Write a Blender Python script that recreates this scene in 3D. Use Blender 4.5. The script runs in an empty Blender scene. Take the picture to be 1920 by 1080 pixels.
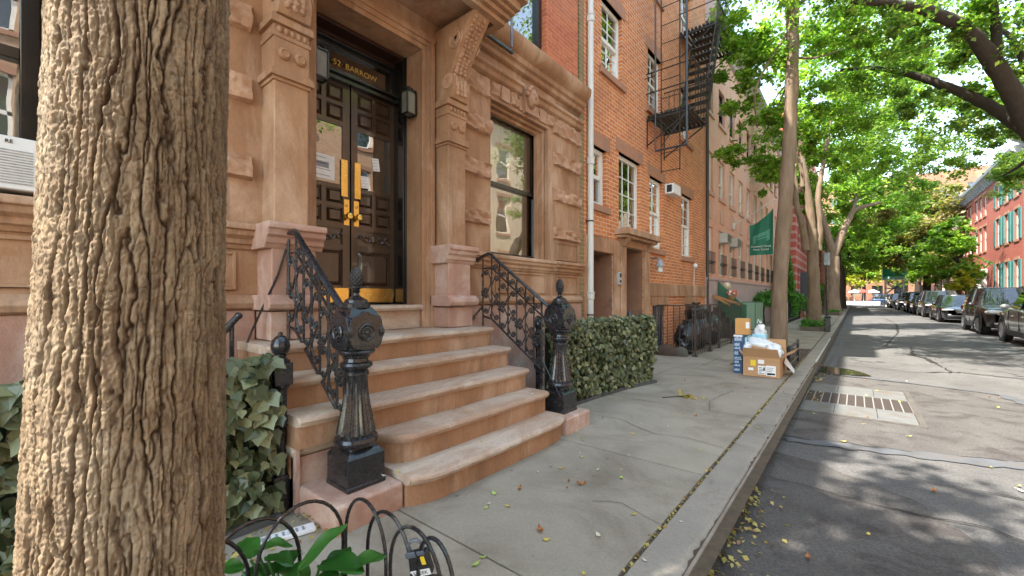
import bpy, bmesh, math, random
import numpy as np
from mathutils import Vector, Matrix
random.seed(7); np.random.seed(7)
SC = bpy.context.scene
COL = SC.collection
R = math.radians
OFF = {}
def rnd(a, b): return random.uniform(a, b)

def tag(o, label=None, cat=None, group=None, kind=None):
    if label: o['label'] = label
    if cat: o['category'] = cat
    if group: o['group'] = group
    if kind: o['kind'] = kind
    return o
def thing(name, loc, label, cat, group=None):
    o = bpy.data.objects.new(name, None); COL.objects.link(o)
    o.location = loc; o.empty_display_size = .1
    OFF[o] = Vector(loc)
    return tag(o, label, cat, group)
def copy_thing(root, loc, rz=0, label=None, group=None, scale=None):
    def cp(o, par):
        c = o.copy(); COL.objects.link(c); c.parent = par
        for ch in [k for k in KIDS.get(o, [])]: cp(ch, c)
        return c
    r = cp(root, None); r.location = loc; r.rotation_euler = (0, 0, rz)
    if scale: r.scale = scale
    if label: r['label'] = label
    if group: r['group'] = group
    return r
KIDS = {}

class MB:
    def __init__(s): s.v = []; s.f = []; s.m = []
    def mark(s): s.m.append((len(s.v), len(s.f))); return s
    def each(s, name, mat, parent, **k):
        """one mesh object per marked piece"""
        ends = s.m[1:] + [(len(s.v), len(s.f))]; out = []
        for (v0, f0), (v1, f1) in zip(s.m, ends):
            if v1 == v0: continue
            q = MB(); q.v = s.v[v0:v1]; q.f = [tuple(i - v0 for i in f) for f in s.f[f0:f1]]; out.append(q.build(name, mat, parent, **k))
        return out
    def add(s, vs, fs):
        o = len(s.v); s.v += [tuple(p) for p in vs]
        s.f += [tuple(i + o for i in f) for f in fs]; return s
    def box(s, x0, x1, y0, y1, z0, z1):
        v = [(x, y, z) for z in (z0, z1) for y in (y0, y1) for x in (x0, x1)]
        return s.add(v, [(0, 2, 3, 1), (4, 5, 7, 6), (0, 1, 5, 4), (2, 6, 7, 3), (0, 4, 6, 2), (1, 3, 7, 5)])
    def quad(s, a, b, c, d): return s.add([a, b, c, d], [(0, 1, 2, 3)])
    def prism(s, poly, ax, a, b):
        n = len(poly)
        def P(p, t):
            if ax == 'x': return (t, p[0], p[1])
            if ax == 'y': return (p[0], t, p[1])
            return (p[0], p[1], t)
        v = [P(p, a) for p in poly] + [P(p, b) for p in poly]
        f = [tuple(range(n)), tuple(range(2 * n - 1, n - 1, -1))]
        f += [(i, (i + 1) % n, n + (i + 1) % n, n + i) for i in range(n)]
        return s.add(v, f)
    def tube(s, pts, r, n=8, cap=True, closed=False):
        pts = [Vector(p) for p in pts]; m = len(pts)
        rr = r if isinstance(r, (list, tuple)) else [r] * m
        vs = []; fs = []; up = None
        for i, p in enumerate(pts):
            if closed: t = pts[(i + 1) % m] - pts[i - 1]
            else: t = pts[min(i + 1, m - 1)] - pts[max(i - 1, 0)]
            if t.length < 1e-9: t = Vector((0, 0, 1))
            t.normalize()
            if up is None:
                up = Vector((0, 0, 1)) if abs(t.z) < .9 else Vector((1, 0, 0))
            a = up - t * up.dot(t)
            if a.length < 1e-6: a = t.orthogonal()
            a.normalize(); b = t.cross(a); up = a
            for k in range(n):
                w = 2 * math.pi * k / n
                vs.append(p + (a * math.cos(w) + b * math.sin(w)) * rr[i])
        for i in range(m if closed else m - 1):
            j = (i + 1) % m
            for k in range(n):
                l = (k + 1) % n
                fs.append((i * n + k, i * n + l, j * n + l, j * n + k))
        if cap and not closed:
            fs.append(tuple(range(n - 1, -1, -1))); fs.append(tuple((m - 1) * n + k for k in range(n)))
        return s.add(vs, fs)
    def lathe(s, prof, c=(0, 0, 0), n=20, flute=None):
        vs = []; fs = []; m = len(prof)
        for i, (r, z) in enumerate(prof):
            for k in range(n):
                w = 2 * math.pi * k / n; q = r
                if flute and flute[0] <= z <= flute[1]: q = r * (1 - flute[2] * (.5 + .5 * math.cos(flute[3] * w)))
                vs.append((c[0] + q * math.cos(w), c[1] + q * math.sin(w), c[2] + z))
        for i in range(m - 1):
            for k in range(n):
                l = (k + 1) % n; fs.append((i * n + k, i * n + l, (i + 1) * n + l, (i + 1) * n + k))
        fs.append(tuple(range(n - 1, -1, -1))); fs.append(tuple((m - 1) * n + k for k in range(n)))
        return s.add(vs, fs)
    def ball(s, c, r, nu=12, nv=8, bump=0):
        if not isinstance(r, (list, tuple)): r = (r, r, r)
        vs = []; fs = []
        for i in range(nv + 1):
            t = math.pi * i / nv
            for k in range(nu):
                w = 2 * math.pi * k / nu; q = 1 + (rnd(-bump, bump) if bump and 0 < i < nv else 0)
                vs.append((c[0] + q * r[0] * math.sin(t) * math.cos(w), c[1] + q * r[1] * math.sin(t) * math.sin(w), c[2] - q * r[2] * math.cos(t)))
        for i in range(nv):
            for k in range(nu):
                l = (k + 1) % nu; fs.append((i * nu + k, i * nu + l, (i + 1) * nu + l, (i + 1) * nu + k))
        return s.add(vs, fs)
    def xf(s, M, start=0):
        for i in range(start, len(s.v)): s.v[i] = tuple(M @ Vector(s.v[i]))
        return s
    def build(s, name, mat, parent=None, bevel=0, ang=38, seg=2, kind=None, weld=False, flat=False, label=None):
        me = bpy.data.meshes.new(name)
        o = bpy.data.objects.new(name, me); COL.objects.link(o)
        off = OFF.get(parent, Vector((0, 0, 0))) if parent else Vector((0, 0, 0))
        vs = s.v if off.length == 0 else [(p[0] - off.x, p[1] - off.y, p[2] - off.z) for p in s.v]
        me.from_pydata(vs, [], s.f)
        bm = bmesh.new(); bm.from_mesh(me)
        bmesh.ops.remove_doubles(bm, verts=bm.verts, dist=1e-5)
        bmesh.ops.recalc_face_normals(bm, faces=bm.faces)
        bm.to_mesh(me); bm.free()
        if not flat:
            me.polygons.foreach_set('use_smooth', [True] * len(me.polygons))
            me.set_sharp_from_angle(angle=R(ang))
        if mat: me.materials.append(mat)
        if parent:
            o.parent = parent; OFF[o] = off; KIDS.setdefault(parent, []).append(o)
        else: OFF[o] = Vector((0, 0, 0))
        if bevel:
            b = o.modifiers.new('bevel', 'BEVEL'); b.width = bevel; b.segments = seg; b.limit_method = 'ANGLE'; b.angle_limit = R(40)
        if kind: o['kind'] = kind
        if label: o['label'] = label
        return o

def raw_mesh(name, verts, faces_idx, nper, mat, parent=None, smooth=False):
    """numpy mesh: verts (N,3), faces_idx flat int array of faces with nper corners each"""
    off = OFF.get(parent, Vector((0, 0, 0))) if parent else Vector((0, 0, 0))
    verts = np.asarray(verts, dtype=np.float32) - np.array(off, dtype=np.float32)
    me = bpy.data.meshes.new(name); nf = len(faces_idx) // nper
    me.vertices.add(len(verts)); me.vertices.foreach_set('co', verts.ravel())
    me.loops.add(len(faces_idx)); me.loops.foreach_set('vertex_index', np.asarray(faces_idx, dtype=np.int32))
    me.polygons.add(nf); me.polygons.foreach_set('loop_start', np.arange(0, nf * nper, nper, dtype=np.int32))
    if smooth: me.polygons.foreach_set('use_smooth', np.ones(nf, dtype=bool))
    me.update(calc_edges=True); me.validate()
    me.materials.append(mat)
    o = bpy.data.objects.new(name, me); COL.objects.link(o)
    if parent:
        o.parent = parent; OFF[o] = off; KIDS.setdefault(parent, []).append(o)
    return o

def text(body, size, loc, rot, mat, parent, name='lettering', ext=.001, align='CENTER', sx=1):
    cu = bpy.data.curves.new(name, 'FONT'); cu.body = body; cu.size = size; cu.extrude = ext
    cu.align_x = align; cu.align_y = 'CENTER'; cu.materials.append(mat)
    tmp = bpy.data.objects.new(name, cu); COL.objects.link(tmp)
    dg = bpy.context.evaluated_depsgraph_get(); dg.update()
    me = bpy.data.meshes.new_from_object(tmp.evaluated_get(dg)); COL.objects.unlink(tmp); bpy.data.objects.remove(tmp)
    me.name = name; o = bpy.data.objects.new(name, me); COL.objects.link(o)
    off = OFF.get(parent, Vector((0, 0, 0)))
    o.location = Vector(loc) - off; o.rotation_euler = rot; o.scale = (sx, 1, 1); o.parent = parent
    OFF[o] = off; KIDS.setdefault(parent, []).append(o)
    return o

def wall(mb, y0, y1, z0, z1, x, holes, dep, back, top=True):
    """facade plane at x seen from the +/-x side, with rectangular holes (y0,y1,z0,z1) whose reveals run dep deep"""
    s = 1 if back < x else -1
    ys = sorted(set([y0, y1] + [h[0] for h in holes] + [h[1] for h in holes])); ys = [y for y in ys if y0 <= y <= y1]
    zs = sorted(set([z0, z1] + [h[2] for h in holes] + [h[3] for h in holes])); zs = [z for z in zs if z0 <= z <= z1]
    for a, b in zip(ys, ys[1:]):
        for c, d in zip(zs, zs[1:]):
            m, n = (a + b) / 2, (c + d) / 2
            if any(h[0] < m < h[1] and h[2] < n < h[3] for h in holes): continue
            mb.quad((x, a, c), (x, b, c), (x, b, d), (x, a, d))
    for h in holes:
        a, b, c, d = h[:4]; xd = x - s * (h[4] if len(h) > 4 else dep)
        mb.quad((x, a, c), (x, a, d), (xd, a, d), (xd, a, c)); mb.quad((x, b, c), (x, b, d), (xd, b, d), (xd, b, c))
        mb.quad((x, a, d), (x, b, d), (xd, b, d), (xd, a, d)); mb.quad((x, a, c), (x, b, c), (xd, b, c), (xd, a, c))
    mb.quad((x, y0, z0), (back, y0, z0), (back, y0, z1), (x, y0, z1)); mb.quad((x, y1, z0), (back, y1, z0), (back, y1, z1), (x, y1, z1))
    mb.quad((back, y0, z0), (back, y1, z0), (back, y1, z1), (back, y0, z1))
    if top: mb.quad((x, y0, z1), (x, y1, z1), (back, y1, z1), (back, y0, z1))
    return mb

# ---- noise for geometry
def vnoise(x, y, seed, px=None):
    """smooth value noise on arrays; px = integer period in x"""
    rs = np.random.RandomState(seed); T = rs.rand(256, 256).astype(np.float32) * 2 - 1
    xi = np.floor(x).astype(int); yi = np.floor(y).astype(int); fx = x - xi; fy = y - yi
    fx = fx * fx * fx * (fx * (fx * 6 - 15) + 10); fy = fy * fy * fy * (fy * (fy * 6 - 15) + 10)
    m = px or 256
    a = T[yi % 256, (xi % m) % 256]; b = T[yi % 256, ((xi + 1) % m) % 256]
    c = T[(yi + 1) % 256, (xi % m) % 256]; d = T[(yi + 1) % 256, ((xi + 1) % m) % 256]
    return (a * (1 - fx) + b * fx) * (1 - fy) + (c * (1 - fx) + d * fx) * fy

def rock(mb, y0, y1, z0, z1, x, amp=.045, seed=1, res=.014):
    """rock-faced stone block bulging out of the wall plane x"""
    ny = max(4, int((y1 - y0) / res)); nz = max(5, int((z1 - z0) / res))
    Y, Z = np.meshgrid(np.linspace(0, 1, ny + 1), np.linspace(0, 1, nz + 1))
    rs = np.random.RandomState(seed); gy, gz = max(3, int((y1 - y0) / .085)) + 1, 4; T = rs.rand(gz + 1, gy + 1)
    a_, b_ = np.clip(Y, 0, .9999) * (gy - .001), np.clip(Z, 0, .9999) * (gz - .001); i0, j0 = a_.astype(int), b_.astype(int); fy, fz = a_ - i0, b_ - j0
    tri = fy + fz < 1
    n = np.where(tri, T[j0, i0] + fy * (T[j0, i0 + 1] - T[j0, i0]) + fz * (T[j0 + 1, i0] - T[j0, i0]), T[j0 + 1, i0 + 1] + (1 - fy) * (T[j0 + 1, i0] - T[j0 + 1, i0 + 1]) + (1 - fz) * (T[j0, i0 + 1] - T[j0 + 1, i0 + 1]))
    n = n + .12 * vnoise(Y * (y1 - y0) * 40, Z * (z1 - z0) * 40, seed)
    e = np.clip(np.minimum(np.minimum(Y, 1 - Y) * (y1 - y0), np.minimum(Z, 1 - Z) * (z1 - z0)) / .014, 0, 1)
    X = x + e * amp * (.25 + .8 * n)
    vs = [(X[j, i], y0 + (y1 - y0) * Y[j, i], z0 + (z1 - z0) * Z[j, i]) for j in range(nz + 1) for i in range(ny + 1)]
    fs = [(j * (ny + 1) + i, j * (ny + 1) + i + 1, (j + 1) * (ny + 1) + i + 1, (j + 1) * (ny + 1) + i) for j in range(nz) for i in range(ny)]
    mb.add(vs, fs)
# ---------------------------------------------------------------- materials
def nodes(name):
    m = bpy.data.materials.new(name); m.use_nodes = True
    nt = m.node_tree; b = nt.nodes['Principled BSDF']
    return m, nt, b, nt.nodes.new, nt.links.new
def ramp(N, L, src, stops):
    r = N('ShaderNodeValToRGB'); L(src, r.inputs[0])
    while len(r.color_ramp.elements) < len(stops): r.color_ramp.elements.new(.5)
    for e, (p, c) in zip(r.color_ramp.elements, stops):
        e.position = p; e.color = (c, c, c, 1) if not isinstance(c, tuple) else (*c, 1)
    return r.outputs[0]
def noise(N, L, vec, sc, det=6, rough=.6, dist=0):
    n = N('ShaderNodeTexNoise'); n.inputs['Scale'].default_value = sc; n.inputs['Detail'].default_value = det
    n.inputs['Roughness'].default_value = rough; n.inputs['Distortion'].default_value = dist
    L(vec, n.inputs['Vector']); return n.outputs['Fac']
def mix(N, L, fac, a, b, mode='MIX'):
    m = N('ShaderNodeMix'); m.data_type = 'RGBA'; m.blend_type = mode
    for sk, val in ((m.inputs[0], fac), (m.inputs[6], a), (m.inputs[7], b)):
        if isinstance(val, (int, float)): sk.default_value = val
        elif isinstance(val, tuple): sk.default_value = (*val, 1)
        else: L(val, sk)
    return m.outputs[2]
def math_(N, L, op, a, b=0.):
    m = N('ShaderNodeMath'); m.operation = op
    for i, val in enumerate((a, b)):
        if isinstance(val, (int, float)): m.inputs[i].default_value = val
        else: L(val, m.inputs[i])
    return m.outputs[0]
def coords(N, L, stretch=(1, 1, 1)):
    t = N('ShaderNodeTexCoord'); m = N('ShaderNodeMapping'); m.inputs['Scale'].default_value = stretch
    L(t.outputs['Object'], m.inputs['Vector']); return m.outputs[0]
def M(name, c1, c2=None, sc=5, rough=.75, bump=0, bsc=50, metal=0, coat=0, stretch=(1, 1, 1), c3=None, sc3=1.2, t3=(.5, .62), isl=0, spec=.5, rv=0, streak=None, spots=None, fine=0):
    m, nt, b, N, L = nodes(name)
    b.inputs['Roughness'].default_value = rough; b.inputs['Metallic'].default_value = metal
    b.inputs['Coat Weight'].default_value = coat; b.inputs['Specular IOR Level'].default_value = spec
    if c2 is None: c2 = tuple(k * .8 for k in c1)
    v = coords(N, L, stretch)
    f = ramp(N, L, noise(N, L, v, sc), [(.32, 0.), (.68, 1.)])
    col = mix(N, L, f, c1, c2)
    if c3 is not None:
        g = ramp(N, L, noise(N, L, v, sc3, 8, .65, .6), [(t3[0], 0.), (t3[1], 1.)]); col = mix(N, L, g, col, c3)
    if streak:
        w = coords(N, L, (2.6, 2.6, .22)); col = mix(N, L, ramp(N, L, noise(N, L, w, 2.2, 7, .7, .4), [(.5, 0.), (.75, streak[1])]), col, streak[0])
    if fine: col = mix(N, L, 1., col, ramp(N, L, noise(N, L, v, 60, 4, .75), [(.3, 1 - fine), (.7, 1 + fine)]), 'MULTIPLY')
    if spots:
        vo = N('ShaderNodeTexVoronoi'); vo.inputs['Scale'].default_value = spots[1]; L(v, vo.inputs['Vector']); col = mix(N, L, ramp(N, L, vo.outputs['Distance'], [(.035, spots[2]), (.09, 0.)]), col, spots[0])
    if isl:
        ge = N('ShaderNodeNewGeometry'); k = ramp(N, L, ge.outputs['Random Per Island'], [(0, 1 - isl), (1, 1 + isl)])
        col = mix(N, L, 1., col, k, 'MULTIPLY')
    L(col, b.inputs['Base Color'])
    if rv:
        L(ramp(N, L, noise(N, L, v, sc * 2.3), [(.3, max(rough - rv, .02)), (.7, min(rough + rv, 1))]), b.inputs['Roughness'])
    if bump:
        bp = N('ShaderNodeBump'); bp.inputs['Distance'].default_value = bump; bp.inputs['Strength'].default_value = 1
        L(noise(N, L, v, bsc, 5, .65), bp.inputs['Height']); L(bp.outputs[0], b.inputs['Normal'])
    return m
def brick(name, c1, c2, mortar, grime=None, w=.21, h=.0685, ms=.0055, bias=0., grt=(.5, .7), vert=True):
    m, nt, b, N, L = nodes(name); b.inputs['Roughness'].default_value = .85
    t = N('ShaderNodeTexCoord'); s = N('ShaderNodeSeparateXYZ'); L(t.outputs['Object'], s.inputs[0])
    cb = N('ShaderNodeCombineXYZ'); L(math_(N, L, 'ADD', s.outputs[0], s.outputs[1]), cb.inputs[0]); L(s.outputs[2], cb.inputs[1])
    wob = noise(N, L, t.outputs['Object'], 9, 2)
    va = N('ShaderNodeVectorMath'); va.operation = 'MULTIPLY_ADD'; L(wob, va.inputs[0]); va.inputs[1].default_value = (.012, .008, 0); L(cb.outputs[0], va.inputs[2])
    k = N('ShaderNodeTexBrick'); k.offset = .5
    for nme, val in (('Scale', 1.), ('Brick Width', w), ('Row Height', h), ('Mortar Size', ms), ('Mortar Smooth', .25), ('Bias', bias)): k.inputs[nme].default_value = val
    k.inputs['Color1'].default_value = (*c1, 1); k.inputs['Color2'].default_value = (*c2, 1); k.inputs['Mortar'].default_value = (*mortar, 1)
    L(va.outputs[0], k.inputs['Vector'])
    col = mix(N, L, ramp(N, L, noise(N, L, t.outputs['Object'], 26, 5, .7), [(.3, .7), (.7, 1.2)]), (0, 0, 0), k.outputs['Color'], 'MIX')
    col = mix(N, L, 1., k.outputs['Color'], ramp(N, L, noise(N, L, t.outputs['Object'], 22, 6, .7), [(.3, .72), (.7, 1.18)]), 'MULTIPLY')
    if grime: col = mix(N, L, ramp(N, L, noise(N, L, t.outputs['Object'], .9, 8, .68, .5), [(grt[0], 0.), (grt[1], .55)]), col, grime)
    L(col, b.inputs['Base Color'])
    bp = N('ShaderNodeBump'); bp.inputs['Distance'].default_value = .006
    hh = mix(N, L, .12, k.outputs['Fac'], noise(N, L, t.outputs['Object'], 90, 4)); bp.invert = True
    L(hh, bp.inputs['Height']); L(bp.outputs[0], b.inputs['Normal'])
    return m
def glass(name, tint=(.9, .95, .93), refl=.12, rough=.01):
    m = bpy.data.materials.new(name); m.use_nodes = True; nt = m.node_tree; nt.nodes.clear(); N = nt.nodes.new; L = nt.links.new
    o = N('ShaderNodeOutputMaterial'); mx = N('ShaderNodeMixShader'); tr = N('ShaderNodeBsdfTransparent'); gl = N('ShaderNodeBsdfGlossy')
    tr.inputs[0].default_value = (*tint, 1); gl.inputs['Roughness'].default_value = rough
    t = N('ShaderNodeTexCoord'); bp = N('ShaderNodeBump'); bp.inputs['Distance'].default_value = .004; bp.inputs['Strength'].default_value = .35
    L(noise(N, L, t.outputs['Object'], 3, 1), bp.inputs['Height']); L(bp.outputs[0], gl.inputs['Normal'])
    fr = N('ShaderNodeFresnel'); fr.inputs[0].default_value = 1.5
    L(math_(N, L, 'ADD', fr.outputs[0], refl), mx.inputs[0]); L(tr.outputs[0], mx.inputs[1]); L(gl.outputs[0], mx.inputs[2]); L(mx.outputs[0], o.inputs[0])
    return m
def leafmat(name, c1, c2, c3, trans=.45, rough=.5):
    m, nt, b, N, L = nodes(name)
    ge = N('ShaderNodeNewGeometry'); r = N('ShaderNodeValToRGB'); L(ge.outputs['Random Per Island'], r.inputs[0])
    r.color_ramp.elements.new(.5)
    for e, (p, c) in zip(r.color_ramp.elements, ((0, c1), (.55, c2), (1, c3))): e.position = p; e.color = (*c, 1)
    b.inputs['Roughness'].default_value = rough
    L(r.outputs[0], b.inputs['Base Color'])
    tr = N('ShaderNodeBsdfTranslucent'); L(mix(N, L, 1., r.outputs[0], (1.6, 1.75, .7), 'MULTIPLY'), tr.inputs[0])
    mx = N('ShaderNodeMixShader'); mx.inputs[0].default_value = trans
    L(b.outputs[0], mx.inputs[1]); L(tr.outputs[0], mx.inputs[2]); L(mx.outputs[0], nt.nodes['Material Output'].inputs[0])
    return m
STONE = M('brownstone', (.4, .215, .112), (.27, .137, .07), 2.6, .82, .003, 70, c3=(.54, .37, .25), sc3=1.5, t3=(.48, .72), stretch=(1, 1, .55), streak=((.15, .085, .05), .75), fine=.1)
ROCKM = M('rock_faced_stone', (.45, .26, .155), (.34, .185, .105), 6, .85, .008, 34, c3=(.56, .36, .25), sc3=4, t3=(.48, .7), streak=((.2, .11, .07), .4), fine=.1)
PINK = M('pink_stone', (.45, .26, .19), (.37, .2, .145), 4, .8, .003, 80, c3=(.56, .42, .34), sc3=2.4, t3=(.46, .68), streak=((.24, .14, .1), .55), fine=.08)
TREAD = M('worn_step_stone', (.43, .285, .195), (.33, .2, .13), 4, .8, .003, 90, c3=(.52, .42, .33), sc3=3.5, t3=(.4, .62), fine=.14, stretch=(1, .5, 1))
BRICK = brick('orange_brick', (.66, .225, .062), (.48, .14, .04), (.66, .52, .39), (.34, .13, .055), grt=(.5, .7), ms=.0065)
BRICKD = brick('red_brick', (.54, .165, .065), (.43, .115, .048), (.56, .34, .22), (.45, .22, .13), h=.06, w=.2, ms=.003, grt=(.5, .72))
BRICKM = brick('mossy_brick', (.3, .16, .08), (.2, .14, .06), (.42, .36, .25), (.17, .16, .06), grt=(.42, .6))
BRICKR = brick('row_house_brick', (.38, .1, .065), (.32, .085, .055), (.42, .16, .11), None, ms=.003)
BRICKT = brick('tan_brick', (.5, .31, .19), (.44, .25, .14), (.5, .38, .28), None, ms=.004)
LSTONE = M('lintel_stone', (.4, .2, .12), (.34, .165, .1), 6, .85, .002, 60, c3=(.3, .17, .11), sc3=2.5)
PINKWALL = M('salmon_painted_brick', (.68, .36, .26), (.6, .31, .22), 2.5, .85, .003, 45, c3=(.66, .42, .33), sc3=.7, t3=(.48, .66))
PURP = M('grey_mauve_render', (.46, .36, .35), (.39, .3, .3), 4, .85, .002, 60)
IRON = M('black_iron_paint', (.011, .011, .013), (.02, .021, .024), 14, .26, .0006, 26, coat=.35, rv=.1)
IRON2 = M('weathered_iron', (.035, .027, .023), (.07, .046, .034), 18, .5, .001, 60)
IRON3 = M('fire_escape_black', (.012, .011, .011), (.022, .018, .016), 18, .45, .001, 60)
STEELD = M('dark_steel_guide', (.06, .065, .075), (.035, .04, .045), 12, .4, .0008, 60, metal=.4)
STEEL = M('galvanised_steel', (.2, .23, .27), (.13, .15, .18), 12, .4, .0008, 60, metal=.5)
LACQ = M('dark_door_lacquer', (.045, .028, .018), (.065, .04, .025), 9, .13, .0004, 60, coat=.5, stretch=(1, 3, .5))
BLACKP = M('black_gloss_paint', (.008, .008, .008), (.012, .011, .01), 10, .22, .0004, 40, coat=.4)
BROWNW = M('dark_stained_wood', (.045, .016, .01), (.03, .012, .008), 9, .45, .0006, 40, stretch=(1, 1, 4))
BRASS = M('polished_brass', (.83, .6, .2), (.74, .5, .13), 9, .22, .0003, 9, metal=1, rv=.08)
WHITEP = M('white_window_paint', (.74, .72, .66), (.68, .66, .6), 8, .5)
WHITE = M('white_plastic', (.76, .76, .75), (.68, .69, .7), 8, .45)
PIPE = M('cream_downpipe_paint', (.62, .6, .56), (.56, .54, .49), 3, .5, c3=(.42, .38, .3), sc3=2, t3=(.58, .8), stretch=(1, 1, .3))
CURT = M('cream_curtain', (.85, .8, .66), (.72, .67, .53), 5, .9, stretch=(1, 6, .4))
DARKIN = M('dark_room', (.03, .028, .025), (.05, .045, .04), 3, .9)  # near-black sheet colour standing in for unlit rooms behind glass
SHADEM = M('grey_roller_shade', (.3, .29, .27), (.24, .23, .22), 3, .9)
GLASS = glass('window_glass', (.97, .98, .96), refl=.3)
GLASSD = glass('door_glass', (.35, .35, .33), refl=.3)
GLASSL = M('lantern_glass_pane', (.2, .19, .15), (.13, .12, .1), 8, .25)
SLAB = M('sidewalk_concrete', (.315, .28, .22), (.26, .23, .18), 2.0, .88, .002, 160, c3=(.17, .142, .105), sc3=1.3, t3=(.46, .7), isl=.1, fine=.12, spots=((.08, .07, .06), 5, .6))
CURBM = M('kerb_concrete', (.3, .27, .22), (.24, .215, .18), 3, .85, .003, 110, fine=.14, c3=(.16, .135, .11), sc3=2.2, t3=(.55, .75), isl=.1)
DIRT = M('joint_dirt', (.06, .045, .03), (.1, .075, .045), 20, .95, .004, 60)
SOIL = M('pit_soil', (.09, .06, .04), (.05, .035, .025), 14, .95, .012, 40)
MULCHB = M('dark_kerb_stone', (.06, .06, .062), (.09, .088, .085), 8, .7, .003, 60)
FENCEG = M('green_paint', (.018, .1, .05), (.024, .12, .062), 5, .5)
GREENL = M('pale_green_paint', (.25, .39, .28), (.21, .34, .24), 4, .6)
CARD = M('cardboard', (.45, .26, .13), (.4, .225, .11), 6, .85, .001, 60, stretch=(1, 1, 3))
CARDO = M('orange_cardboard', (.56, .3, .1), (.5, .26, .085), 6, .85)
BLUEB = M('navy_box_print', (.018, .06, .16), (.022, .075, .19), 4, .45)
BLUEL = M('light_blue_film', (.3, .58, .72), (.42, .66, .76), 9, .35)
WRAP = M('milky_plastic_wrap', (.72, .74, .75), (.6, .65, .68), 14, .3, .01, 22)
PAPER = M('white_paper', (.78, .78, .77), (.7, .7, .7), 10, .8)
YELLOW = M('yellow_sticker', (.75, .55, .03), (.7, .5, .03), 10, .6)
INK = M('black_ink', (.015, .015, .015), None, 10, .7)
INKG = M('grey_print', (.3, .31, .33), None, 10, .8)
GOLD = M('gold_leaf', (.7, .5, .16), (.62, .42, .12), 20, .35, metal=.6)
BAG = M('black_bag_film', (.01, .011, .013), (.016, .017, .019), 6, .16, .02, 16, coat=.4)
RUB = M('tyre_rubber', (.018, .018, .018), None, 10, .85)
RIM = M('alloy_rim', (.45, .46, .47), (.38, .39, .4), 8, .3, metal=.8)
AUTOG = M('car_window_glass', (.012, .016, .017), None, 3, .04, spec=.9, coat=.5)
HEADL = M('headlight_lens', (.55, .56, .55), (.3, .3, .3), 14, .08, coat=.6)
AMBER = M('amber_lens', (.5, .13, .03), None, 10, .2)
REDL = M('red_lens', (.3, .012, .012), None, 10, .2)
DKPL = M('dark_plastic', (.02, .02, .021), None, 10, .5)
HEDGE = leafmat('ivy_leaf', (.038, .056, .022), (.1, .115, .05), (.25, .26, .13), .1, .38)
HOSTA = leafmat('broad_leaf', (.018, .09, .012), (.028, .125, .016), (.05, .17, .03), .25, .35)
LEAF = leafmat('bright_tree_leaf', (.075, .175, .02), (.15, .26, .04), (.32, .42, .09), .58)
LEAFD = leafmat('deep_tree_leaf', (.055, .125, .025), (.12, .21, .04), (.28, .35, .08), .52)
LEAFY = leafmat('yellowing_tree_leaf', (.2, .22, .02), (.3, .33, .03), (.42, .34, .05), .5)
LEAFB = leafmat('dusty_tree_leaf', (.09, .11, .03), (.17, .17, .05), (.3, .22, .09), .45)
LEAFX = leafmat('shrub_leaf', (.03, .12, .015), (.06, .2, .02), (.12, .3, .03), .3)
LITTER = leafmat('fallen_leaf', (.3, .25, .06), (.42, .34, .1), (.26, .11, .04), .2)
def bark_mat():
    m, nt, b, N, L = nodes('furrowed_bark'); b.inputs['Roughness'].default_value = .85
    t = N('ShaderNodeTexCoord'); v = t.outputs['Object']; mp = N('ShaderNodeMapping'); mp.inputs['Scale'].default_value = (1, 1, .35); L(v, mp.inputs['Vector'])
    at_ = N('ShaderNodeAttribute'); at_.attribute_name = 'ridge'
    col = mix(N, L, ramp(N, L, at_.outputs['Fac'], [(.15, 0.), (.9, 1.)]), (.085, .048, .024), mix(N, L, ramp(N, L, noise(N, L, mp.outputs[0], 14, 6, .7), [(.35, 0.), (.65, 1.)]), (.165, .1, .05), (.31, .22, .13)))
    col = mix(N, L, ramp(N, L, noise(N, L, v, 3.2, 6, .6), [(.5, 0.), (.72, .75)]), col, (.37, .295, .2))
    col = mix(N, L, 1., col, ramp(N, L, noise(N, L, mp.outputs[0], 55, 7, .8), [(.3, .5), (.5, 1.), (.7, 1.5)]), 'MULTIPLY')
    L(col, b.inputs['Base Color'])
    bp = N('ShaderNodeBump'); bp.inputs['Distance'].default_value = .007; L(noise(N, L, mp.outputs[0], 150, 6, .75), bp.inputs['Height']); L(bp.outputs[0], b.inputs['Normal'])
    return m
BARK = bark_mat()
BARK2 = M('smooth_grey_bark', (.24, .17, .11), (.14, .096, .06), 10, .9, .02, 26, c3=(.23, .18, .13), sc3=3, t3=(.5, .7), stretch=(1, 1, .2))
BARK3 = M('dark_limb_bark', (.055, .04, .03), (.035, .026, .02), 10, .92, .012, 30, stretch=(1, 1, .5))
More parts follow.
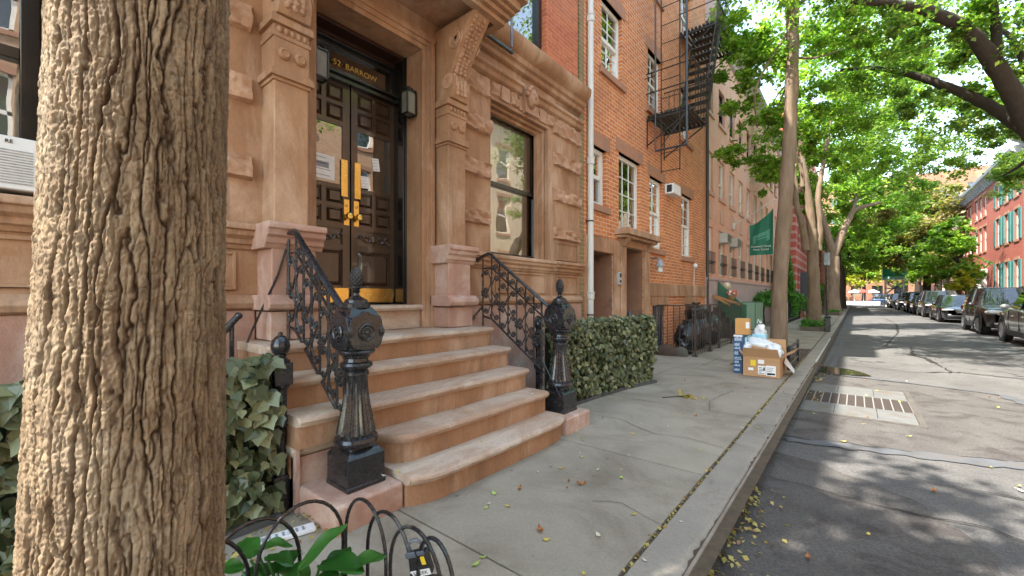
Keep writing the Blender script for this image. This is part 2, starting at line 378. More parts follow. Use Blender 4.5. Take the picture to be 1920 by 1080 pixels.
# ---------------------------------------------------------------- ground, road, kerb, pavement
RZ = -.12
FARY = 84.
g = MB().quad((-400, -400, -.3), (400, -400, -.3), (400, 700, -.3), (-400, 700, -.3))
g.build('ground', M('distant_ground', (.2, .18, .15), None, .2, .95), kind='structure')
def road_mat():
    m, nt, b, N, L = nodes('worn_asphalt'); b.inputs['Roughness'].default_value = .88
    t = N('ShaderNodeTexCoord'); v = t.outputs['Object']
    fine = noise(N, L, v, 95, 5, .85); big = noise(N, L, v, .55, 6, .6, .8); mid = noise(N, L, v, 3.2, 7, .65)
    col = mix(N, L, ramp(N, L, big, [(.35, 0.), (.66, 1.)]), (.086, .082, .077), (.132, .126, .118))
    col = mix(N, L, ramp(N, L, mid, [(.45, 0.), (.8, .6)]), col, (.06, .056, .053))
    col = mix(N, L, 1., col, ramp(N, L, fine, [(.28, .35), (.5, .92), (.72, 1.9)]), 'MULTIPLY')
    mp = N('ShaderNodeMapping'); mp.inputs['Scale'].default_value = (.42, .3, 1); L(v, mp.inputs['Vector'])
    wv = N('ShaderNodeVectorMath'); wv.operation = 'MULTIPLY_ADD'
    nn = N('ShaderNodeTexNoise'); nn.inputs['Scale'].default_value = 2.2; nn.inputs['Detail'].default_value = 8; L(v, nn.inputs['Vector'])
    L(nn.outputs['Color'], wv.inputs[0]); wv.inputs[1].default_value = (.5, .5, 0); L(mp.outputs[0], wv.inputs[2])
    vo = N('ShaderNodeTexVoronoi'); vo.feature = 'DISTANCE_TO_EDGE'; vo.inputs['Scale'].default_value = 1.; L(wv.outputs[0], vo.inputs['Vector'])
    cr = math_(N, L, 'MULTIPLY', ramp(N, L, vo.outputs['Distance'], [(.004, 1.), (.013, 0.)]), ramp(N, L, noise(N, L, v, .8, 3), [(.45, 0.), (.55, .9)]))
    col = mix(N, L, cr, col, (.025, .021, .019))
    L(col, b.inputs['Base Color'])
    bp = N('ShaderNodeBump'); bp.inputs['Distance'].default_value = .006
    L(math_(N, L, 'SUBTRACT', fine, cr), bp.inputs['Height']); L(bp.outputs[0], b.inputs['Normal'])
    return m
ROAD = road_mat()
PATCH = M('dark_patch_asphalt', (.07, .063, .057), (.1, .092, .083), 2.5, .88, .008, 120, fine=.5, c3=(.05, .042, .038), sc3=3)
SEAL = M('pale_sealed_seam', (.095, .1, .11), (.07, .072, .075), 5, .75, .004, 110, c3=(.1, .09, .085), sc3=4, t3=(.5, .62))
CRACK = M('crack_filler', (.022, .018, .016), None, 20, .95)
def strip(mb, pts, w, z, jit=0.):
    L = []; Rr = []; out = []
    for a, b in zip(pts, pts[1:]):
        k = max(2, int(math.dist(a, b) / .07))
        out += [(a[0] + (b[0] - a[0]) * i / k, a[1] + (b[1] - a[1]) * i / k) for i in range(k)]
    out.append(pts[-1])
    for i, p in enumerate(out):
        q = out[min(i + 1, len(out) - 1)]; o = out[max(i - 1, 0)]; t = Vector((q[0] - o[0], q[1] - o[1])).normalized(); nx, ny = -t.y, t.x
        ww = w[min(int(i / len(out) * len(w)), len(w) - 1)] if isinstance(w, list) else w
        j = rnd(-jit, jit); e = ww * rnd(.75, 1.2) if jit else ww
        L.append((p[0] + nx * (e / 2 + j), p[1] + ny * (e / 2 + j), z)); Rr.append((p[0] - nx * (e / 2 - j), p[1] - ny * (e / 2 - j), z))
    n = len(L)
    mb.add(L + Rr, [(i, i + 1, n + i + 1, n + i) for i in range(n - 1)])
rd = MB(); ny_, nx_ = 60, 8
rd.quad((-.62, -30, RZ), (5.5, -30, RZ), (5.5, FARY, RZ), (-.62, FARY, RZ)).quad((-45, FARY, RZ), (50, FARY, RZ), (50, FARY + 12, RZ), (-45, FARY + 12, RZ))
rd.build('road', ROAD, kind='structure')
# dark relaid patch round the grating, its seams and cracks (thin sheets laid on the road)
def rough(poly, j=.02):
    out = []
    for a, b in zip(poly, poly[1:] + poly[:1]):
        k = max(1, int(math.dist(a, b) / .06)); out += [(a[0] + (b[0] - a[0]) * i / k + (rnd(-j, j) if a[0] > -.55 or b[0] > -.55 else 0), a[1] + (b[1] - a[1]) * i / k + (rnd(-j, j) if a[0] > -.55 or b[0] > -.55 else 0)) for i in range(k)]
    return out
def sheet(poly, z): poly = rough(poly); return MB().add([(p[0], p[1], z) for p in poly], [tuple(range(len(poly)))])
sheet([(-.56, 4.75), (.3, 4.9), (1.25, 5.25), (2.05, 5.9), (1.9, 7.2), (1.45, 8.5), (.6, 8.75), (-.56, 8.9)], RZ + .004).build('road_patch', PATCH, kind='structure')
sheet([(-.56, -6), (.1, -6), (.1, 1.2), (.2, 2.0), (.5, 2.6), (.55, 3.2), (.3, 3.75), (-.2, 4.1), (-.56, 4.2)], RZ + .004).build('road_patch', PATCH, kind='structure')
sm = MB(); z8 = RZ + .008
strip(sm, [(-.5, 4.6), (.3, 4.8), (1.2, 5.1), (2.6, 5.0), (4.5, 5.2)], [.14, .18, .16, .22, .16, .1], z8, .022)
strip(sm, [(1.25, 5.25), (1.8, 6.2), (1.95, 7.0), (1.5, 8.5), (.6, 8.8), (-.5, 9.0)], [.12, .3, .2, .08, .1], z8 + .003, .015)
strip(sm, [(-.35, 9.5), (-.3, 15.5)], .09, z8)
sm.build('sealed_seam', SEAL, kind='structure')
ck = MB()
strip(ck, [(-.5, 3.55), (.2, 3.5), (.6, 3.55), (1.1, 3.2), (1.9, 3.25), (3.4, 3.1)], [.008, .012, .022, .03, .02, .012], z8 + .004, .014)
strip(ck, [(.1, 4.15), (.8, 4.2), (1.3, 4.05), (1.8, 4.3), (2.6, 4.25)], [.008, .02, .028, .012], z8 + .004, .016)
strip(ck, [(-.2, 10.4), (.8, 10.1), (1.4, 10.6), (2.6, 10.2), (4.5, 10.6)], [.02, .05, .06, .03], z8 + .004, .03)
strip(ck, [(1.3, 10.6), (1.15, 12.5), (1.0, 13.0), (1.1, 15.2)], [.02, .07, .06, .02], z8 + .004, .03)
strip(ck, [(.6, 15), (1.2, 21), (1.5, 27), (1.4, 34)], [.03, .06, .03], z8 + .004, .03)
ck.build('road_crack', CRACK, kind='structure')
pd = sheet([(-.5, 9.0), (-.15, 8.95), (.2, 9.12), (.12, 9.4), (-.1, 9.75), (-.5, 9.85)], z8 + .008)
pd.build('puddle', M('dirty_water', (.03, .028, .02), (.06, .05, .03), 6, .03, spec=.8), kind='structure')
# cast utility grating let into the road
gt = thing('road_grating', (-.02, 6.9, RZ), 'steel framed utility grating let into the dark asphalt beside the kerb', 'grating')
a = MB().mark().box(-.52, .5, 5.92, 6.5, RZ - .02, RZ + .012).mark().box(-.52, .5, 7.22, 7.86, RZ - .02, RZ + .012)
a.each('cover_plate', M('pale_steel_plate', (.15, .15, .145), (.11, .108, .1), 6, .6, .002, 90, c3=(.12, .1, .08), sc3=4), gt)
a = MB()
for x0, x1, y0, y1 in ((-.58, -.525, 5.86, 7.92), (.505, .56, 5.86, 7.92), (-.525, .505, 5.86, 5.915), (-.525, .505, 7.865, 7.92)): a.box(x0, x1, y0, y1, RZ - .02, RZ + .016)
a.build('frame', M('rusty_frame_steel', (.1, .09, .078), (.07, .058, .048), 10, .7, .001, 60), gt)
a = MB()
for i in range(13): x = -.52 + i * .085; a.box(x, x + .012, 6.5, 7.22, RZ - .015, RZ + .013)
a.build('bar', M('grating_bar_steel', (.24, .22, .2), None, 10, .6), gt)
MB().quad((-.52, 6.5, RZ + .005), (.5, 6.5, RZ + .005), (.5, 7.22, RZ + .005), (-.52, 7.22, RZ + .005)).build('pit_cover', M('rusty_dark_plate', (.028, .022, .018), (.05, .034, .026), 14, .85, .002, 60), gt)
a = MB()
for y in (5.98, 7.3):
    for x in (-.2, .18): a.box(x, x + .006, y, y + .5, RZ + .012, RZ + .0135)
a.build('joint', CRACK, gt)
# pavements
pc = MB()
strip(pc, [(-.8, 3.62), (-1.1, 3.7), (-1.35, 3.62), (-1.8, 3.85), (-2.3, 3.8)], [.004, .006, .004], .0042, .012)
strip(pc, [(-1.2, 4.74), (-1.3, 5.2), (-1.22, 5.95)], [.004, .006], .0042, .012)
strip(pc, [(-.8, 2.2), (-1.05, 2.28), (-1.2, 2.2)], [.003, .004], .0042, .01)
pc.build('pavement_crack', CRACK, kind='structure')
base = MB().quad((-9.0, -30, -.014), (-.5, -30, -.014), (-.5, FARY, -.014), (-9.0, FARY, -.014)).quad((5.5, -30, -.014), (12, -30, -.014), (12, FARY, -.014), (5.5, FARY, -.014))
base.build('pavement_bed', DIRT, kind='structure')
js = [-9, -7.4, -5.8, -4.2, -2.6, -1., 1.42, 3.0, 4.73, 5.95, 7.3] + [8.85 + 1.55 * i for i in range(49)]
PITS = [(-1.62, -.8, -1., .9), (-1.75, -.8, 8.2, 11.9), (-1.6, -.8, 18.1, 21.3), (-1.65, -.8, 34.5, 37.5)]
sl = MB()
for y0, y1 in zip(js, js[1:]):
    cuts = [-.792, -2.42, -3.75] if y0 < 6 else [-.792, -2.1, -3.4]
    for a_, b_ in zip(cuts, cuts[1:]):
        rect = [(b_ + .005, a_ - .005, y0 + .006, y1 - .006)]
        for P_ in PITS:
            nr = []
            for (x0, x1, q0, q1) in rect:
                if P_[0] >= x1 or P_[1] <= x0 or P_[2] >= q1 or P_[3] <= q0: nr.append((x0, x1, q0, q1)); continue
                cx0, cx1, c0, c1 = max(x0, P_[0]), min(x1, P_[1]), max(q0, P_[2]), min(q1, P_[3])
                if c0 > q0: nr.append((x0, x1, q0, c0))
                if c1 < q1: nr.append((x0, x1, c1, q1))
                if cx0 > x0: nr.append((x0, cx0, c0, c1))
                if cx1 < x1: nr.append((cx1, x1, c0, c1))
            rect = nr
        for (x0, x1, q0, q1) in rect: sl.box(x0, x1, q0, q1, -.05, rnd(-.002, .002))
sl.build('pavement', SLAB, bevel=.006, kind='structure')
a = MB()
for x0, x1, y0, y1 in PITS: a.quad((x0, y0, -.006), (x1, y0, -.006), (x1, y1, -.006), (x0, y1, -.006))
a.build('tree_pit_soil', SOIL, kind='structure')
kb = MB(); ky = -9.
for k in range(48):
    l = [3.2, 2.1, 2.7, 1.9][k % 4]; x1 = -.58 + rnd(-.004, .004)
    nn = max(6, int(l / .05)) if ky < 14 else 4; vs = []
    for i in range(nn + 1):
        c_ = max(0, rnd(-.02, .011)) + rnd(0, .003) if ky < 14 else 0
        vs += [(px, ky + .004 + (l - .008) * i / nn, pz) for px, pz in ((-.776, -.2), (-.776, -.002), (x1 - .02 - c_ * 1.5, .001), (x1 - c_ * .8, -.014 - c_), (x1 + .012, -.2))]
    kb.add(vs, [(i * 5 + j, i * 5 + (j + 1) % 5, i * 5 + 5 + (j + 1) % 5, i * 5 + 5 + j) for i in range(nn) for j in range(5)] + [tuple(range(5)), tuple(nn * 5 + j for j in range(5))]); ky += l
kb.build('kerb', CURBM, bevel=.006, kind='structure')
MB().box(-.589, -.564, 9.6, 15.3, -.1, .003).build('kerb_steel_edge', M('pale_worn_steel', (.55, .54, .52), (.4, .39, .38), 6, .55, .001, 50), kind='structure')
MB().box(-.577, -.562, -4., 8.8, -.11, -.006).build('kerb_edge_rust', M('rust_stained_edge', (.2, .15, .11), (.28, .24, .2), 5, .8, .002, 50), kind='structure')
a = MB().box(5.42, 5.6, -30, FARY - 2, -.2, 0.); a.build('kerb', CURBM, bevel=.008, kind='structure')
a = MB()
for i in range(60): a.box(5.61, 8.4, -9 + i * 1.55, -9 + i * 1.55 + 1.54, -.05, 0.)
a.build('pavement', SLAB, kind='structure')
# ---------------------------------------------------------------- brownstone
WX = -3.3
def window(par, y0, y1, z0, z1, x, fm, s=1, grid=(1, 1, 1, 1), meet=.5, fw=.055, bar=.02, inner=None, ins=.11, name='window', gm=None, wide_l=None):
    """sash window in the plane x, facing s*x. grid = upper cols, rows, lower cols, rows"""
    a = MB(); t = .03; X0, X1 = sorted((x - s * .06, x + s * t))
    a.box(X0, X1, y0, y0 + fw, z0, z1).box(X0, X1, y1 - fw, y1, z0, z1)
    a.box(X0, X1, y0 + fw, y1 - fw, z1 - fw, z1).box(X0, X1, y0 + fw, y1 - fw, z0, z0 + fw)
    zm = z0 + (z1 - z0) * meet; ya, yb = y0 + fw, y1 - fw
    M0, M1 = sorted((x - s * .05, x + s * .018))
    if meet: a.box(M0, M1, ya, yb, zm - fw * .45, zm + fw * .45)
    for (c, r, za, zb, off) in ((grid[0], grid[1], zm if meet else z0 + fw, z1 - fw, 0), (grid[2], grid[3], z0 + fw, zm, -.022)):
        if off and not meet: continue
        B0, B1 = sorted((x + s * (off - .014), x + s * (off + .012)))
        for i in range(1, c): q = ya + (yb - ya) * i / c; a.box(B0, B1, q - bar / 2, q + bar / 2, za, zb)
        for i in range(1, r): q = za + (zb - za) * i / r; a.box(B0 + .001, B1 - .001, ya, yb, q - bar / 2, q + bar / 2)
    o = a.build(name, fm, par, bevel=.004, seg=1)
    g = MB()
    if meet:
        g.quad((x, ya, zm), (x, yb, zm), (x, yb, z1 - fw), (x, ya, z1 - fw)); q = x - s * .022
        g.quad((q, ya, z0 + fw), (q, yb, z0 + fw), (q, yb, zm), (q, ya, zm))
    else: g.quad((x, ya, z0 + fw), (x, yb, z0 + fw), (x, yb, z1 - fw), (x, ya, z1 - fw))
    g.build('pane', gm or GLASS, o)
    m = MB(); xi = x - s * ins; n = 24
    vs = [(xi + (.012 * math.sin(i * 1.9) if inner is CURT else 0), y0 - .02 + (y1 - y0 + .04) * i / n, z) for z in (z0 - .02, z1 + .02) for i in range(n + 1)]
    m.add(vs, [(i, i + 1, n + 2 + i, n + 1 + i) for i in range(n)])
    m.build('curtain' if inner is CURT else 'blind_or_dark_room', inner or DARKIN, o)  # without an inner, a dark sheet stands in for the room's shade
    return o
bs = thing('brownstone_building', (-3.3, 2.1, 0), 'brownstone row house with a carved stone ground floor and double front door', 'building')
lo = MB()
DH = (1.57, 2.61, .9, 3.63)
wall(lo, -3.3, 5.66, 0, 4.25, WX, [(-1.15, .15, 1.72, 3.52, .2), (3.62, 4.84, 1.68, 3.56, .2), (*DH, .24)], .2, -7, top=False)  # left end runs on out of view, lengthened to shade the pavement
lo.build('stone_wall', STONE, bs)
up = MB(); wall(up, -3.3, 5.62, 4.25, 10.6, WX - .01, [(3.62, 4.78, 4.5, 6.35, .14), (-.9, .25, 4.5, 6.35, .14), (1.5, 2.65, 4.5, 6.35, .14), (3.62, 4.78, 7.5, 9.3, .14), (1.5, 2.65, 7.5, 9.3, .14)], .14, -7)
up.build('brick_wall', BRICKD, bs)
for y0, y1, z0, z1 in ((3.62, 4.78, 4.5, 6.35), (-.9, .25, 4.5, 6.35), (1.5, 2.65, 4.5, 6.35), (3.62, 4.78, 7.5, 9.3), (1.5, 2.65, 7.5, 9.3)):
    window(bs, y0 + .02, y1 - .02, z0, z1, WX - .11, BLACKP, fw=.08, inner=SHADEM)
window(bs, 3.64, 4.8, 1.70, 3.53, WX - .2, BLACKP, fw=.06, meet=.5, inner=CURT, ins=.2)
window(bs, -1.13, .13, 1.73, 3.5, WX - .2, BLACKP, fw=.07, meet=.44, inner=SHADEM, ins=.16)
# moulded bands, sills, panels
def band(mb, prof, y0, y1, x=WX): mb.prism([(x - .02, prof[0][1])] + [(x + d, z) for d, z in prof] + [(x - .02, prof[-1][1])], 'y', y0, y1)
SILL = [(.02, 1.53), (.035, 1.56), (.05, 1.565), (.055, 1.6), (.085, 1.62), (.09, 1.655), (.11, 1.66), (.11, 1.69), (.1, 1.705)]
TOR = [(.03, 1.11), (.055, 1.125), (.066, 1.155), (.055, 1.185), (.03, 1.2), (.02, 1.215)]
mo = MB()
for y0, y1 in ((-3.3, 1.13), (3.05, 3.5), (4.9, 5.66)): mo.mark(); band(mo, SILL, y0, y1)
mo.mark(); band(mo, [(d * .75, z - .004) for d, z in SILL], 3.5, 4.9)
for y0, y1 in ((-3.3, 1.13), (3.05, 5.66)): mo.mark(); band(mo, TOR, y0, y1)
for y0, y1, z0, z1 in ((3.72, 4.72, 1.27, 1.49), (5.02, 5.56, 1.27, 1.49), (-.9, .1, 1.27, 1.49), (.4, 1.0, 1.27, 1.49), (5.02, 5.56, 1.75, 1.97)):
    mo.mark()
    for q in ((y0, y1, z1, z1 + .02), (y0, y1, z0 - .02, z0), (y0 - .02, y0, z0 - .02, z1 + .02), (y1, y1 + .02, z0 - .02, z1 + .02)): mo.box(WX - .01, WX + .016, *q)
mo.each('moulding', STONE, bs, bevel=.004)
pl = MB(); pl.mark().box(WX - .01, WX + .03, -3.3, 1.13, 0, 1.108); pl.mark().box(WX - .01, WX + .03, 3.16, 5.66, 0, 1.108); pl.each('plinth', PINK, bs, bevel=.006)
co = MB()
CORN = [(.02, 4.02), (.05, 4.04), (.055, 4.09), (.09, 4.11), (.1, 4.17), (.15, 4.2), (.19, 4.25), (.2, 4.31), (.2, 4.35), (.16, 4.39), (-.02, 4.43)]
co.mark(); band(co, CORN, 2.97, 5.68); co.mark(); band(co, CORN, -3.3, .95)
STR = [(.01, 3.74), (.05, 3.77), (.06, 3.82), (.09, 3.84), (.09, 3.875), (.05, 3.9)]
for q in ((3.05, 4.16), (4.42, 5.66), (-3.3, 1.1)): co.mark(); band(co, STR, *q)
co.each('cornice', STONE, bs, bevel=.005)
# window surround: stepped architrave in the right hand reveal and head
su = MB()
for k, (i, d) in enumerate(((0, .012), (.05, -.05), (.1, -.105))):
    y1 = 4.84 - i; y0 = 3.62 + i * .2; z1 = 3.56 - i * .8
    su.box(WX + d - .06, WX + d, y1 - .05, y1 + .001, 1.68, z1 - .04); su.box(WX + d - .06, WX + d, y0, y1, z1 - .042, z1)
su.box(WX - .2, WX + .02, 3.6, 4.86, 1.66, 1.695)
su.build('window_surround', STONE, bs, bevel=.004)
# rock faced bands, voussoirs and carved keystone
rk = MB(); sd = 3
for z0, z1 in ((3.06, 3.25), (2.56, 2.745), (2.02, 2.195)):
    for y0, y1 in ((.32, 1.12), (3.03, 3.61), (4.92, 5.65), (-3.3, -1.2)):
        if y0 == 3.03: y0 = 3.04
        rk.mark(); rock(rk, y0, y1, z0, z1, WX + .002, .065, sd); sd += 1
rk.mark(); rock(rk, .3, 1.12, 3.5, 3.72, WX + .002, .06, 41); rk.mark(); rock(rk, 3.05, 3.6, 3.5, 3.73, WX + .002, .05, 42); rk.mark(); rock(rk, 4.9, 5.65, 3.5, 3.73, WX + .002, .06, 43)
rk.each('rock_faced_band', ROCKM, bs)
vo = MB()
for i, y in enumerate((3.62, 3.79, 3.97, 4.13, 4.42, 4.58, 4.75)):
    w_ = .155; vo.mark()
    if i % 2 == 0: rock(vo, y, y + w_, 3.57, 3.735, WX + .004, .05, 60 + i)
    else: vo.box(WX - .01, WX + .028, y, y + w_, 3.565, 3.737)
vo.each('voussoir', ROCKM, bs, bevel=.004)
kf = MB(); kf.prism([(4.205, 3.55), (4.375, 3.55), (4.41, 3.9), (4.17, 3.9)], 'x', WX - .01, WX + .075)
kf.ball((WX + .1, 4.29, 3.73), (.075, .075, .125), 16, 12); kf.ball((WX + .175, 4.29, 3.72), (.03, .018, .03), 8, 6)
kf.ball((WX + .165, 4.265, 3.757), (.014, .016, .01), 8, 6).ball((WX + .165, 4.315, 3.757), (.014, .016, .01), 8, 6).ball((WX + .155, 4.29, 3.655), (.022, .03, .022), 8, 6)
for k in range(9): w_ = -.6 + k * .46; kf.ball((WX + .1 + .02 * math.cos(k), 4.29 + .085 * math.cos(w_), 3.76 + .1 * math.sin(w_)), .034, 8, 6)
kf.build('carved_keystone', ROCKM, bs)
# entrance: pilasters, console brackets, hood
def pilaster(y0, y1):
    a = MB(); xb = WX - .02
    a.box(xb, -3.03, y0 - .045, y1 + .045, .905, 1.1)
    band(a, [(.27 + d, z) for d, z in TOR], y0 - .075, y1 + .075); a.box(xb, -3.05, y0 - .03, y1 + .03, 1.2, 1.54)
    band(a, [(.235 + d * .9, z) for d, z in SILL], y0 - .08, y1 + .08)
    sh = MB(); sh.box(xb, -3.09, y0, y1, 1.7, 2.72)
    a2 = MB()
    for z0, z1, e in ((2.7, 2.725, .012), (2.725, 2.775, .03), (2.775, 2.79, .014), (3.0, 3.03, .012), (3.09, 3.14, .028), (3.14, 3.155, .016)): a2.box(xb, -3.09 + e, y0 - e, y1 + e, z0, z1)
    a2.box(xb, -3.085, y0 - .003, y1 + .003, 2.79, 3.09)
    for q in (.27, .73):
        yy = y0 + (y1 - y0) * q; n0 = len(a2.v); a2.lathe([(.043, 0), (.04, .016), (.026, .028), (.02, .022)], (0, 0, 0), 16)
        a2.xf(Matrix.Translation((-3.086, yy, 2.895)) @ Matrix.Rotation(R(90), 4, 'Y'), n0)
    for k in range(5): a2.ball((-3.083, y0 + (y1 - y0) * (.14 + .18 * k), 3.055), (.016, .018, .026), 8, 6)
    pb = a.build('pilaster', PINK, bs, bevel=.006); sh.build('shaft', STONE, pb, bevel=.008); a2.build('capital', STONE, pb, bevel=.003)
    c = MB(); pr = []
    for i in range(25):
        t = i / 24; z = 3.155 + t * .725
        x = -3.05 + .03 * math.sin(min(t / .3, 1) * math.pi) + max(0, (t - .28) / .72) ** 1.5 * .31 - (.02 if .3 < t < .36 else 0)
        pr.append((x, z))
    c.prism([(xb, 3.155)] + pr + [(xb, 3.88)], 'y', y0 + .004, y1 - .004)
    k = c.build('console_bracket', STONE, bs, bevel=.006)
    d = MB(); ym = (y0 + y1) / 2
    for i in range(2, 24):
        x, z = pr[i]
        for j in range(3): d.ball((x - .006, ym + (j - 1) * .05 + rnd(-.008, .008), z), (.022, .024, .024), 8, 6, .15)
    for sgn, yy in ((-1, y0 - .002), (1, y1 + .002)):
        for (cx, cz, rr) in ((-3.1, 3.32, .075), (-2.98, 3.7, .1)):
            for t in range(3): 
                n0 = len(d.v); d.lathe([(rr * (1 - t * .3), 0), (rr * (1 - t * .3) - .008, .008 + .003 * t), (rr * (1 - t * .3) - .02, 0.002)], (0, 0, 0), 20)
                d.xf(Matrix.Translation((cx, yy, cz)) @ Matrix.Rotation(R(90) * -sgn, 4, 'X'), n0)
            for t in range(8): d.ball((cx + rr * .5 * math.cos(t * .785), yy, cz + rr * .5 * math.sin(t * .785)), (rr * .2, .014, rr * .2), 8, 6)
    d.build('carving', ROCKM, k)
    return pb
pilaster(1.185, 1.42); pilaster(2.775, 3.01)
ho = MB(); ho.box(WX - .02, -2.6, .98, 3.22, 3.98, 4.02)
for z0, z1, x, e in ((3.88, 3.93, -2.68, .06), (3.93, 3.98, -2.64, .03), (4.02, 4.1, -2.56, -.03), (4.1, 4.22, -2.5, -.08)):
    for q in ((x - .08, x, 1.04 - .06 + e, 3.22 - e + .0), (WX - .01, x - .08, .98 + e, 1.06 + e), (WX - .01, x - .08, 3.14 - e, 3.22 - e)): ho.box(q[0], q[1], q[2], q[3], z0, z1)
ho.box(WX - .01, -2.72, 1.3, 2.9, 3.955, 3.981)
ho.build('entrance_hood', STONE, bs, bevel=.006)
ar = MB()
for k, (i, d) in enumerate(((.0, .02), (.045, .034), (.09, .05), (.125, .03))):
    y0, y1, z1 = 1.57 - i, 2.61 + i, 3.63 + i
    ar.box(WX - .01, WX + d, y1, y1 + (.047 if k < 3 else .02), .9, z1); ar.box(WX - .01, WX + d, y0 - (.047 if k < 3 else .02), y0, .9, z1)
    ar.box(WX - .011, WX + d, y0 - .045, y1 + .045, z1, z1 + .047)
ar.box(WX - .02, WX + .05, 3.01, 3.2, .9, 1.1)
ar.build('door_architrave', STONE, bs, bevel=.005)
# door surround in black and dark wood
DX = -3.7
fr = MB()
for a_, b_ in ((1.57, 1.605), (2.575, 2.61)): fr.box(DX - .06, WX - .24, a_, b_, 1.13, 3.63)
for a_, b_, x in ((1.57, 1.585, WX - .225), (2.595, 2.61, WX - .225)): fr.box(WX - .3, x, a_, b_, 1.13, 3.63)
fr.box(DX - .06, DX + .06, 1.605, 2.575, 3.18, 3.225).box(DX - .06, DX + .09, 1.605, 2.575, 3.225, 3.25).box(DX - .06, DX + .04, 1.605, 2.575, 3.475, 3.51).box(DX - .06, DX + .075, 1.605, 2.575, 3.51, 3.535)
fr.box(DX - .06, DX + .03, 1.605, 1.66, 3.25, 3.475).box(DX - .06, DX + .03, 2.52, 2.575, 3.25, 3.475)
fr.build('door_frame', BLACKP, bs, bevel=.004)
hd = MB(); hd.box(DX - .06, WX - .242, 1.57, 2.61, 3.6, 3.629).box(DX - .06, DX + .02, 1.605, 2.575, 3.535, 3.6); hd.build('soffit', BROWNW, bs, bevel=.003)
tr = MB().quad((DX, 1.66, 3.25), (DX, 2.52, 3.25), (DX, 2.52, 3.475), (DX, 1.66, 3.475)).build('transom_light', GLASSD, bs)
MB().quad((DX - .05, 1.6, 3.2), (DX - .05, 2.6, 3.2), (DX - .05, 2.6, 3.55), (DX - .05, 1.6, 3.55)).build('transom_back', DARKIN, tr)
text('\u00b752\u00b7 BARROW', .074, (DX + .006, 2.135, 3.36), (R(90), 0, R(90)), GOLD, tr, sx=1.05)
sl_ = MB(); sl_.box(DX - .3, WX - .02, 1.57, 2.61, .9, 1.125).prism([(WX - .02, 1.07), (WX + .03, 1.075), (WX + .045, 1.1), (WX + .03, 1.125), (WX - .02, 1.128)], 'y', 1.57, 2.61)
sl_.build('threshold', TREAD, bs, bevel=.004)
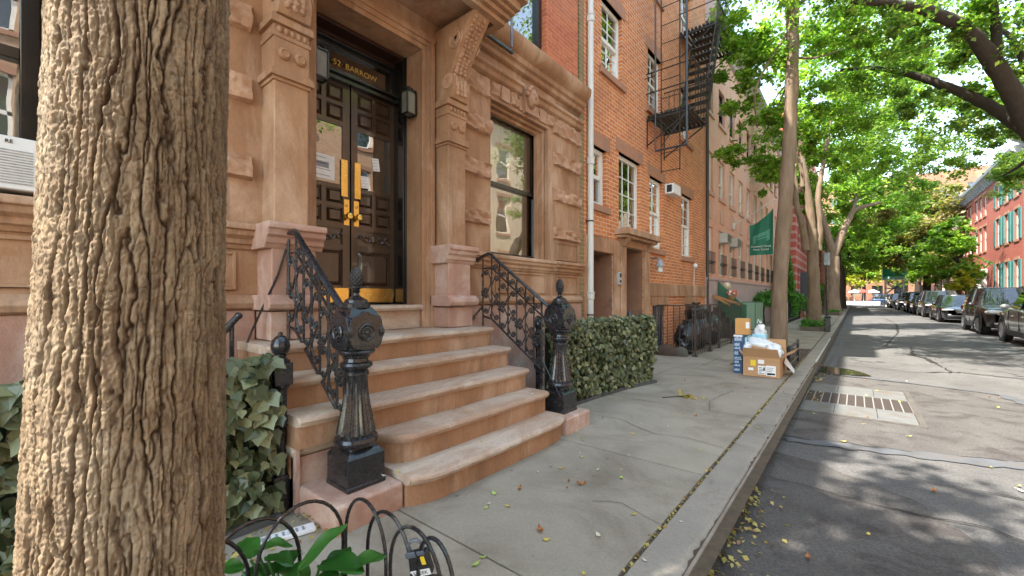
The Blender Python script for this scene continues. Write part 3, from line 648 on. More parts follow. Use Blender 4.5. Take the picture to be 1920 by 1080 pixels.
def leaf(y0, y1, hinge):
    """one leaf of the double door; hinge -1 = left leaf"""
    x = DX; a = MB(); z0, z1 = 1.14, 3.18
    st = .052; ya, yb = y0 + st + (.02 if hinge > 0 else 0), y1 - st - (.02 if hinge < 0 else 0); ym = (ya + yb) / 2; g_ = .022
    cols = ((ya, ym - g_), (ym + g_, yb)); rows = [(3.01, 3.15), (2.835, 2.975), (2.065, 2.205), (1.89, 2.03)]
    GL = (2.245, 2.79); CV = (1.69, 1.84); BG = (1.3, 1.645)
    # sheet with sunk openings
    holes = [(c[0], c[1], r[0], r[1]) for c in cols for r in rows] + [(ya, yb, *GL), (ya, yb, *CV), (ya, yb, *BG)]
    wall(a, y0, y1, z0, z1, x, holes, .028, x - .05)
    for (c0, c1, r0, r1) in holes:
        if (r0, r1) == GL: continue
        e = .03 if r1 - r0 < .2 else .045; xb = x - .021
        n0 = [(xb, c0, r0), (xb, c1, r0), (xb, c1, r1), (xb, c0, r1)]; q = .011
        o1 = [(xb, c0 + q, r0 + q), (xb, c1 - q, r0 + q), (xb, c1 - q, r1 - q), (xb, c0 + q, r1 - q)]
        o2 = [(x + .006, c0 + e, r0 + e), (x + .006, c1 - e, r0 + e), (x + .006, c1 - e, r1 - e), (x + .006, c0 + e, r1 - e)]
        if (r0, r1) == CV: o2 = [(xb + .004, p[1], p[2]) for p in o2]
        a.add(n0 + o1 + o2, [(i, (i + 1) % 4, 4 + (i + 1) % 4, 4 + i) for i in range(4)] + [(4 + i, 4 + (i + 1) % 4, 8 + (i + 1) % 4, 8 + i) for i in range(4)] + [(8, 9, 10, 11)])
    if hinge > 0: a.box(x - .01, x + .014, y0, y0 + .022, z0, z1)
    d = a.build('door', LACQ, bs, ang=20)
    MB().quad((x - .012, ya, GL[0]), (x - .012, yb, GL[0]), (x - .012, yb, GL[1]), (x - .012, ya, GL[1])).build('pane', GLASSD, d)
    MB().quad((x - .06, y0, GL[0] - .1), (x - .06, y1, GL[0] - .1), (x - .06, y1, GL[1] + .1), (x - .06, y0, GL[1] + .1)).build('door_dark_backing', DARKIN, d)  # no blind here: dark sheet standing in for the unlit hall
    cv = MB(); yc, zc = (ya + yb) / 2, sum(CV) / 2
    for sgn in (-1, 1):
        for k in range(2):
            pts = []
            for i in range(22):
                t = i / 21 * 4.6; r_ = .05 * (1 - i / 26)
                pts.append((x - .008, yc + sgn * (.06 + k * .09 + r_ * math.cos(t)), zc + (.04 - r_) * .2 + r_ * .8 * math.sin(t) * (1 if k else -1)))
            cv.tube(pts, [.011 * (1 - i / 30) for i in range(22)], 6)
        for k in range(5): cv.ball((x - .01, yc + sgn * (.03 + k * .038), zc + rnd(-.03, .03)), (.012, .02, .014), 8, 6)
    cv.ball((x - .008, yc, zc), (.014, .028, .04), 10, 8)
    cv.build('carved_scroll', LACQ, d)
    k = MB().box(x - .005, x + .004, y0 + .015, y1 - .015, 1.15, 1.285); k.build('kick_plate', BRASS, d, bevel=.001, seg=1)
    p0, p1 = (y1 - .1, y1 - .012) if hinge < 0 else (y0 + .028, y0 + .116)
    MB().box(x - .004, x + .005, p0 + .012, p1 - .012, 2.14, 2.485).build('push_plate', BRASS, d, bevel=.001, seg=1)
    pm = (p0 + p1) / 2 + (.02 if hinge < 0 else -.015)
    h = MB().box(x - .004, x + .007, pm - .026, pm + .026, 1.875, 2.115); n0 = len(h.v)
    h.lathe([(.014, 0), (.012, .03), (.02, .036), (.032, .046), (.034, .058), (.026, .07), (.008, .075)], (0, 0, 0), 18); h.xf(Matrix.Translation((x + .004, pm, 1.955)) @ Matrix.Rotation(R(90), 4, 'Y'), n0)
    h.ball((x + .008, pm, 2.06), (.01, .014, .014), 10, 6)
    h.build('door_handle', BRASS, d)
    return d
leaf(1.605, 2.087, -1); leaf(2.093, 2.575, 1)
# paper notices taped to the door glass
def notice(label, yc, zc, w_, h_, rot, lines, big=False):
    t = thing('paper_notice', (DX - .008, yc, zc), label, 'notice', 'paper notices on the front door')
    a = MB().box(-.0012, .0012, -w_ / 2, w_ / 2, -h_ / 2, h_ / 2)
    Mx = Matrix.Translation((DX - .008, yc, zc)) @ Matrix.Rotation(R(rot), 4, 'X')
    a.xf(Mx); a.build('sheet', PAPER, t)
    b = MB()
    for i in range(lines):
        z = h_ * (.36 - .72 * i / max(lines - 1, 1)); b.box(.0012, .002, -w_ * .38, w_ * rnd(.1, .38), z - h_ * .014, z + h_ * .014)
    if big: b.box(.0012, .002, -w_ * .3, w_ * .32, -h_ * .05, h_ * .2)
    b.xf(Mx); b.build('print', INKG, t)
notice('wide white poster taped inside the left door glass', 1.79, 2.38, .3, .22, 0, 4, True)
notice('tilted white note, upper of two on the right door glass', 2.37, 2.52, .075, .125, 8, 4)
notice('tilted white note just above the right lower panels', 2.25, 2.32, .085, .115, 5, 4)
# wall lanterns
def lantern(y, label):
    t = thing('wall_lantern', (-3.44, y, 3.1), label, 'lantern', 'wall lanterns either side of the transom')
    a = MB(); x, z = -3.4, 2.99; w_ = .05; h_ = .225
    for sx in (-1, 1):
        for sy in (-1, 1): a.box(x + sx * w_ - .006, x + sx * w_ + .006, y + sy * w_ - .006, y + sy * w_ + .006, z, z + h_)
    for zz in (z, z + h_):
        a.box(x - w_ - .006, x + w_ + .006, y - w_ - .006, y - w_ + .006, zz - .007, zz + .007).box(x - w_ - .006, x + w_ + .006, y + w_ - .006, y + w_ + .006, zz - .007, zz + .007)
        a.box(x - w_ - .006, x - w_ + .006, y - w_, y + w_, zz - .007, zz + .007).box(x + w_ - .006, x + w_ + .006, y - w_, y + w_, zz - .007, zz + .007)
    a.box(x - w_, x + w_, y - w_, y + w_, z + h_ + .004, z + h_ + .014)
    n0 = len(a.v); a.lathe([(.07, 0), (.03, .03), (.01, .045)], (x, y, z + h_ + .012), 4)
    a.box(x - .1, x - w_, y - .012, y + .012, z + .12, z + .14); a.box(x - .13, x - .1, y - .04, y + .04, z + .04, z + .21)
    a.build('lantern_frame', BLACKP, t)
    e = .006; b = MB().box(x - w_ + e, x + w_ - e, y - w_ + e, y + w_ - e, z + .01, z + h_ - .01); b.build('lantern_glass', GLASSL, t)
lantern(2.535, 'black framed lantern on the door jamb nearest the stone bracket and window')
lantern(1.65, 'black framed lantern half hidden by the left entrance pilaster')
# window guard / steel frame hung above the cornice
wg = thing('window_guard', (-3.0, 3.3, 4.2), 'black steel bracket frame hanging in front of the upper window over the cornice', 'window guard')
a = MB()
a.tube([(-2.98, 3.12, 5.6), (-2.98, 3.12, 3.93)], .014, 8).tube([(-2.98, 3.62, 5.6), (-2.98, 3.62, 4.0)], .014, 8)
a.build('post', STEEL, wg)
b = MB().box(-3.0, -2.96, 3.1, 3.64, 3.93, 3.955).box(-3.28, -2.96, 3.1, 3.64, 4.46, 4.49); b.build('rail', BLACKP, wg)
# window air conditioner
ac = thing('window_air_conditioner', (-3.4, -.1, 1.73), 'white air conditioner with a slotted grille in the lower left window behind the trunk', 'air conditioner')
a = MB().box(-3.6, -3.24, -.42, .12, 1.735, 2.0); a.build('case', WHITE, ac, bevel=.008)
b = MB()
for i in range(13): z = 1.765 + i * .0135; b.box(-3.241, -3.236, -.4, .1, z, z + .005)
b.build('louvre_grille', M('grey_grille', (.2, .2, .2), (.45, .45, .45), 40, .5), ac)
text('RE', .026, (-3.238, .02, 1.972), (R(90), 0, R(90)), INK, ac)
# ---------------------------------------------------------------- stoop
stp = thing('stone_stoop', (-2.5, 2.05, 0), 'brownstone front steps with rounded nosings rising to the double door', 'steps')
NX = [-1.88, -2.1, -2.32, -2.54, -2.76]; NZ = [.18, .36, .54, .72, .9]
for k in range(5):
    x, z = NX[k], NZ[k]; ya, yb = (1.462, 3.1) if k == 0 else (1.02, 3.1)
    xb = NX[k + 1] - .04 if k < 4 else -3.32
    if k: xb -= .02
    if k < 2: xb -= .3
    pr = [(0, -.055), (.012, -.055), (.014, -.045), (.03, -.042), (.04, -.026), (.036, -.01), (.022, -.001), (0, 0)]
    a = MB(); n = 54; vs = []; 
    def front(y):
        t = (y - ya) / (yb - ya); e = min(t, 1 - t) * (yb - ya)
        return x + (-.07 * max(0, 1 - e / .22) ** 2 if k == 0 else -.02 * max(0, 1 - e / .05) ** 2) + (.015 * math.sin(math.pi * t)) - .035 - (.3 * min(1, max(0, (1.62 - y) / .2)) ** 2 if k == 1 else 0)
    ys = [ya, ya + .01, ya + .03, ya + .07, ya + .13] + [ya + .2 + (yb - ya - .4) * i / n for i in range(n + 1)] + [yb - .13, yb - .07, yb - .03, yb - .01, yb]
    for y in ys:
        f_ = front(y)
        ch = max(0, rnd(-.012, .008)) + rnd(0, .002)
        vs += [(xb, y, z - .055), (f_ - .02, y, z - .055)] + [(f_ + d - (ch if d > .02 else 0), y, z + h - (ch * .5 if h > -.012 and d > .02 else 0)) for d, h in pr] + [(xb, y, z)]
    m = len(pr) + 3; q = len(ys)
    a.add(vs, [(i * m + j, i * m + (j + 1) % m, (i + 1) * m + (j + 1) % m, (i + 1) * m + j) for i in range(q - 1) for j in range(m)] + [tuple(range(m)), tuple((q - 1) * m + j for j in range(m - 1, -1, -1))])
    st = a.build('step', TREAD, stp)
    r_ = MB(); vs = []
    zb = z - .18 if k else -.01
    for y in ys: f_ = front(y) - .006; vs += [(f_, y, zb), (f_, y, z - .054)]
    r_.add(vs, [(2 * i, 2 * i + 1, 2 * i + 3, 2 * i + 2) for i in range(q - 1)])
    r_.quad((front(ya) - .006, ya + .004, zb), (xb - .1, ya + .004, zb), (xb - .1, ya + .004, z - .054), (front(ya) - .006, ya + .004, z - .054)); r_.quad((front(yb) - .006, yb - .004, zb), (xb - .1, yb - .004, zb), (xb - .1, yb - .004, z - .054), (front(yb) - .006, yb - .004, z - .054))
    r_.build('riser', STONE, st, flat=False)
a = MB()
a.mark()
for k in range(1, 5): a.box(-3.3, (NX[k] if k > 1 else -2.36) - .07, 1.03, 1.05, 0, NZ[k] - .06)
a.box(-3.2, -2.41, 1.05, 1.47, 0, .3).mark()
for k in range(1, 5): a.box(-3.3, NX[k] - .07, 3.07, 3.09, 0, NZ[k] - .06)
a.each('side_wall', PINK, stp)
for y0, y1 in ((1.05, 1.46), (3.1, 3.51)):
    x1 = -2.0 if y0 < 2 else -1.93
    MB().box(x1 - .42, x1, y0, y1, -.02, .145).build('pedestal', PINK, stp, bevel=.018, seg=3)
# ---- cast iron newels
def newel(c, label):
    t = thing('newel_post', c, label, 'newel post', 'cast iron newel posts at the foot of the steps'); x, y, z = c
    b = MB(); w_ = .118
    b.box(x - w_, x + w_, y - w_, y + w_, z, z + .028).box(x - w_ + .004, x + w_ - .004, y - w_ + .004, y + w_ - .004, z + .026, z + .175)
    b.add([(x + sx * q, y + sy * q, z + h) for q, h in ((w_ - .004, .175), (.09, .205), (.082, .208), (.08, .225)) for sx, sy in ((-1, -1), (1, -1), (1, 1), (-1, 1))],
          [(4 * l + i, 4 * l + (i + 1) % 4, 4 * l + 4 + (i + 1) % 4, 4 * l + 4 + i) for l in range(3) for i in range(4)] + [(12, 13, 14, 15)])
    b.build('base', IRON, t, bevel=.005)
    s_ = MB(); s_.lathe([(.095, .222), (.116, .232), (.123, .25), (.116, .268), (.1, .276), (.1, .282), (.108, .288), (.106, .3), (.094, .36), (.08, .43), (.069, .5), (.064, .56), (.066, .61), (.07, .625)], c, 80, flute=(.287, .606, .1, 20))
    s_.lathe([(.06, .61), (.072, .618), (.072, .63), (.064, .64), (.07, .65), (.088, .66), (.092, .672), (.086, .686), (.07, .692), (.066, .71), (.076, .716), (.078, .726), (.1, .738), (.108, .75), (.1, .765), (.07, .77)], c, 36)
    s_.build('shaft', IRON, t)
    h = MB(); hz = z + .86; hw = .108
    h.box(x - hw + .02, x + hw - .02, y - hw + .02, y + hw - .02, hz - .095, hz + .09)
    out = []
    for i in range(60):
        w = 2 * math.pi * i / 60; r_ = .112 + .005 * math.cos(8 * w)
        px, pz = r_ * math.cos(w), r_ * math.sin(w)
        if pz < -.05: px *= 1 - .0 ; pz = pz * .9 - .006 * math.cos(6 * w)
        out.append((px, pz))
    for ax, sg in (('x', -1), ('x', 1), ('y', -1), ('y', 1)):
        base_ = (x if ax == 'x' else y) + sg * hw; po = [((y if ax == 'x' else x) + p[0], hz + p[1]) for p in out]
        a0, b0 = sorted((base_ - sg * .026, base_)); h.prism(po, ax, a0, b0)
        n0 = len(h.v); h.lathe([(.05, 0), (.05, .006), (.043, .012), (.036, .006), (.014, .006), (.012, .016), (.003, .02)], (0, 0, 0), 24)
        for k in range(8):
            w = k * math.pi / 4; h.ball((.026 * math.cos(w), .026 * math.sin(w), .008), (.009, .009, .006), 6, 4)
        rot = Matrix.Rotation(R(90) * sg, 4, 'Y') if ax == 'x' else Matrix.Rotation(R(-90) * sg, 4, 'X')
        pos = (base_, y, hz) if ax == 'x' else (x, base_, hz); h.xf(Matrix.Translation(pos) @ rot, n0)
    h.add([(x + sx * q, y + sy * q, hz + zz) for q, zz in ((.094, .085), (.075, .122), (.062, .14)) for sx, sy in ((-1, -1), (1, -1), (1, 1), (-1, 1))],
          [(4 * l + i, 4 * l + (i + 1) % 4, 4 * l + 4 + (i + 1) % 4, 4 * l + 4 + i) for l in range(2) for i in range(4)] + [(8, 9, 10, 11)])
    h.build('head', IRON, t, bevel=.003)
    f = MB(); f.lathe([(.06, .99), (.078, .997), (.08, 1.018), (.066, 1.024), (.062, 1.04), (.04, 1.052), (.02, 1.066), (.016, 1.08), (.024, 1.088), (.018, 1.095), (.02, 1.1), (.036, 1.108), (.038, 1.118), (.026, 1.126)], c, 28)
    for i in range(9):
        tt = i / 8; rr = .036 * math.sin(math.pi * (.28 + .7 * tt)) ** .8
        for k in range(9):
            w = 2 * math.pi * (k + .5 * (i % 2)) / 9; f.ball((x + rr * .8 * math.cos(w), y + rr * .8 * math.sin(w), z + 1.132 + tt * .085), (.0125, .0125, .013), 6, 5)
    f.lathe([(.02, 1.12), (.033, 1.14), (.034, 1.165), (.022, 1.2), (.006, 1.222), (.001, 1.23)], c, 16)
    f.build('finial', IRON, t)
newel((-2.21, 1.285, .143), 'near black cast iron newel with pinecone finial on the pink plinth block')
newel((-2.14, 3.31, .143), 'far black cast iron newel beside the hedge and right end of the steps')
# ---- scrolled stair railings
def spiral(mb, x, y, z, r, turns, d, st, th=.006, tail=None):
    pts = []
    if tail: pts.append(tail)
    n = int(14 * turns)
    for i in range(n + 1):
        a_ = st + d * 2 * math.pi * turns * i / n; q = r * (1 - .8 * i / n); pts.append((x + q * math.cos(a_), y, z + q * math.sin(a_)))
    mb.tube(pts, th, 6); mb.ball(pts[-1], th * 1.6, 8, 6)
def railing(y, xe, ze, label, rod):
    t = thing('stair_railing', (-2.6, y, .4), label, 'railing', 'scrolled iron stair railings')
    x0, z0 = -2.92, 1.63; x1, z1 = xe, ze; sl = (z1 - z0) / (x1 - x0)
    H = lambda x: z0 + sl * (x - x0)
    a = MB()
    # moulded handrail with a level return at the top
    prof = [(-.02, 0), (-.024, .012), (-.016, .026), (0, .031), (.016, .026), (.024, .012), (.02, 0)]
    def rail(pts):
        vs = []
        for p in pts: vs += [(p[0], y + d, p[1] + h) for d, h in prof]
        m = len(prof); a.add(vs, [(i * m + j, i * m + (j + 1) % m, (i + 1) * m + (j + 1) % m, (i + 1) * m + j) for i in range(len(pts) - 1) for j in range(m)] + [tuple(range(m)), tuple((len(pts) - 1) * m + j for j in range(m - 1, -1, -1))])
    rail([(-3.1, 1.58), (-3.06, 1.6), (x0 - .03, 1.635), (x0 + .01, z0), (x0 + .06, H(x0 + .06)), (x1, z1)])
    n0 = len(a.v); a.lathe([(.024, 0), (.03, .012), (.024, .024)], (0, 0, 0), 14); a.xf(Matrix.Translation((-3.115, y, 1.595)) @ Matrix.Rotation(R(90), 4, 'Y'), n0)
    a.build('handrail', IRON, t)
    b = MB()
    b.tube([(-3.02, y, 1.5), (x0 + .02, y, 1.5), (x1 + .01, y, H(x1) - .14)], .009, 6)
    lo_ = lambda x: H(x) - .64
    b.tube([(-3.02, y, 1.0), (x0 + .02, y, lo_(x0 + .02)), (-2.22, y, lo_(-2.22))], .011, 6)
    b.build('rail', IRON, t)
    xs = [-3.02, -2.9, -2.79, -2.68, -2.57, -2.46, -2.36, -2.27]
    c = MB()
    for i, x in enumerate(xs):
        top = H(x) - .002 if x > x0 else 1.6; bot = lo_(x) if x > x0 else .92
        if i == 0: bot = .9
        if i == len(xs) - 1: bot = .37
        c.mark(); c.tube([(x, y, bot), (x, y, top)], .0085 if 0 < i < len(xs) - 1 else .011, 6)
        if 0 < i < len(xs) - 1:
            zc = bot + (top - bot) * .5
            for q in (-.05, .05): c.lathe([(.009, -.008), (.014, 0), (.009, .008)], (x, y, zc + q * 3), 8)
    c.each('baluster', IRON, t)
    d = MB()
    for i, x in enumerate(xs[:-1]):
        xm = x + .055; top = H(xm) - .14 if xm > x0 else 1.5; bot = lo_(xm) if xm > x0 else 1.0
        L_ = top - bot
        for q, dr in ((.9, 1), (.55, -1), (.42, 1), (.12, -1)):
            zc = bot + L_ * q; sg = 1 if (i + dr) % 2 else -1
            spiral(d, xm - sg * .012, y, zc, .032, 1.6, sg * dr, math.pi * (0 if sg > 0 else 1), .006, tail=(x + (.11 if sg > 0 else 0), y, zc - .07 * dr))
        if xm > x0 + .02: spiral(d, xm, y, H(xm) - .07, .03, 1.5, 1, .4, .0055, tail=(xm + .05, y, H(xm + .05) - .14)); spiral(d, xm - .035, y, H(xm - .03) - .095, .02, 1.3, -1, 2, .005)
        if i % 2 == 0:
            zc = bot + L_ * .48
            for w in range(4): d.ball((x + .022 * math.cos(w * 1.57 + .78), y, zc + .022 * math.sin(w * 1.57 + .78)), (.014, .008, .014), 8, 6)
        for w in range(3): d.ball((x + rnd(-.02, .02), y, bot + L_ * (.15 + .35 * w)), (.012, .008, .018), 6, 5)
    d.build('scrollwork', IRON, t)
    if rod == 'L':
        MB().tube([(-3.03, y - .01, 1.53), (-3.04, y - .06, 1.35), (-3.09, y - .2, .98), (-3.1, y - .225, .9), (-3.09, y - .21, .86), (-3.08, y - .17, .845)], .0075, 8).build('brace_rod', IRON, t)
    else:
        MB().tube([(-3.02, y, 1.12), (-3.03, y - .05, 1.06), (-3.05, y - .13, .98)], .01, 8).tube([(-3.045, y - .11, 1.0), (-3.06, y - .17, .945)], .02, 10).build('brace_rod', IRON, t)
        MB().tube([(-2.27, y, .62), (-2.05, y - .02, .3)], .007, 6).build('brace_rod', IRON, t)
railing(1.25, -2.25, 1.085, 'near scrolled iron railing running down to the pinecone newel in front of the door', 'L')
railing(3.2, -2.19, 1.1, 'far scrolled iron railing under the curtained ground floor window', 'R')
# areaway handrail and small area posts
ah = thing('area_handrail', (-3.1, .9, .3), 'short black tube handrail sloping down beside the trunk to the basement area', 'handrail')
a = MB().tube([(-3.08, -.1, -.25), (-3.08, .93, 1.035), (-3.08, .965, 1.075)], .021, 12); a.ball((-3.08, .968, 1.078), .024, 12, 8); a.build('rail', IRON, ah)
MB().tube([(-3.08, .93, 1.03), (-3.08, .93, .0)], .014, 8).build('support', IRON, ah)
def areapost(c, label, pine=False):
    t = thing('area_post', c, label, 'iron post', 'short iron area posts'); x, y, z = c
    a = MB(); a.box(x - .055, x + .055, y - .055, y + .055, 0, .18).box(x - .062, x + .062, y - .062, y + .062, .18, .205)
    a.lathe([(.05, .2), (.036, .24), (.033, .3), (.036, .46), (.05, .47), (.054, .5), (.05, .53), (.036, .54), (.034, .6), (.036, .68), (.048, .69), (.05, .705)], c, 20, flute=(.3, .66, .1, 10))
    a.build('shaft', IRON, t, bevel=.004)
    b = MB().box(x - .05, x + .05, y - .05, y + .05, .705, .83); b.lathe([(.05, .83), (.052, .84), (.03, .852), (.028, .862), (.036, .87), (.03, .876)], c, 20); b.build('head', IRON, t, bevel=.004)
    f = MB()
    if pine: f.lathe([(.02, .87), (.044, .9), (.046, .925), (.03, .965), (.012, .985), (.01, 1.0), (.001, 1.01)], c, 16)
    else: f.lathe([(.022, .872), (.042, .888), (.05, .915), (.05, .93), (.042, .958), (.024, .978), (.012, .984), (.012, .998), (.002, 1.004)], c, 24)
    f.build('finial', IRON, t)
areapost((-2.52, 1.0, 0), 'black iron post with ball top at the end of the near ivy hedge')
areapost((-2.52, 3.5, 0), 'black iron post standing just behind the far newel')
areapost((-2.6, 5.93, 0), 'black iron post with small flame finial past the far end of the ivy hedge', True)
# ---- artificial ivy hedges on the area fence
def ivy(name, path, ztop, n, label, seed, lsz):
    rs = random.Random(seed); t = thing(name, (path[0][0], path[0][1], 0), label, 'hedge', 'leafy hedges on the area fence')
    bk = MB()
    for p, q in zip(path, path[1:]):
        bk.quad((p[0] - .06, p[1], .03), (q[0] - .06, q[1], .03), (q[0] - .06, q[1], ztop - .03), (p[0] - .06, p[1], ztop - .03))
    bk.build('backing_mesh', M('dark_green_net', (.008, .016, .01), (.015, .03, .016), 30, .9), t)
    seg = [math.dist(p, q) for p, q in zip(path, path[1:])]; tot = sum(seg)
    V = []; F = []
    shape = [(0, 0), (.42, .12), (.5, .42), (.26, .62), (0, 1), (-.26, .62), (-.5, .42), (-.42, .12)]
    for k in range(n):
        d = rs.uniform(0, tot); i = 0
        while d > seg[i] and i < len(seg) - 1: d -= seg[i]; i += 1
        u = d / seg[i]; p, q = path[i], path[i + 1]
        x = p[0] + (q[0] - p[0]) * u; y = p[1] + (q[1] - p[1]) * u; tn = Vector((q[0] - p[0], q[1] - p[1], 0)).normalized(); nn = Vector((tn.y, -tn.x, 0))
        if nn.x < 0: nn = -nn
        top = rs.random() < .13
        z = ztop + rs.uniform(-.02, .05) if top else rs.uniform(.03, ztop)
        bulge = .02 + .05 * vnoise(np.array([y * 4 + seed]), np.array([z * 5]), seed)[0] + rs.uniform(-.04, .035)
        o = Vector((x, y, z)) + nn * (bulge if not top else rs.uniform(-.14, .03))
        s_ = lsz * rs.uniform(.6, 1.25)
        nrm = (nn + Vector((rs.gauss(0, .45), rs.gauss(0, .45), rs.gauss(.35 if not top else 1.2, .4)))).normalized()
        dn = Vector((rs.gauss(0, .5), rs.gauss(0, .5), -1)); dn = (dn - nrm * dn.dot(nrm)).normalized(); sd_ = nrm.cross(dn)
        b0 = len(V); fold = rs.uniform(.05, .3); cup = rs.uniform(-.25, .1)
        for (a_, b_) in shape: V.append(tuple(o + sd_ * (a_ * s_) + dn * (b_ * s_) + nrm * (s_ * (abs(a_) * fold + cup * b_ * b_))))
        F += [(b0, b0 + 1, b0 + 2, b0 + 3, b0 + 4), (b0, b0 + 4, b0 + 5, b0 + 6, b0 + 7)]
    m = MB(); m.v = V; m.f = F
    m.build('foliage', HEDGE, t, flat=True)
    kb_ = MB()
    for p, q in zip(path, path[1:]): kb_.prism([(p[0] - .16, p[1]), (p[0] + .07, p[1]), (q[0] + .07, q[1]), (q[0] - .16, q[1])], 'z', 0, .035)
    kb_.build('base_kerb', MULCHB, t)
    return t
ivy('ivy_hedge', [(-2.46, -.9), (-2.45, .95)], .83, 1900, 'dark green ivy hedge with big leaves behind the trunk, left of the steps', 3, .076)
ivy('ivy_hedge', [(-2.47, 3.62), (-2.44, 4.4), (-2.36, 5.2), (-2.22, 5.82), (-2.45, 5.92)], .9, 4200, 'olive green ivy hedge right of the steps below the white downpipe', 8, .056)
# ---------------------------------------------------------------- orange brick row house
def at(u, v, d):
    """world point seen at photo pixel (u, v) at depth d metres along the view axis"""
    s, c = math.sin(math.atan(645 / 785.)), math.cos(math.atan(645 / 785.)); l = (u - 960) / 785. * d
    return Vector((-s * d + c * l, c * d + s * l, 1.2 - (v - 557) / 785. * d))
bb = thing('brick_row_house', (-3.3, 9.1, 0), 'orange brick row house with white sash windows and a brown stone doorway', 'building')
BW = [(6.0, 6.56, 2.72, 3.68), (7.04, 8.02, 2.42, 3.82), (8.5, 9.27, 2.22, 3.72), (10.56, 11.4, 2.2, 3.74)]
B2 = [(6.38, 7.18, 5.05, 6.28), (8.4, 9.16, 5.1, 6.32), (10.5, 11.3, 5.1, 6.32)]
B3 = [(6.38, 7.18, 7.6, 8.9), (8.4, 9.16, 7.6, 8.9), (10.5, 11.3, 7.6, 8.9)]
BB = [(8.66, 9.44, .08, 1.02), (10.85, 11.62, .08, 1.02)]
DR = (7.28, 8.14, 0, 2.12, .62); AL = (5.98, 6.78, .0, 1.95, .42)
m = MB(); wall(m, 5.8, 12.62, 0, 11.2, WX, BW + B2 + B3 + BB + [DR, AL], .13, -11); m.build('brick_wall', BRICK, bb)
m = MB().box(-3.5, WX - .004, 5.665, 5.8, 0, 11.2); m.build('mossy_brick_edge', BRICKM, bb)
ls = MB()
for y0, y1, z0, z1 in BW + B2 + B3:
    ls.mark(); ls.box(WX - .1, WX + .012, y0 - .12, y1 + .12, z1, z1 + .24)
for y0, y1, z0, z1 in B2 + B3 + [BW[0], BW[2], BW[3]]: ls.mark(); ls.box(WX - .1, WX + .05, y0 - .1, y1 + .1, z0 - .11, z0)
ls.each('stone_lintel', LSTONE, bb, bevel=.006)
bc = MB().box(WX - .05, WX + .02, 8.45, 12.615, 1.24, 1.5)
for y0, y1, z0, z1 in BB: bc.box(WX - .1, WX + .026, y0 - .1, y1 + .14, 1.02, 1.215)
bc.box(WX - .05, WX + .035, 8.45, 12.61, 1.215, 1.24)
bc.build('belt_course', STONE, bb, bevel=.005)
g4 = [(1, 1, 1, 1), (3, 4, 1, 1), (2, 3, 2, 3), (2, 3, 2, 3)]
for (y0, y1, z0, z1), gr in zip(BW, g4): window(bb, y0, y1, z0, z1, WX - .1, WHITEP, grid=gr, meet=0 if gr[1] == 4 else .52, fw=.075, bar=.022, inner=SHADEM, ins=.3)
for y0, y1, z0, z1 in B2 + B3: window(bb, y0, y1, z0, z1, WX - .1, WHITEP, grid=(2, 3, 2, 3), fw=.07, bar=.022, inner=SHADEM, ins=.3)
for y0, y1, z0, z1 in BB:
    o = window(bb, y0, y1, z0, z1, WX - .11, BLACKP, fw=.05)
    a = MB()
    for i in range(7): q = y0 + .06 + (y1 - y0 - .12) * i / 6; a.mark(); a.tube([(WX - .03, q, z0), (WX - .03, q, z1)], .011, 6)
    a.each('window_bar', STEEL if y0 < 9 else IRON, o)
# doorway and mailbox alcove
dw = MB()
dw.box(WX - .02, WX + .05, 7.05, 7.27, 0, 2.12).box(WX - .02, WX + .05, 8.15, 8.4, 0, 2.12).box(WX - .02, WX + .045, 7.05, 8.4, 2.125, 2.26)
dw.box(WX - .02, WX + .25, 6.88, 8.52, 2.31, 2.42).box(WX - .02, WX + .18, 6.93, 8.47, 2.26, 2.308)
for y in (7.07, 8.2):
    for k in range(4): dw.box(WX, WX + .16 - .025 * k, y + .02, y + .15, 2.225 - .035 * k, 2.26 - .035 * k)
dw.box(WX - .01, WX + .03, 5.81, 5.97, 0, 2.2).box(WX - .01, WX + .03, 6.79, 7.04, 0, 2.2).box(WX - .01, WX + .03, 5.97, 6.79, 1.955, 2.2)
dw.box(WX + .03, WX + .045, 6.86, 6.98, .15, 1.1)
dw.build('stone_doorway', STONE, bb, bevel=.006)
m = MB()
for y0, y1, z0, z1, d in (DR, AL):
    X = WX - d + .002; m.quad((X, y0, z0), (X, y1, z0), (X, y1, z1), (X, y0, z1)); e = .003
    m.quad((WX - .005, y0 + e, z0), (X, y0 + e, z0), (X, y0 + e, z1), (WX - .005, y0 + e, z1)); m.quad((WX - .005, y1 - e, z0), (X, y1 - e, z0), (X, y1 - e, z1), (WX - .005, y1 - e, z1))
    m.quad((WX - .005, y0, z1 - e), (X, y0, z1 - e), (X, y1, z1 - e), (WX - .005, y1, z1 - e))
m.build('recess_lining', M('stained_brown_render', (.3, .15, .085), (.22, .11, .065), 2.5, .85, .003, 50, c3=(.12, .075, .055), sc3=1.8, t3=(.52, .7)), bb)
d = MB(); d.box(WX - .615, WX - .56, 7.3, 8.12, .02, 2.1)
for z0, z1 in ((.2, .9), (1.1, 1.95)):
    for y0, y1 in ((7.4, 7.66), (7.76, 8.02)): d.box(WX - .562, WX - .55, y0, y1, z0, z1)
d = d.build('door', M('dark_green_door_paint', (.01, .03, .025), None, 6, .3), bb, bevel=.004)
a = MB(); a.box(WX - .56, WX - .548, 7.36, 7.41, .95, 1.3).tube([(WX - .545, 7.385, 1.0), (WX - .5, 7.385, 1.03), (WX - .5, 7.385, 1.2), (WX - .545, 7.385, 1.23)], .01, 8); a.build('handle', STEEL, d)
# cornice
a = MB(); band(a, [(.05, 10.5), (.1, 10.6), (.35, 10.8), (.4, 11.0), (.4, 11.1), (0, 11.25)], 5.7, 12.62); a.build('roof_cornice', LSTONE, bb)
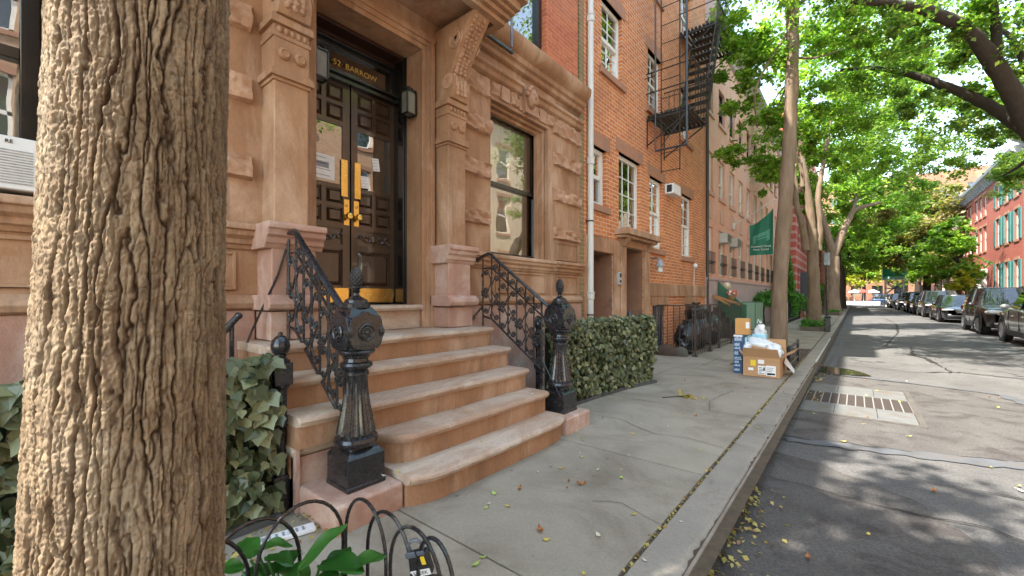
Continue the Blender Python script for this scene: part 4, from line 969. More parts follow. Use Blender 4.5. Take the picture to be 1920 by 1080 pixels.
# things fixed to or standing against the facades
mbx = thing('mailbox', (-3.6, 6.4, 1.1), 'black steel mailbox set in the brown alcove right of the downpipe', 'mailbox')
a = MB().box(WX - .41, WX - .3, 6.08, 6.66, 1.1, 1.47); a.build('body', BLACKP, mbx, bevel=.008)
a = MB().box(WX - .3, WX - .285, 6.1, 6.64, 1.3, 1.455).box(WX - .3, WX - .285, 6.1, 6.64, 1.115, 1.285); a.build('flap', BLACKP, mbx, bevel=.004)
ic = thing('door_intercom', (-3.2, 6.95, 1.5), 'small grey intercom box beside the brown stone doorway', 'intercom')
a = MB().box(WX + .03, WX + .075, 6.9, 7.02, 1.42, 1.64); a.build('case', M('grey_case', (.4, .4, .39), None, 5, .5), ic, bevel=.006)
a = MB().box(WX + .074, WX + .079, 6.925, 6.995, 1.55, 1.62)
for i in range(3): a.box(WX + .074, WX + .08, 6.93 + .022 * i, 6.945 + .022 * i, 1.46, 1.5)
a.build('keypad', INK, ic)
bl = thing('bulkhead_lamp', (-3.2, 8.7, 1.8), 'grey bell shaped outdoor lamp on a pipe arm right of the doorway', 'lamp')
a = MB().tube([(WX, 8.62, 2.0), (WX + .1, 8.62, 2.02), (WX + .17, 8.62, 1.97)], .018, 8); a.build('arm', STEEL, bl)
a = MB().lathe([(.02, .16), (.045, .15), (.06, .11), (.075, .06), (.1, .03), (.105, .02), (.09, .015)], (WX + .17, 8.62, 1.82), 20); a.build('shade', M('grey_enamel', (.33, .33, .33), None, 5, .4), bl)
a = MB().lathe([(.055, 0), (.06, .05), (.058, .1), (.05, .125)], (WX + .17, 8.62, 1.72), 16); a.build('globe', M('frosted_globe', (.6, .6, .58), None, 5, .15), bl)
dp = thing('downpipe', (-3.24, 5.85, 0), 'cream painted downpipe running the full height between brownstone and brick house', 'downpipe')
a = MB(); P_ = (WX + .06, 5.9)
a.tube([(*P_, .02), (*P_, 11)], .047, 16)
a.build('pipe', PIPE, dp)
a = MB()
for z in (1.22, 3.35, 5.6): a.lathe([(.048, -.06), (.06, -.055), (.062, .04), (.07, .045), (.07, .06), (.048, .065)], (*P_, z), 18)
a.build('collar', PIPE, dp, bevel=.002)
a = MB()
for z in (.92, 2.4): a.lathe([(.048, -.012), (.053, -.01), (.053, .01), (.048, .012)], (*P_, z), 16).box(WX, WX + .03, 5.84, 5.96, z - .012, z + .012)
a.build('strap', IRON2, dp)
dq = thing('drainpipe', (-3.25, 12.7, 0), 'thin dark brown drainpipe at the seam between brick and salmon houses', 'drainpipe')
MB().tube([(WX + .05, 12.68, 0), (WX + .05, 12.68, 10.5)], .04, 10).build('pipe', IRON2, dq)
vb = thing('air_vent_box', (-3.1, 9.75, 3.6), 'white boxy air conditioner sticking out of the brick wall between two windows', 'air conditioner')
a = MB().box(WX, WX + .2, 9.38, 9.86, 3.5, 3.72); a.build('case', WHITE, vb, bevel=.008)
a = MB().box(WX + .05, WX + .16, 9.376, 9.38, 3.53, 3.69); a.build('vent', DKPL, vb)
cw = thing('wall_cable', (-3.28, 11.4, 1.0), 'thin pale conduit with a round fitting running down the brick wall beside the last window', 'conduit')
MB().tube([(WX + .012, 11.55, .3), (WX + .012, 11.5, 1.2), (WX + .014, 11.55, 1.95)], .012, 6).build('conduit', PIPE, cw)
MB().ball((WX + .03, 11.55, 2.02), .07, 12, 8).build('fitting', WHITE, cw)
# ---- fire escape
fe = thing('fire_escape', (-3.0, 8.8, 4.8), 'black iron fire escape with slatted balconies, stair and drop ladder on the brick facade', 'fire escape')
def balcony(y0, y1, z, x1):
    a = MB(); n = int((x1 - WX) / .085)
    for i in range(n): x = WX + .03 + i * .085; a.box(x, x + .05, y0 - .03, y1, z, z + .045)
    for y in (y0, y1 - .04): a.box(WX, x1 + .01, y, y + .04, z - .05, z - .002)
    a.build('platform', IRON3, fe)
    b = MB()
    for zz in (z + .9, z + .5):
        b.tube([(WX, y0, zz), (x1, y0, zz), (x1, y1, zz), (WX, y1, zz)], .014, 6)
    b.build('guard_rail', IRON3, fe)
    b = MB(); k = int((x1 - WX) / .11)
    for i in range(1, k + 1):
        for y in (y1,): b.tube([(WX + i * .11, y, z), (WX + i * .11, y, z + .9)], .007, 5)
    for i in range(1, int((y1 - y0) / .11)): b.tube([(x1, y0 + i * .11, z), (x1, y0 + i * .11, z + .9)], .007, 5)
    b.build('guard_bar', IRON3, fe)
    b = MB()
    for y in (y0 + .02, y1 - .02): b.mark(); b.tube([(WX, y, z - .55), (x1 - .1, y, z - .06)], .016, 6).tube([(WX + .01, y, z - .6), (WX + .01, y, z)], .014, 6)
    b.each('bracket', IRON3, fe)
balcony(8.33, 9.35, 4.83, -2.38); balcony(10.35, 11.95, 7.5, -2.45)
# stair between the balconies
a = MB(); b = MB()
for i in range(12):
    t = i / 11; y = 9.4 + 1.15 * t; z = 4.95 + 2.5 * t; a.box(-2.98, -2.45, y - .07, y + .1, z, z + .022)
a.build('stair_tread', IRON3, fe)
for x in (-3.0, -2.43):
    b.prism([(9.3, 4.83), (9.42, 4.83), (10.62, 7.5), (10.5, 7.5)], 'x', x - .008, x + .008)
b.build('stringer', IRON3, fe)
b = MB().tube([(-2.42, 9.4, 5.75), (-2.42, 10.6, 8.4)], .014, 6)
for i in range(12): t = i / 11; b.tube([(-2.42, 9.4 + 1.15 * t, 4.95 + 2.5 * t), (-2.42, 9.4 + 1.15 * t, 5.8 + 2.5 * t)], .007, 5)
b.build('stair_rail', IRON3, fe)
# drop ladder and gooseneck guides, rungs across the balcony end
a = MB()
for x in (-2.98, -2.62): a.tube([(x, 8.28, 3.65), (x, 8.28, 12)], .012, 6)
for i in range(24): a.tube([(-2.98, 8.28, 3.68 + i * .36), (-2.62, 8.28, 3.68 + i * .36)], .009, 6)
a.build('drop_ladder', IRON3, fe)
a = MB()
for x in (-3.08, -2.48): a.tube([(x, 8.24, 4.1), (x, 8.24, 12)], .024 if x > -3 else .018, 8)
a.tube([(-3.08, 8.24, 4.1), (-2.48, 8.24, 4.1)], .02, 8).tube([(WX, 8.24, 5.6), (-3.08, 8.24, 5.6)], .01, 6)
a.tube([(-2.98, 8.3, 4.2), (-2.5, 8.3, 4.75)], .012, 6)
a.build('ladder_guide', STEELD, fe)
# ---- rubbish enclosure fence
tf = thing('trash_fence', (-2.5, 10.5, 0), 'low rusty black iron fence enclosing the rubbish bags below the brick house', 'fence')
a = MB()
for z in (.1, 1.02): a.box(WX, -2.5, 8.83, 8.86, z, z + .02).box(-2.515, -2.485, 8.86, 13.2, z, z + .02)
a.build('rail', IRON2, tf)
a = MB()
for i in range(1, 7): a.mark(); a.box(WX + i * .125 - .006, WX + i * .125 + .006, 8.838, 8.852, .02, 1.02)
for i in range(1, 25):
    y = 8.86 + i * .17; a.mark(); a.box(-2.505, -2.495, y - .005, y + .005, .02, 1.02)
a.each('bar', IRON2, tf)
a = MB()
for y in (8.85, 9.95, 10.75, 12.0, 13.2): a.mark(); a.box(-2.516, -2.484, y - .016, y + .016, -.01, 1.05); a.box(-2.55, -2.46, y - .04, y + .04, -.01, .02)
a.each('post', IRON2, tf)
def bag(c, r, label, seed):
    t = thing('rubbish_bag', (c[0], c[1], 0), label, 'rubbish bag', 'black rubbish bags inside the low fence')
    nu, nv = 48, 32; V = []; Fs = []
    for i in range(nv + 1):
        th = math.pi * i / nv
        for k in range(nu):
            w = 2 * math.pi * k / nu
            n1 = float(vnoise(np.array([k / nu * 8.]), np.array([i / nv * 6. + seed]), seed, 8)[0]); n2 = abs(float(vnoise(np.array([k / nu * 22.]), np.array([i / nv * 9. + seed * 2]), seed + 3, 22)[0]))
            q = 1 + .13 * n1 - .13 * n2; sq = math.sin(th) ** .8 * (1 if th > 1.2 else 1)
            z = -math.cos(th); zz = c[2] + r[2] * (z if z < .55 else .55 + (z - .55) * 1.3)
            V.append((c[0] + r[0] * sq * q * math.cos(w), c[1] + r[1] * sq * q * math.sin(w), max(.012, zz * (1 + .05 * n1))))
    for i in range(nv):
        for k in range(nu): l = (k + 1) % nu; Fs.append((i * nu + k, i * nu + l, (i + 1) * nu + l, (i + 1) * nu + k))
    m = MB(); m.v = V; m.f = Fs; m.build('bag', BAG, t, ang=60)
    z = c[2] + r[2] * 1.15; k = MB()
    for i in range(7): w = i * .9; k.tube([(c[0], c[1], z - .06), (c[0] + .05 * math.cos(w), c[1] + .05 * math.sin(w), z + .03), (c[0] + .1 * math.cos(w), c[1] + .1 * math.sin(w), z + .04 + .03 * (i % 2))], [.018, .02, .008], 5)
    k.build('knot', BAG, t)
bag((-2.78, 9.22, .3), (.25, .3, .31), 'glossy black rubbish bag slumped at the near corner of the fence', 2)
bag((-2.86, 10.2, .36), (.28, .4, .37), 'tall black rubbish bag behind the middle of the fence', 5)
bag((-2.88, 10.25, .82), (.24, .34, .17), 'black rubbish bag piled on top of the tall one', 9)
bag((-2.85, 11.3, .36), (.28, .4, .36), 'black rubbish bag farthest along inside the fence', 12)
sk_ = thing('brown_sack', (-2.95, 8.72, 0), 'small brown sack slumped on the pavement outside the fence corner', 'sack')
a = MB().ball((-3.02, 8.7, .06), (.22, .1, .17), 20, 12, .05); a.build('sack_body', M('brown_sacking', (.09, .055, .035), (.06, .04, .03), 14, .95, .006, 40), sk_)
MB().ball((-2.74, 8.72, .06), (.14, .06, .14), 16, 10, .04).build('fold', M('grey_sacking', (.1, .09, .07), None, 14, .95), sk_)
# ---- salmon row house
ps = thing('salmon_row_house', (-3.3, 22, 0), 'long salmon painted row house with tall windows beyond the brick house', 'building')
PYS = [12.72 + 1.435 * i for i in range(13)]
ph = [(y, y + .76, z0, z1) for y in PYS for z0, z1 in ((1.86, 3.27), (4.28, 5.48), (6.6, 7.7))]
m = MB(); wall(m, 12.63, 31.8, 1.72, 9.3, WX, ph, .14, -11); m.build('painted_wall', PINKWALL, ps)
m = MB().box(-3.6, WX + .03, 12.63, 31.8, 0, 1.7).box(-3.6, WX + .06, 12.63, 31.8, 1.7, 1.76); m.build('base', PURP, ps, bevel=.01)
m = MB(); band(m, [(.02, 9.0), (.08, 9.05), (.1, 9.2), (.3, 9.35), (.35, 9.5), (.3, 9.6), (0, 9.65)], 12.63, 31.8); m.build('roof_cornice', M('pale_mauve_cornice', (.45, .36, .35), None, 3, .7), ps)
m = MB()
for y in PYS:
    for z in (4.28, 6.6): m.mark(); m.box(WX - .05, WX + .05, y - .06, y + .82, z - .1, z)
    # blind arched recess panels between the storeys
    pts = [(y + .13, 3.5), (y + .63, 3.5), (y + .63, 3.8)] + [(y + .38 + .25 * math.cos(w * .3), 3.8 + .22 * math.sin(w * .3)) for w in range(1, 11)] + [(y + .13, 3.8)]
    m.mark(); m.prism(pts, 'x', WX - .01, WX + .025)
m.each('stone_trim', M('salmon_trim', (.5, .27, .2), (.56, .36, .28), 3, .8), ps, bevel=.004)
for (y0, y1, z0, z1) in ph:
    if y0 > 30: continue
    window(ps, y0, y1, z0, z1, WX - .1, WHITEP if z0 < 5 else BLACKP, fw=.06, meet=.42 if z0 > 2 else .6, inner=CURT if (z0 < 2 or int(y0) % 3) else SHADEM, ins=.1)
m = MB()
for y in PYS:
    X = WX + .06
    m.mark(); m.box(X - .008, X + .008, y, y + .76, 1.9, 1.92).box(X - .008, X + .008, y, y + .76, 2.5, 2.52)
    for i in range(8): q = y + .02 + i * .103; m.tube([(X, q, 1.92), (X, q, 2.5)], .007, 5)
    for i in range(4): spiral(m, X, y + .12 + i * .17, 2.2, .06, 1.4, 1, 0, .007)
m.v = [(p[0], p[1], p[2]) for p in m.v]
m.each('balconet_rail', IRON, ps)
for k in (1, 2):
    y = PYS[k]; t = thing('small_air_conditioner', (WX + .1, y + .38, 3.0), ('nearer' if k == 1 else 'farther') + ' grey air conditioner in a tall window of the salmon house', 'air conditioner', 'window units on the salmon house')
    a = MB().box(WX - .08, WX + .22, y + .1, y + .68, 2.9, 3.2); a.build('case', M('grey_unit_case', (.5, .49, .46), None, 5, .5), t, bevel=.01)
    a = MB()
    for i in range(8): a.box(WX + .22, WX + .226, y + .14, y + .64, 2.93 + i * .032, 2.945 + i * .032)
    a.build('grille', DKPL, t)
# green boarded stoop of the salmon house, green locker
gs = thing('green_stoop', (-3.0, 13.5, 0), 'dark green boarded cheek wall sloping down from the salmon house', 'stoop')
a = MB().prism([(-3.26, 0), (-2.5, 0), (-2.5, .98), (-2.62, 1.0), (-3.26, 1.68)], 'y', 13.9, 13.98); a.build('cheek_wall', FENCEG, gs, bevel=.006)
a = MB().prism([(-3.26, 1.2), (-2.55, .93), (-2.55, 1.0), (-3.26, 1.27)], 'y', 13.5, 13.6).prism([(-3.26, 1.2), (-2.75, .9), (-2.75, .96), (-3.26, 1.27)], 'y', 13.25, 13.33); a.build('hand_board', M('orange_wood', (.4, .19, .07), (.34, .15, .05), 6, .6, stretch=(4, 1, 1)), gs, bevel=.006)
a = MB()
for k in range(6): a.box(-3.26, -2.62 + .0 - k * .11, 13.35, 13.9, .0 + k * .15, .14 + k * .15)
a.build('step', IRON2, gs)
bt = thing('flower_basket', (-2.95, 13.7, 1.2), 'small basket of red and white flowers hung on the green stoop', 'flowers')
a = MB().lathe([(.06, 0), (.11, .06), (.13, .12), (.1, .13)], (-2.86, 13.8, 1.12), 14); a.build('basket', M('wicker', (.3, .2, .1), None, 30, .8, .004, 60), bt)
for nm, mt, k in (('red_bloom', M('red_petal', (.5, .06, .03), (.6, .2, .08), 20, .6), 22), ('white_bloom', PAPER, 9)):
    a = MB()
    for i in range(k): a.ball((-2.86 + rnd(-.12, .12), 13.8 + rnd(-.12, .1), 1.29 + rnd(-.05, .1)), .035, 7, 5, .2)
    a.build(nm, mt, bt)
gl_ = thing('globe_lamp', (-3.1, 14.3, 1.3), 'cream globe wall lamp over the green stoop', 'lamp')
MB().ball((-3.1, 14.3, 1.55), .11, 16, 10).build('globe', M('cream_globe', (.7, .6, .4), None, 4, .3), gl_)
MB().tube([(-3.3, 14.3, 1.35), (-3.1, 14.3, 1.36), (-3.1, 14.3, 1.45)], .015, 6).build('bracket', IRON, gl_)
gx = thing('green_locker', (-3.0, 18.5, 0), 'pale green painted locker standing against the salmon house base', 'locker')
a = MB().box(-3.26, -2.83, 17.4, 19, 0, 1.02); a.build('body', FENCEG, gx, bevel=.01)
a = MB().box(-3.24, -2.85, 17.38, 17.4, .03, 1.0); a.build('end_panel', GREENL, gx, bevel=.004)
a = MB()
for i in range(5): a.box(-2.83, -2.822, 17.44 + i * .31, 17.72 + i * .31, .05, .98)
a.build('board', GREENL, gx)
# ---- school banner on a pole
fl = thing('school_flag', (-2.6, 16, 3.5), 'green music school banner with white lettering hanging from a wall pole', 'flag')
p0, p1 = Vector((-3.28, 16, 3.66)), Vector((-1.95, 16, 4.42))
a = MB().tube([p0, p1], .017, 8); a.ball(p1, .03, 10, 6); a.box(-3.3, -3.22, 15.94, 16.06, 3.55, 3.75); a.build('pole', PIPE, fl)
def flag_pt(u, v):
    """u 0..1 along the width (wall to street), v 0..1 downwards"""
    x = -2.77 + .68 * u; top = 3.62 + .5 * u ** 1.9; bot = 2.6
    z = top + (bot - top) * v; fold = .05 * math.sin(u * 9 + v * 2) * (1 - .6 * v) + .06 * math.sin(u * 4 - v * 5) * v * (1 - v)
    return (x, 15.98 + fold, z)
n = 40; V = [flag_pt(i / n, j / n) for j in range(n + 1) for i in range(n + 1)]
Fq = [(j * (n + 1) + i, j * (n + 1) + i + 1, (j + 1) * (n + 1) + i + 1, (j + 1) * (n + 1) + i) for j in range(n) for i in range(n)]
a = MB(); a.v = V; a.f = Fq; a.build('banner', M('banner_green', (.006, .17, .11), (.008, .14, .09), 4, .6), fl, ang=80)
a = MB()
for u in (.02, .98):
    q = flag_pt(u, 0); t_ = (q[0] - p0.x) / (p1.x - p0.x); a.tube([q, (q[0], 16, p0.z + (p1.z - p0.z) * t_)], .004, 5)
a.build('tie', PAPER, fl)
a = MB(); pic = MB()
for i in range(10):
    for j in range(8):
        if (j < 3 or i in (0, 1, 8, 9) or j == 4): 
            q = [flag_pt(.14 + .72 * (i + di) / 10, .38 + .27 * (j + dj) / 8) for di, dj in ((0, 0), (1, 0), (1, 1), (0, 1))]; pic.add([(p[0], p[1] - .006, p[2]) for p in q], [(0, 1, 2, 3)])
pic.build('picture_print', M('pale_green_print', (.1, .34, .25), (.05, .25, .18), 12, .6), fl)
for body, z in (('Greenwich House', 2.88), ('Music School', 2.775)):
    o = text(body, .1, (-2.43, 15.93, z), (R(90), 0, 0), PAPER, fl, ext=.002, sx=.78 if 'G' in body else .85)
# ---------------------------------------------------------------- farther houses
# banded red building beyond the salmon house
rb = thing('banded_brick_house', (-4, 45, 0), 'tall red brick house with pale stone bands beyond the salmon row', 'building')
def banded():
    m, nt, b, N, L = nodes('red_brick_with_white_bands'); b.inputs['Roughness'].default_value = .85
    t = N('ShaderNodeTexCoord'); s = N('ShaderNodeSeparateXYZ'); L(t.outputs['Object'], s.inputs[0])
    f = math_(N, L, 'FRACT', math_(N, L, 'MULTIPLY', s.outputs[2], 1.9)); g = ramp(N, L, f, [(.3, 0.), (.34, 1.)])
    L(mix(N, L, g, (.4, .25, .21), mix(N, L, noise(N, L, t.outputs['Object'], 3), (.4, .09, .06), (.33, .07, .055))), b.inputs['Base Color']); return m
rw = [(33 + i * 1.9, 34.1 + i * 1.9, z, z + 1.5) for i in range(13) for z in (1.6, 4.4, 7.2, 10.0)]
m = MB(); wall(m, 32.0, 58, 0, 13.5, -2.95, rw, .15, -14); m.build('banded_wall', banded(), rb)
for y0, y1, z0, z1 in rw:
    a = MB().box(-3.08, -3.04, y0, y1, z0, z0 + .08).box(-3.08, -3.04, y0, y1, z1 - .08, z1).box(-3.08, -3.04, y0, y0 + .08, z0, z1).box(-3.08, -3.04, y1 - .08, y1, z0, z1).box(-3.08, -3.04, y0, y1, (z0 + z1) / 2 - .04, (z0 + z1) / 2 + .04)
    o = a.build('window', BLACKP, rb); MB().quad((-3.06, y0, z0), (-3.06, y1, z0), (-3.06, y1, z1), (-3.06, y0, z1)).build('pane', AUTOG, o)
m = MB().box(-2.95, -2.3, 34.5, 36.3, 0, 1.0).box(-2.95, -2.45, 34.7, 36.1, 1.0, 2.9); m.build('porch', M('dark_porch_paint', (.05, .06, .07), None, 5, .5), rb, bevel=.02)
lb = thing('brick_corner_house', (-4, 70, 0), 'brown brick house at the far left end of the street', 'building')
lw = [(60 + i * 2.2, 61.2 + i * 2.2, z, z + 1.6) for i in range(9) for z in (1.4, 4.4, 7.4)]
m = MB(); wall(m, 58.1, 80, 0, 11, -3.2, lw, .15, -14); m.build('brick_wall', BRICKD, lb)
for y0, y1, z0, z1 in lw:
    o = MB().box(-3.33, -3.3, y0, y1, (z0 + z1) / 2 - .04, (z0 + z1) / 2 + .04).box(-3.33, -3.3, y0, y0 + .08, z0, z1).box(-3.33, -3.3, y1 - .08, y1, z0, z1).box(-3.33, -3.3, y0, y1, z1 - .08, z1).build('window', WHITEP, lb)
    MB().quad((-3.32, y0, z0), (-3.32, y1, z0), (-3.32, y1, z1), (-3.32, y0, z1)).build('pane', AUTOG, o)
BRICKB = brick('buff_brick', (.6, .47, .33), (.54, .42, .29), (.55, .47, .38), None, ms=.004)
# ---- right-hand row
RX = 8.3
GBR = M('grey_bracket_paint', (.36, .37, .4), None, 3, .7)
TEAL = M('teal_shutter_paint', (.07, .22, .2), (.06, .18, .17), 4, .6)
def right_house(name, label, y0, y1, zt, wallm, cols, rows, shut=None, cor=None, lights=None, fm=None, awn=None):
    t = thing(name, (RX, (y0 + y1) / 2, 0), label, 'building')
    H = [(y - .5, y + .5, z0, z1) for y in cols for z0, z1 in rows]
    m = MB(); wall(m, y0, y1, 0, zt, RX, H, .16, RX + 9); m.build('wall', wallm, t)
    a = MB()
    for (q0, q1, z0, z1) in H: a.mark().box(RX - .05, RX + .02, q0 - .1, q1 + .1, z0 - .14, z0).mark().box(RX - .03, RX + .02, q0 - .1, q1 + .1, z1, z1 + .2)
    a.each('sill', LSTONE, t)
    for (q0, q1, z0, z1) in H:
        X = RX + .13; a = MB()
        for b_ in ((q0, q0 + .09, z0, z1), (q1 - .09, q1, z0, z1), (q0, q1, z0, z0 + .09), (q0, q1, z1 - .09, z1), (q0, q1, (z0 + z1) / 2 - .05, (z0 + z1) / 2 + .05)): a.box(X - .04, X + .03, *b_)
        o = a.build('window', fm or WHITEP, t); MB().quad((X, q0, z0), (X, q1, z0), (X, q1, z1), (X, q0, z1)).build('pane', AUTOG, o)
        if shut and any(abs((q0 + q1) / 2 - k) < .1 for k in shut):
            s_ = MB()
            for e0, e1 in ((q0 - .58, q0 - .04), (q1 + .04, q1 + .58)):
                s_.mark(); s_.box(RX - .05, RX - .004, e0, e1, z0, z1)
                for i in range(14): zz = z0 + .08 + (z1 - z0 - .16) * i / 14; s_.box(RX - .062, RX - .05, e0 + .06, e1 - .06, zz, zz + .06)
            s_.each('shutter', TEAL, o)
    c = MB(); z = zt - .7
    c.prism([(RX + .01, z), (RX - .06, z), (RX - .1, z + .2), (RX - .45, z + .42), (RX - .55, z + .5), (RX - .6, z + .72), (RX - .5, z + .8), (RX + .01, z + .85)], 'y', y0 - .05, y1 + .05)
    k = c.build('cornice', cor or M('grey_cornice_paint', (.4, .41, .44), (.33, .34, .37), 3, .7), t, bevel=.02)
    d = MB(); n = int((y1 - y0) / .7)
    for i in range(n): y = y0 + (i + .5) * (y1 - y0) / n; d.mark(); d.prism([(RX - .02, z - .1), (RX - .1, z - .1), (RX - .4, z + .38), (RX - .02, z + .38)], 'y', y - .09, y + .09)
    d.each('bracket', GBR, k)
    dr = MB(); yd = (y0 + y1) / 2
    dr.box(RX - .25, RX - .001, yd - .9, yd - .6, .4, 3.2).box(RX - .25, RX - .001, yd + .6, yd + .9, .4, 3.2).box(RX - .4, RX - .001, yd - 1.1, yd + 1.1, 3.2, 3.5)
    for i in range(3): dr.box(RX - 1.2 + i * .32, RX - .002, yd - .8, yd + .8, i * .17, .17 + i * .17)
    dr.build('porch', WHITEP, t, bevel=.01)
    return t
rows3 = ((1.5, 3.7), (5.05, 7.1), (8.0, 9.75))
right_house('red_row_house', 'painted red row house with white windows and teal shutters across the street', 41.5, 63, 10.9, BRICKR, [43, 45.4, 47.8, 52, 53.6, 55.2, 57.8, 59.3, 61], rows3, shut=[43, 45.4, 47.8])
right_house('tan_row_house', 'tan brick row house on the right side nearest the camera', -9, 14, 10.5, BRICKT, [-7.5 + 2.4 * i for i in range(9)], ((1.5, 3.6), (4.6, 6.5), (7.4, 9.2)))
right_house('buff_row_house', 'pale buff brick row house between the tan and the red one', 14.1, 41.4, 11.5, BRICKB, [15.5 + 2.4 * i for i in range(11)], ((1.5, 3.6), (4.8, 6.8), (7.8, 9.6)))
right_house('peach_row_house', 'peach coloured house past the red row house, half hidden by a tree', 63.2, 79, 12.5, M('peach_render', (.4, .25, .18), (.36, .21, .15), 2, .85, c3=(.42, .22, .15), sc3=.6), [64.8 + 2.3 * i for i in range(6)], ((1.4, 3.6), (5, 7), (8.2, 10.2)))
# house across the far end of the street
eb = thing('end_apartment_house', (4, 110, 0), 'broad tan apartment house closing the far end of the street', 'building')
def ewall():
    H = [(-40 + i * 3.2, -38.4 + i * 3.2, z, z + 1.9) for i in range(26) for z in (1.5, 5.5, 9, 12.5, 16, 19.5)]
    m = MB(); wall(m, -42, 44, 0, 24, 0, H, .2, -14); m.xf(Matrix.Translation((4, 108, 0)) @ Matrix.Rotation(R(-90), 4, 'Z')); m.build('wall', M('tan_brown_brick_far', (.27, .13, .08), (.22, .105, .065), 1.5, .9, c3=(.32, .19, .12), sc3=.4), eb)
    w = MB()
    for (a, b, c, d) in H: w.box(-.18, -.16, a, b, c, d)
    w.xf(Matrix.Translation((4, 108, 0)) @ Matrix.Rotation(R(-90), 4, 'Z')); o = w.build('window', AUTOG, eb); o['kind'] = 'stuff'
ewall()
# sidewalk shed at the far end
sh = thing('sidewalk_shed', (3.9, 77, 0), 'white legged sidewalk shed with green top boards at the end of the street', 'scaffold')
a = MB()
for x in (3.15, 4.9):
    for y in (76, 79): a.mark(); a.box(x - .06, x + .06, y - .06, y + .06, -.12, 3.6)
a.each('leg', WHITE, sh)
a = MB()
for y in (76, 79): a.tube([(3.15, y, 1.6), (4.9, y, 3.3)], .05, 6).tube([(4.9, y, 1.6), (3.15, y, 3.3)], .05, 6).tube([(3.15, y, 2.4), (4.9, y, 2.4)], .05, 6)
a.build('cross_brace', STEEL, sh)
a = MB().box(2.8, 5.2, 75.7, 79.3, 3.6, 3.95); a.build('deck', M('pale_green_board', (.25, .5, .42), None, 3, .6), sh)
a = MB().box(2.8, 2.86, 75.7, 79.3, 3.95, 5.2).box(5.14, 5.2, 75.7, 79.3, 3.95, 5.2).box(2.86, 5.14, 79.2, 79.26, 3.95, 5.2); a.build('parapet', M('green_board', (.06, .3, .17), None, 3, .6), sh)
# dining barrier and hoarding across the far junction
br = thing('white_barrier', (1.2, 89, 0), 'low white barrier across the far junction', 'barrier')
a = MB().box(-1.2, 3.0, 89, 89.3, -.12, .5); a.build('panel', WHITE, br, bevel=.03)
a = MB()
for i in range(6): a.box(-1.1 + i * .78, -1.0 + i * .78, 88.96, 89, -.12, .55)
a.build('post', M('grey_post', (.4, .4, .4), None, 4, .6), br)
for i, (x, lab) in enumerate(((-.2, 'leftmost'), (1.0, 'middle'), (2.2, 'rightmost'))):
    t = thing('parasol', (x, 93, 0), lab + ' of the three parasols over the outdoor tables at the far junction', 'parasol', 'parasols at the far junction')
    MB().tube([(x, 93, -.1), (x, 93, 2.3)], .03, 6).build('pole', WHITE, t)
    MB().lathe([(.9, 0), (.85, .06), (.4, .3), (.03, .5)], (x, 93, 2.0), 8).build('canopy', PAPER if i != 1 else M('red_canvas', (.5, .05, .04), None, 5, .8), t)
# ---------------------------------------------------------------- trees
def leafmesh(name, P, size, mat, parent, seed, flat=.6):
    rs = np.random.RandomState(seed); n = len(P)
    nr = rs.normal(0, 1, (n, 3)); nr[:, 2] = np.abs(nr[:, 2]) + flat; nr /= np.linalg.norm(nr, axis=1)[:, None]
    d = rs.normal(0, 1, (n, 3)); d[:, 2] -= .5; d -= nr * (d * nr).sum(1)[:, None]; d /= np.linalg.norm(d, axis=1)[:, None]
    s = np.cross(nr, d); L = (size * rs.uniform(.6, 1.35, n))[:, None]
    a = P; b = P + d * L * .42 + s * L * .36 + nr * L * .07; c = P + d * L - nr * L * .08; e = P + d * L * .42 - s * L * .36 + nr * L * .07
    V = np.stack([a, b, c, e], 1).reshape(-1, 3); I = np.arange(n)[:, None] * 4
    F = np.concatenate([I + np.array([[0, 1, 2]]), I + np.array([[0, 2, 3]])], 1).ravel()
    return raw_mesh(name, V, F, 3, mat, parent)
def clump_points(cl, dens, seed):
    """cl: list of (centre, radius, k) - leaves gather in many small flat clumps inside each ball, leaving gaps between them"""
    rs = np.random.RandomState(seed); out = []
    for c, r, k in cl:
        rr = np.array(r if isinstance(r, (tuple, list)) else (r, r, r * .8)); m = max(4, int(k))
        cc = rs.normal(0, 1, (m, 3)); cc /= np.linalg.norm(cc, axis=1)[:, None]; cc *= rs.uniform(.15, 1, m)[:, None] ** .5; cc = cc * rr + np.array(c)
        sg = float(rr.mean()) * .2
        for q in cc:
            n = int(dens * rs.uniform(.4, 1.5)); p = rs.normal(0, 1, (n, 3)) * np.array([sg, sg, sg * .5]) * rs.uniform(.5, 1.2); out.append(p + q)
    return np.concatenate(out)
def limb(mb, pts, r0, r1, n=10, seed=0, jit=.0):
    pts = [Vector(p) for p in pts]; out = []; rs = random.Random(seed)
    for i in range(len(pts) - 1):
        p0 = pts[max(i - 1, 0)]; p1 = pts[i]; p2 = pts[i + 1]; p3 = pts[min(i + 2, len(pts) - 1)]
        for k in range(6):
            t = k / 6; out.append(.5 * ((2 * p1) + (p2 - p0) * t + (2 * p0 - 5 * p1 + 4 * p2 - p3) * t * t + (3 * p1 - p0 - 3 * p2 + p3) * t ** 3))
    out.append(pts[-1]); m = len(out)
    if jit: out = [p + Vector((rs.uniform(-jit, jit), rs.uniform(-jit, jit), 0)) if 0 < i < m - 1 else p for i, p in enumerate(out)]
    mb.tube(out, [(r0 + (r1 - r0) * i / (m - 1)) * rs.uniform(.95, 1.06) for i in range(m)], n); return out
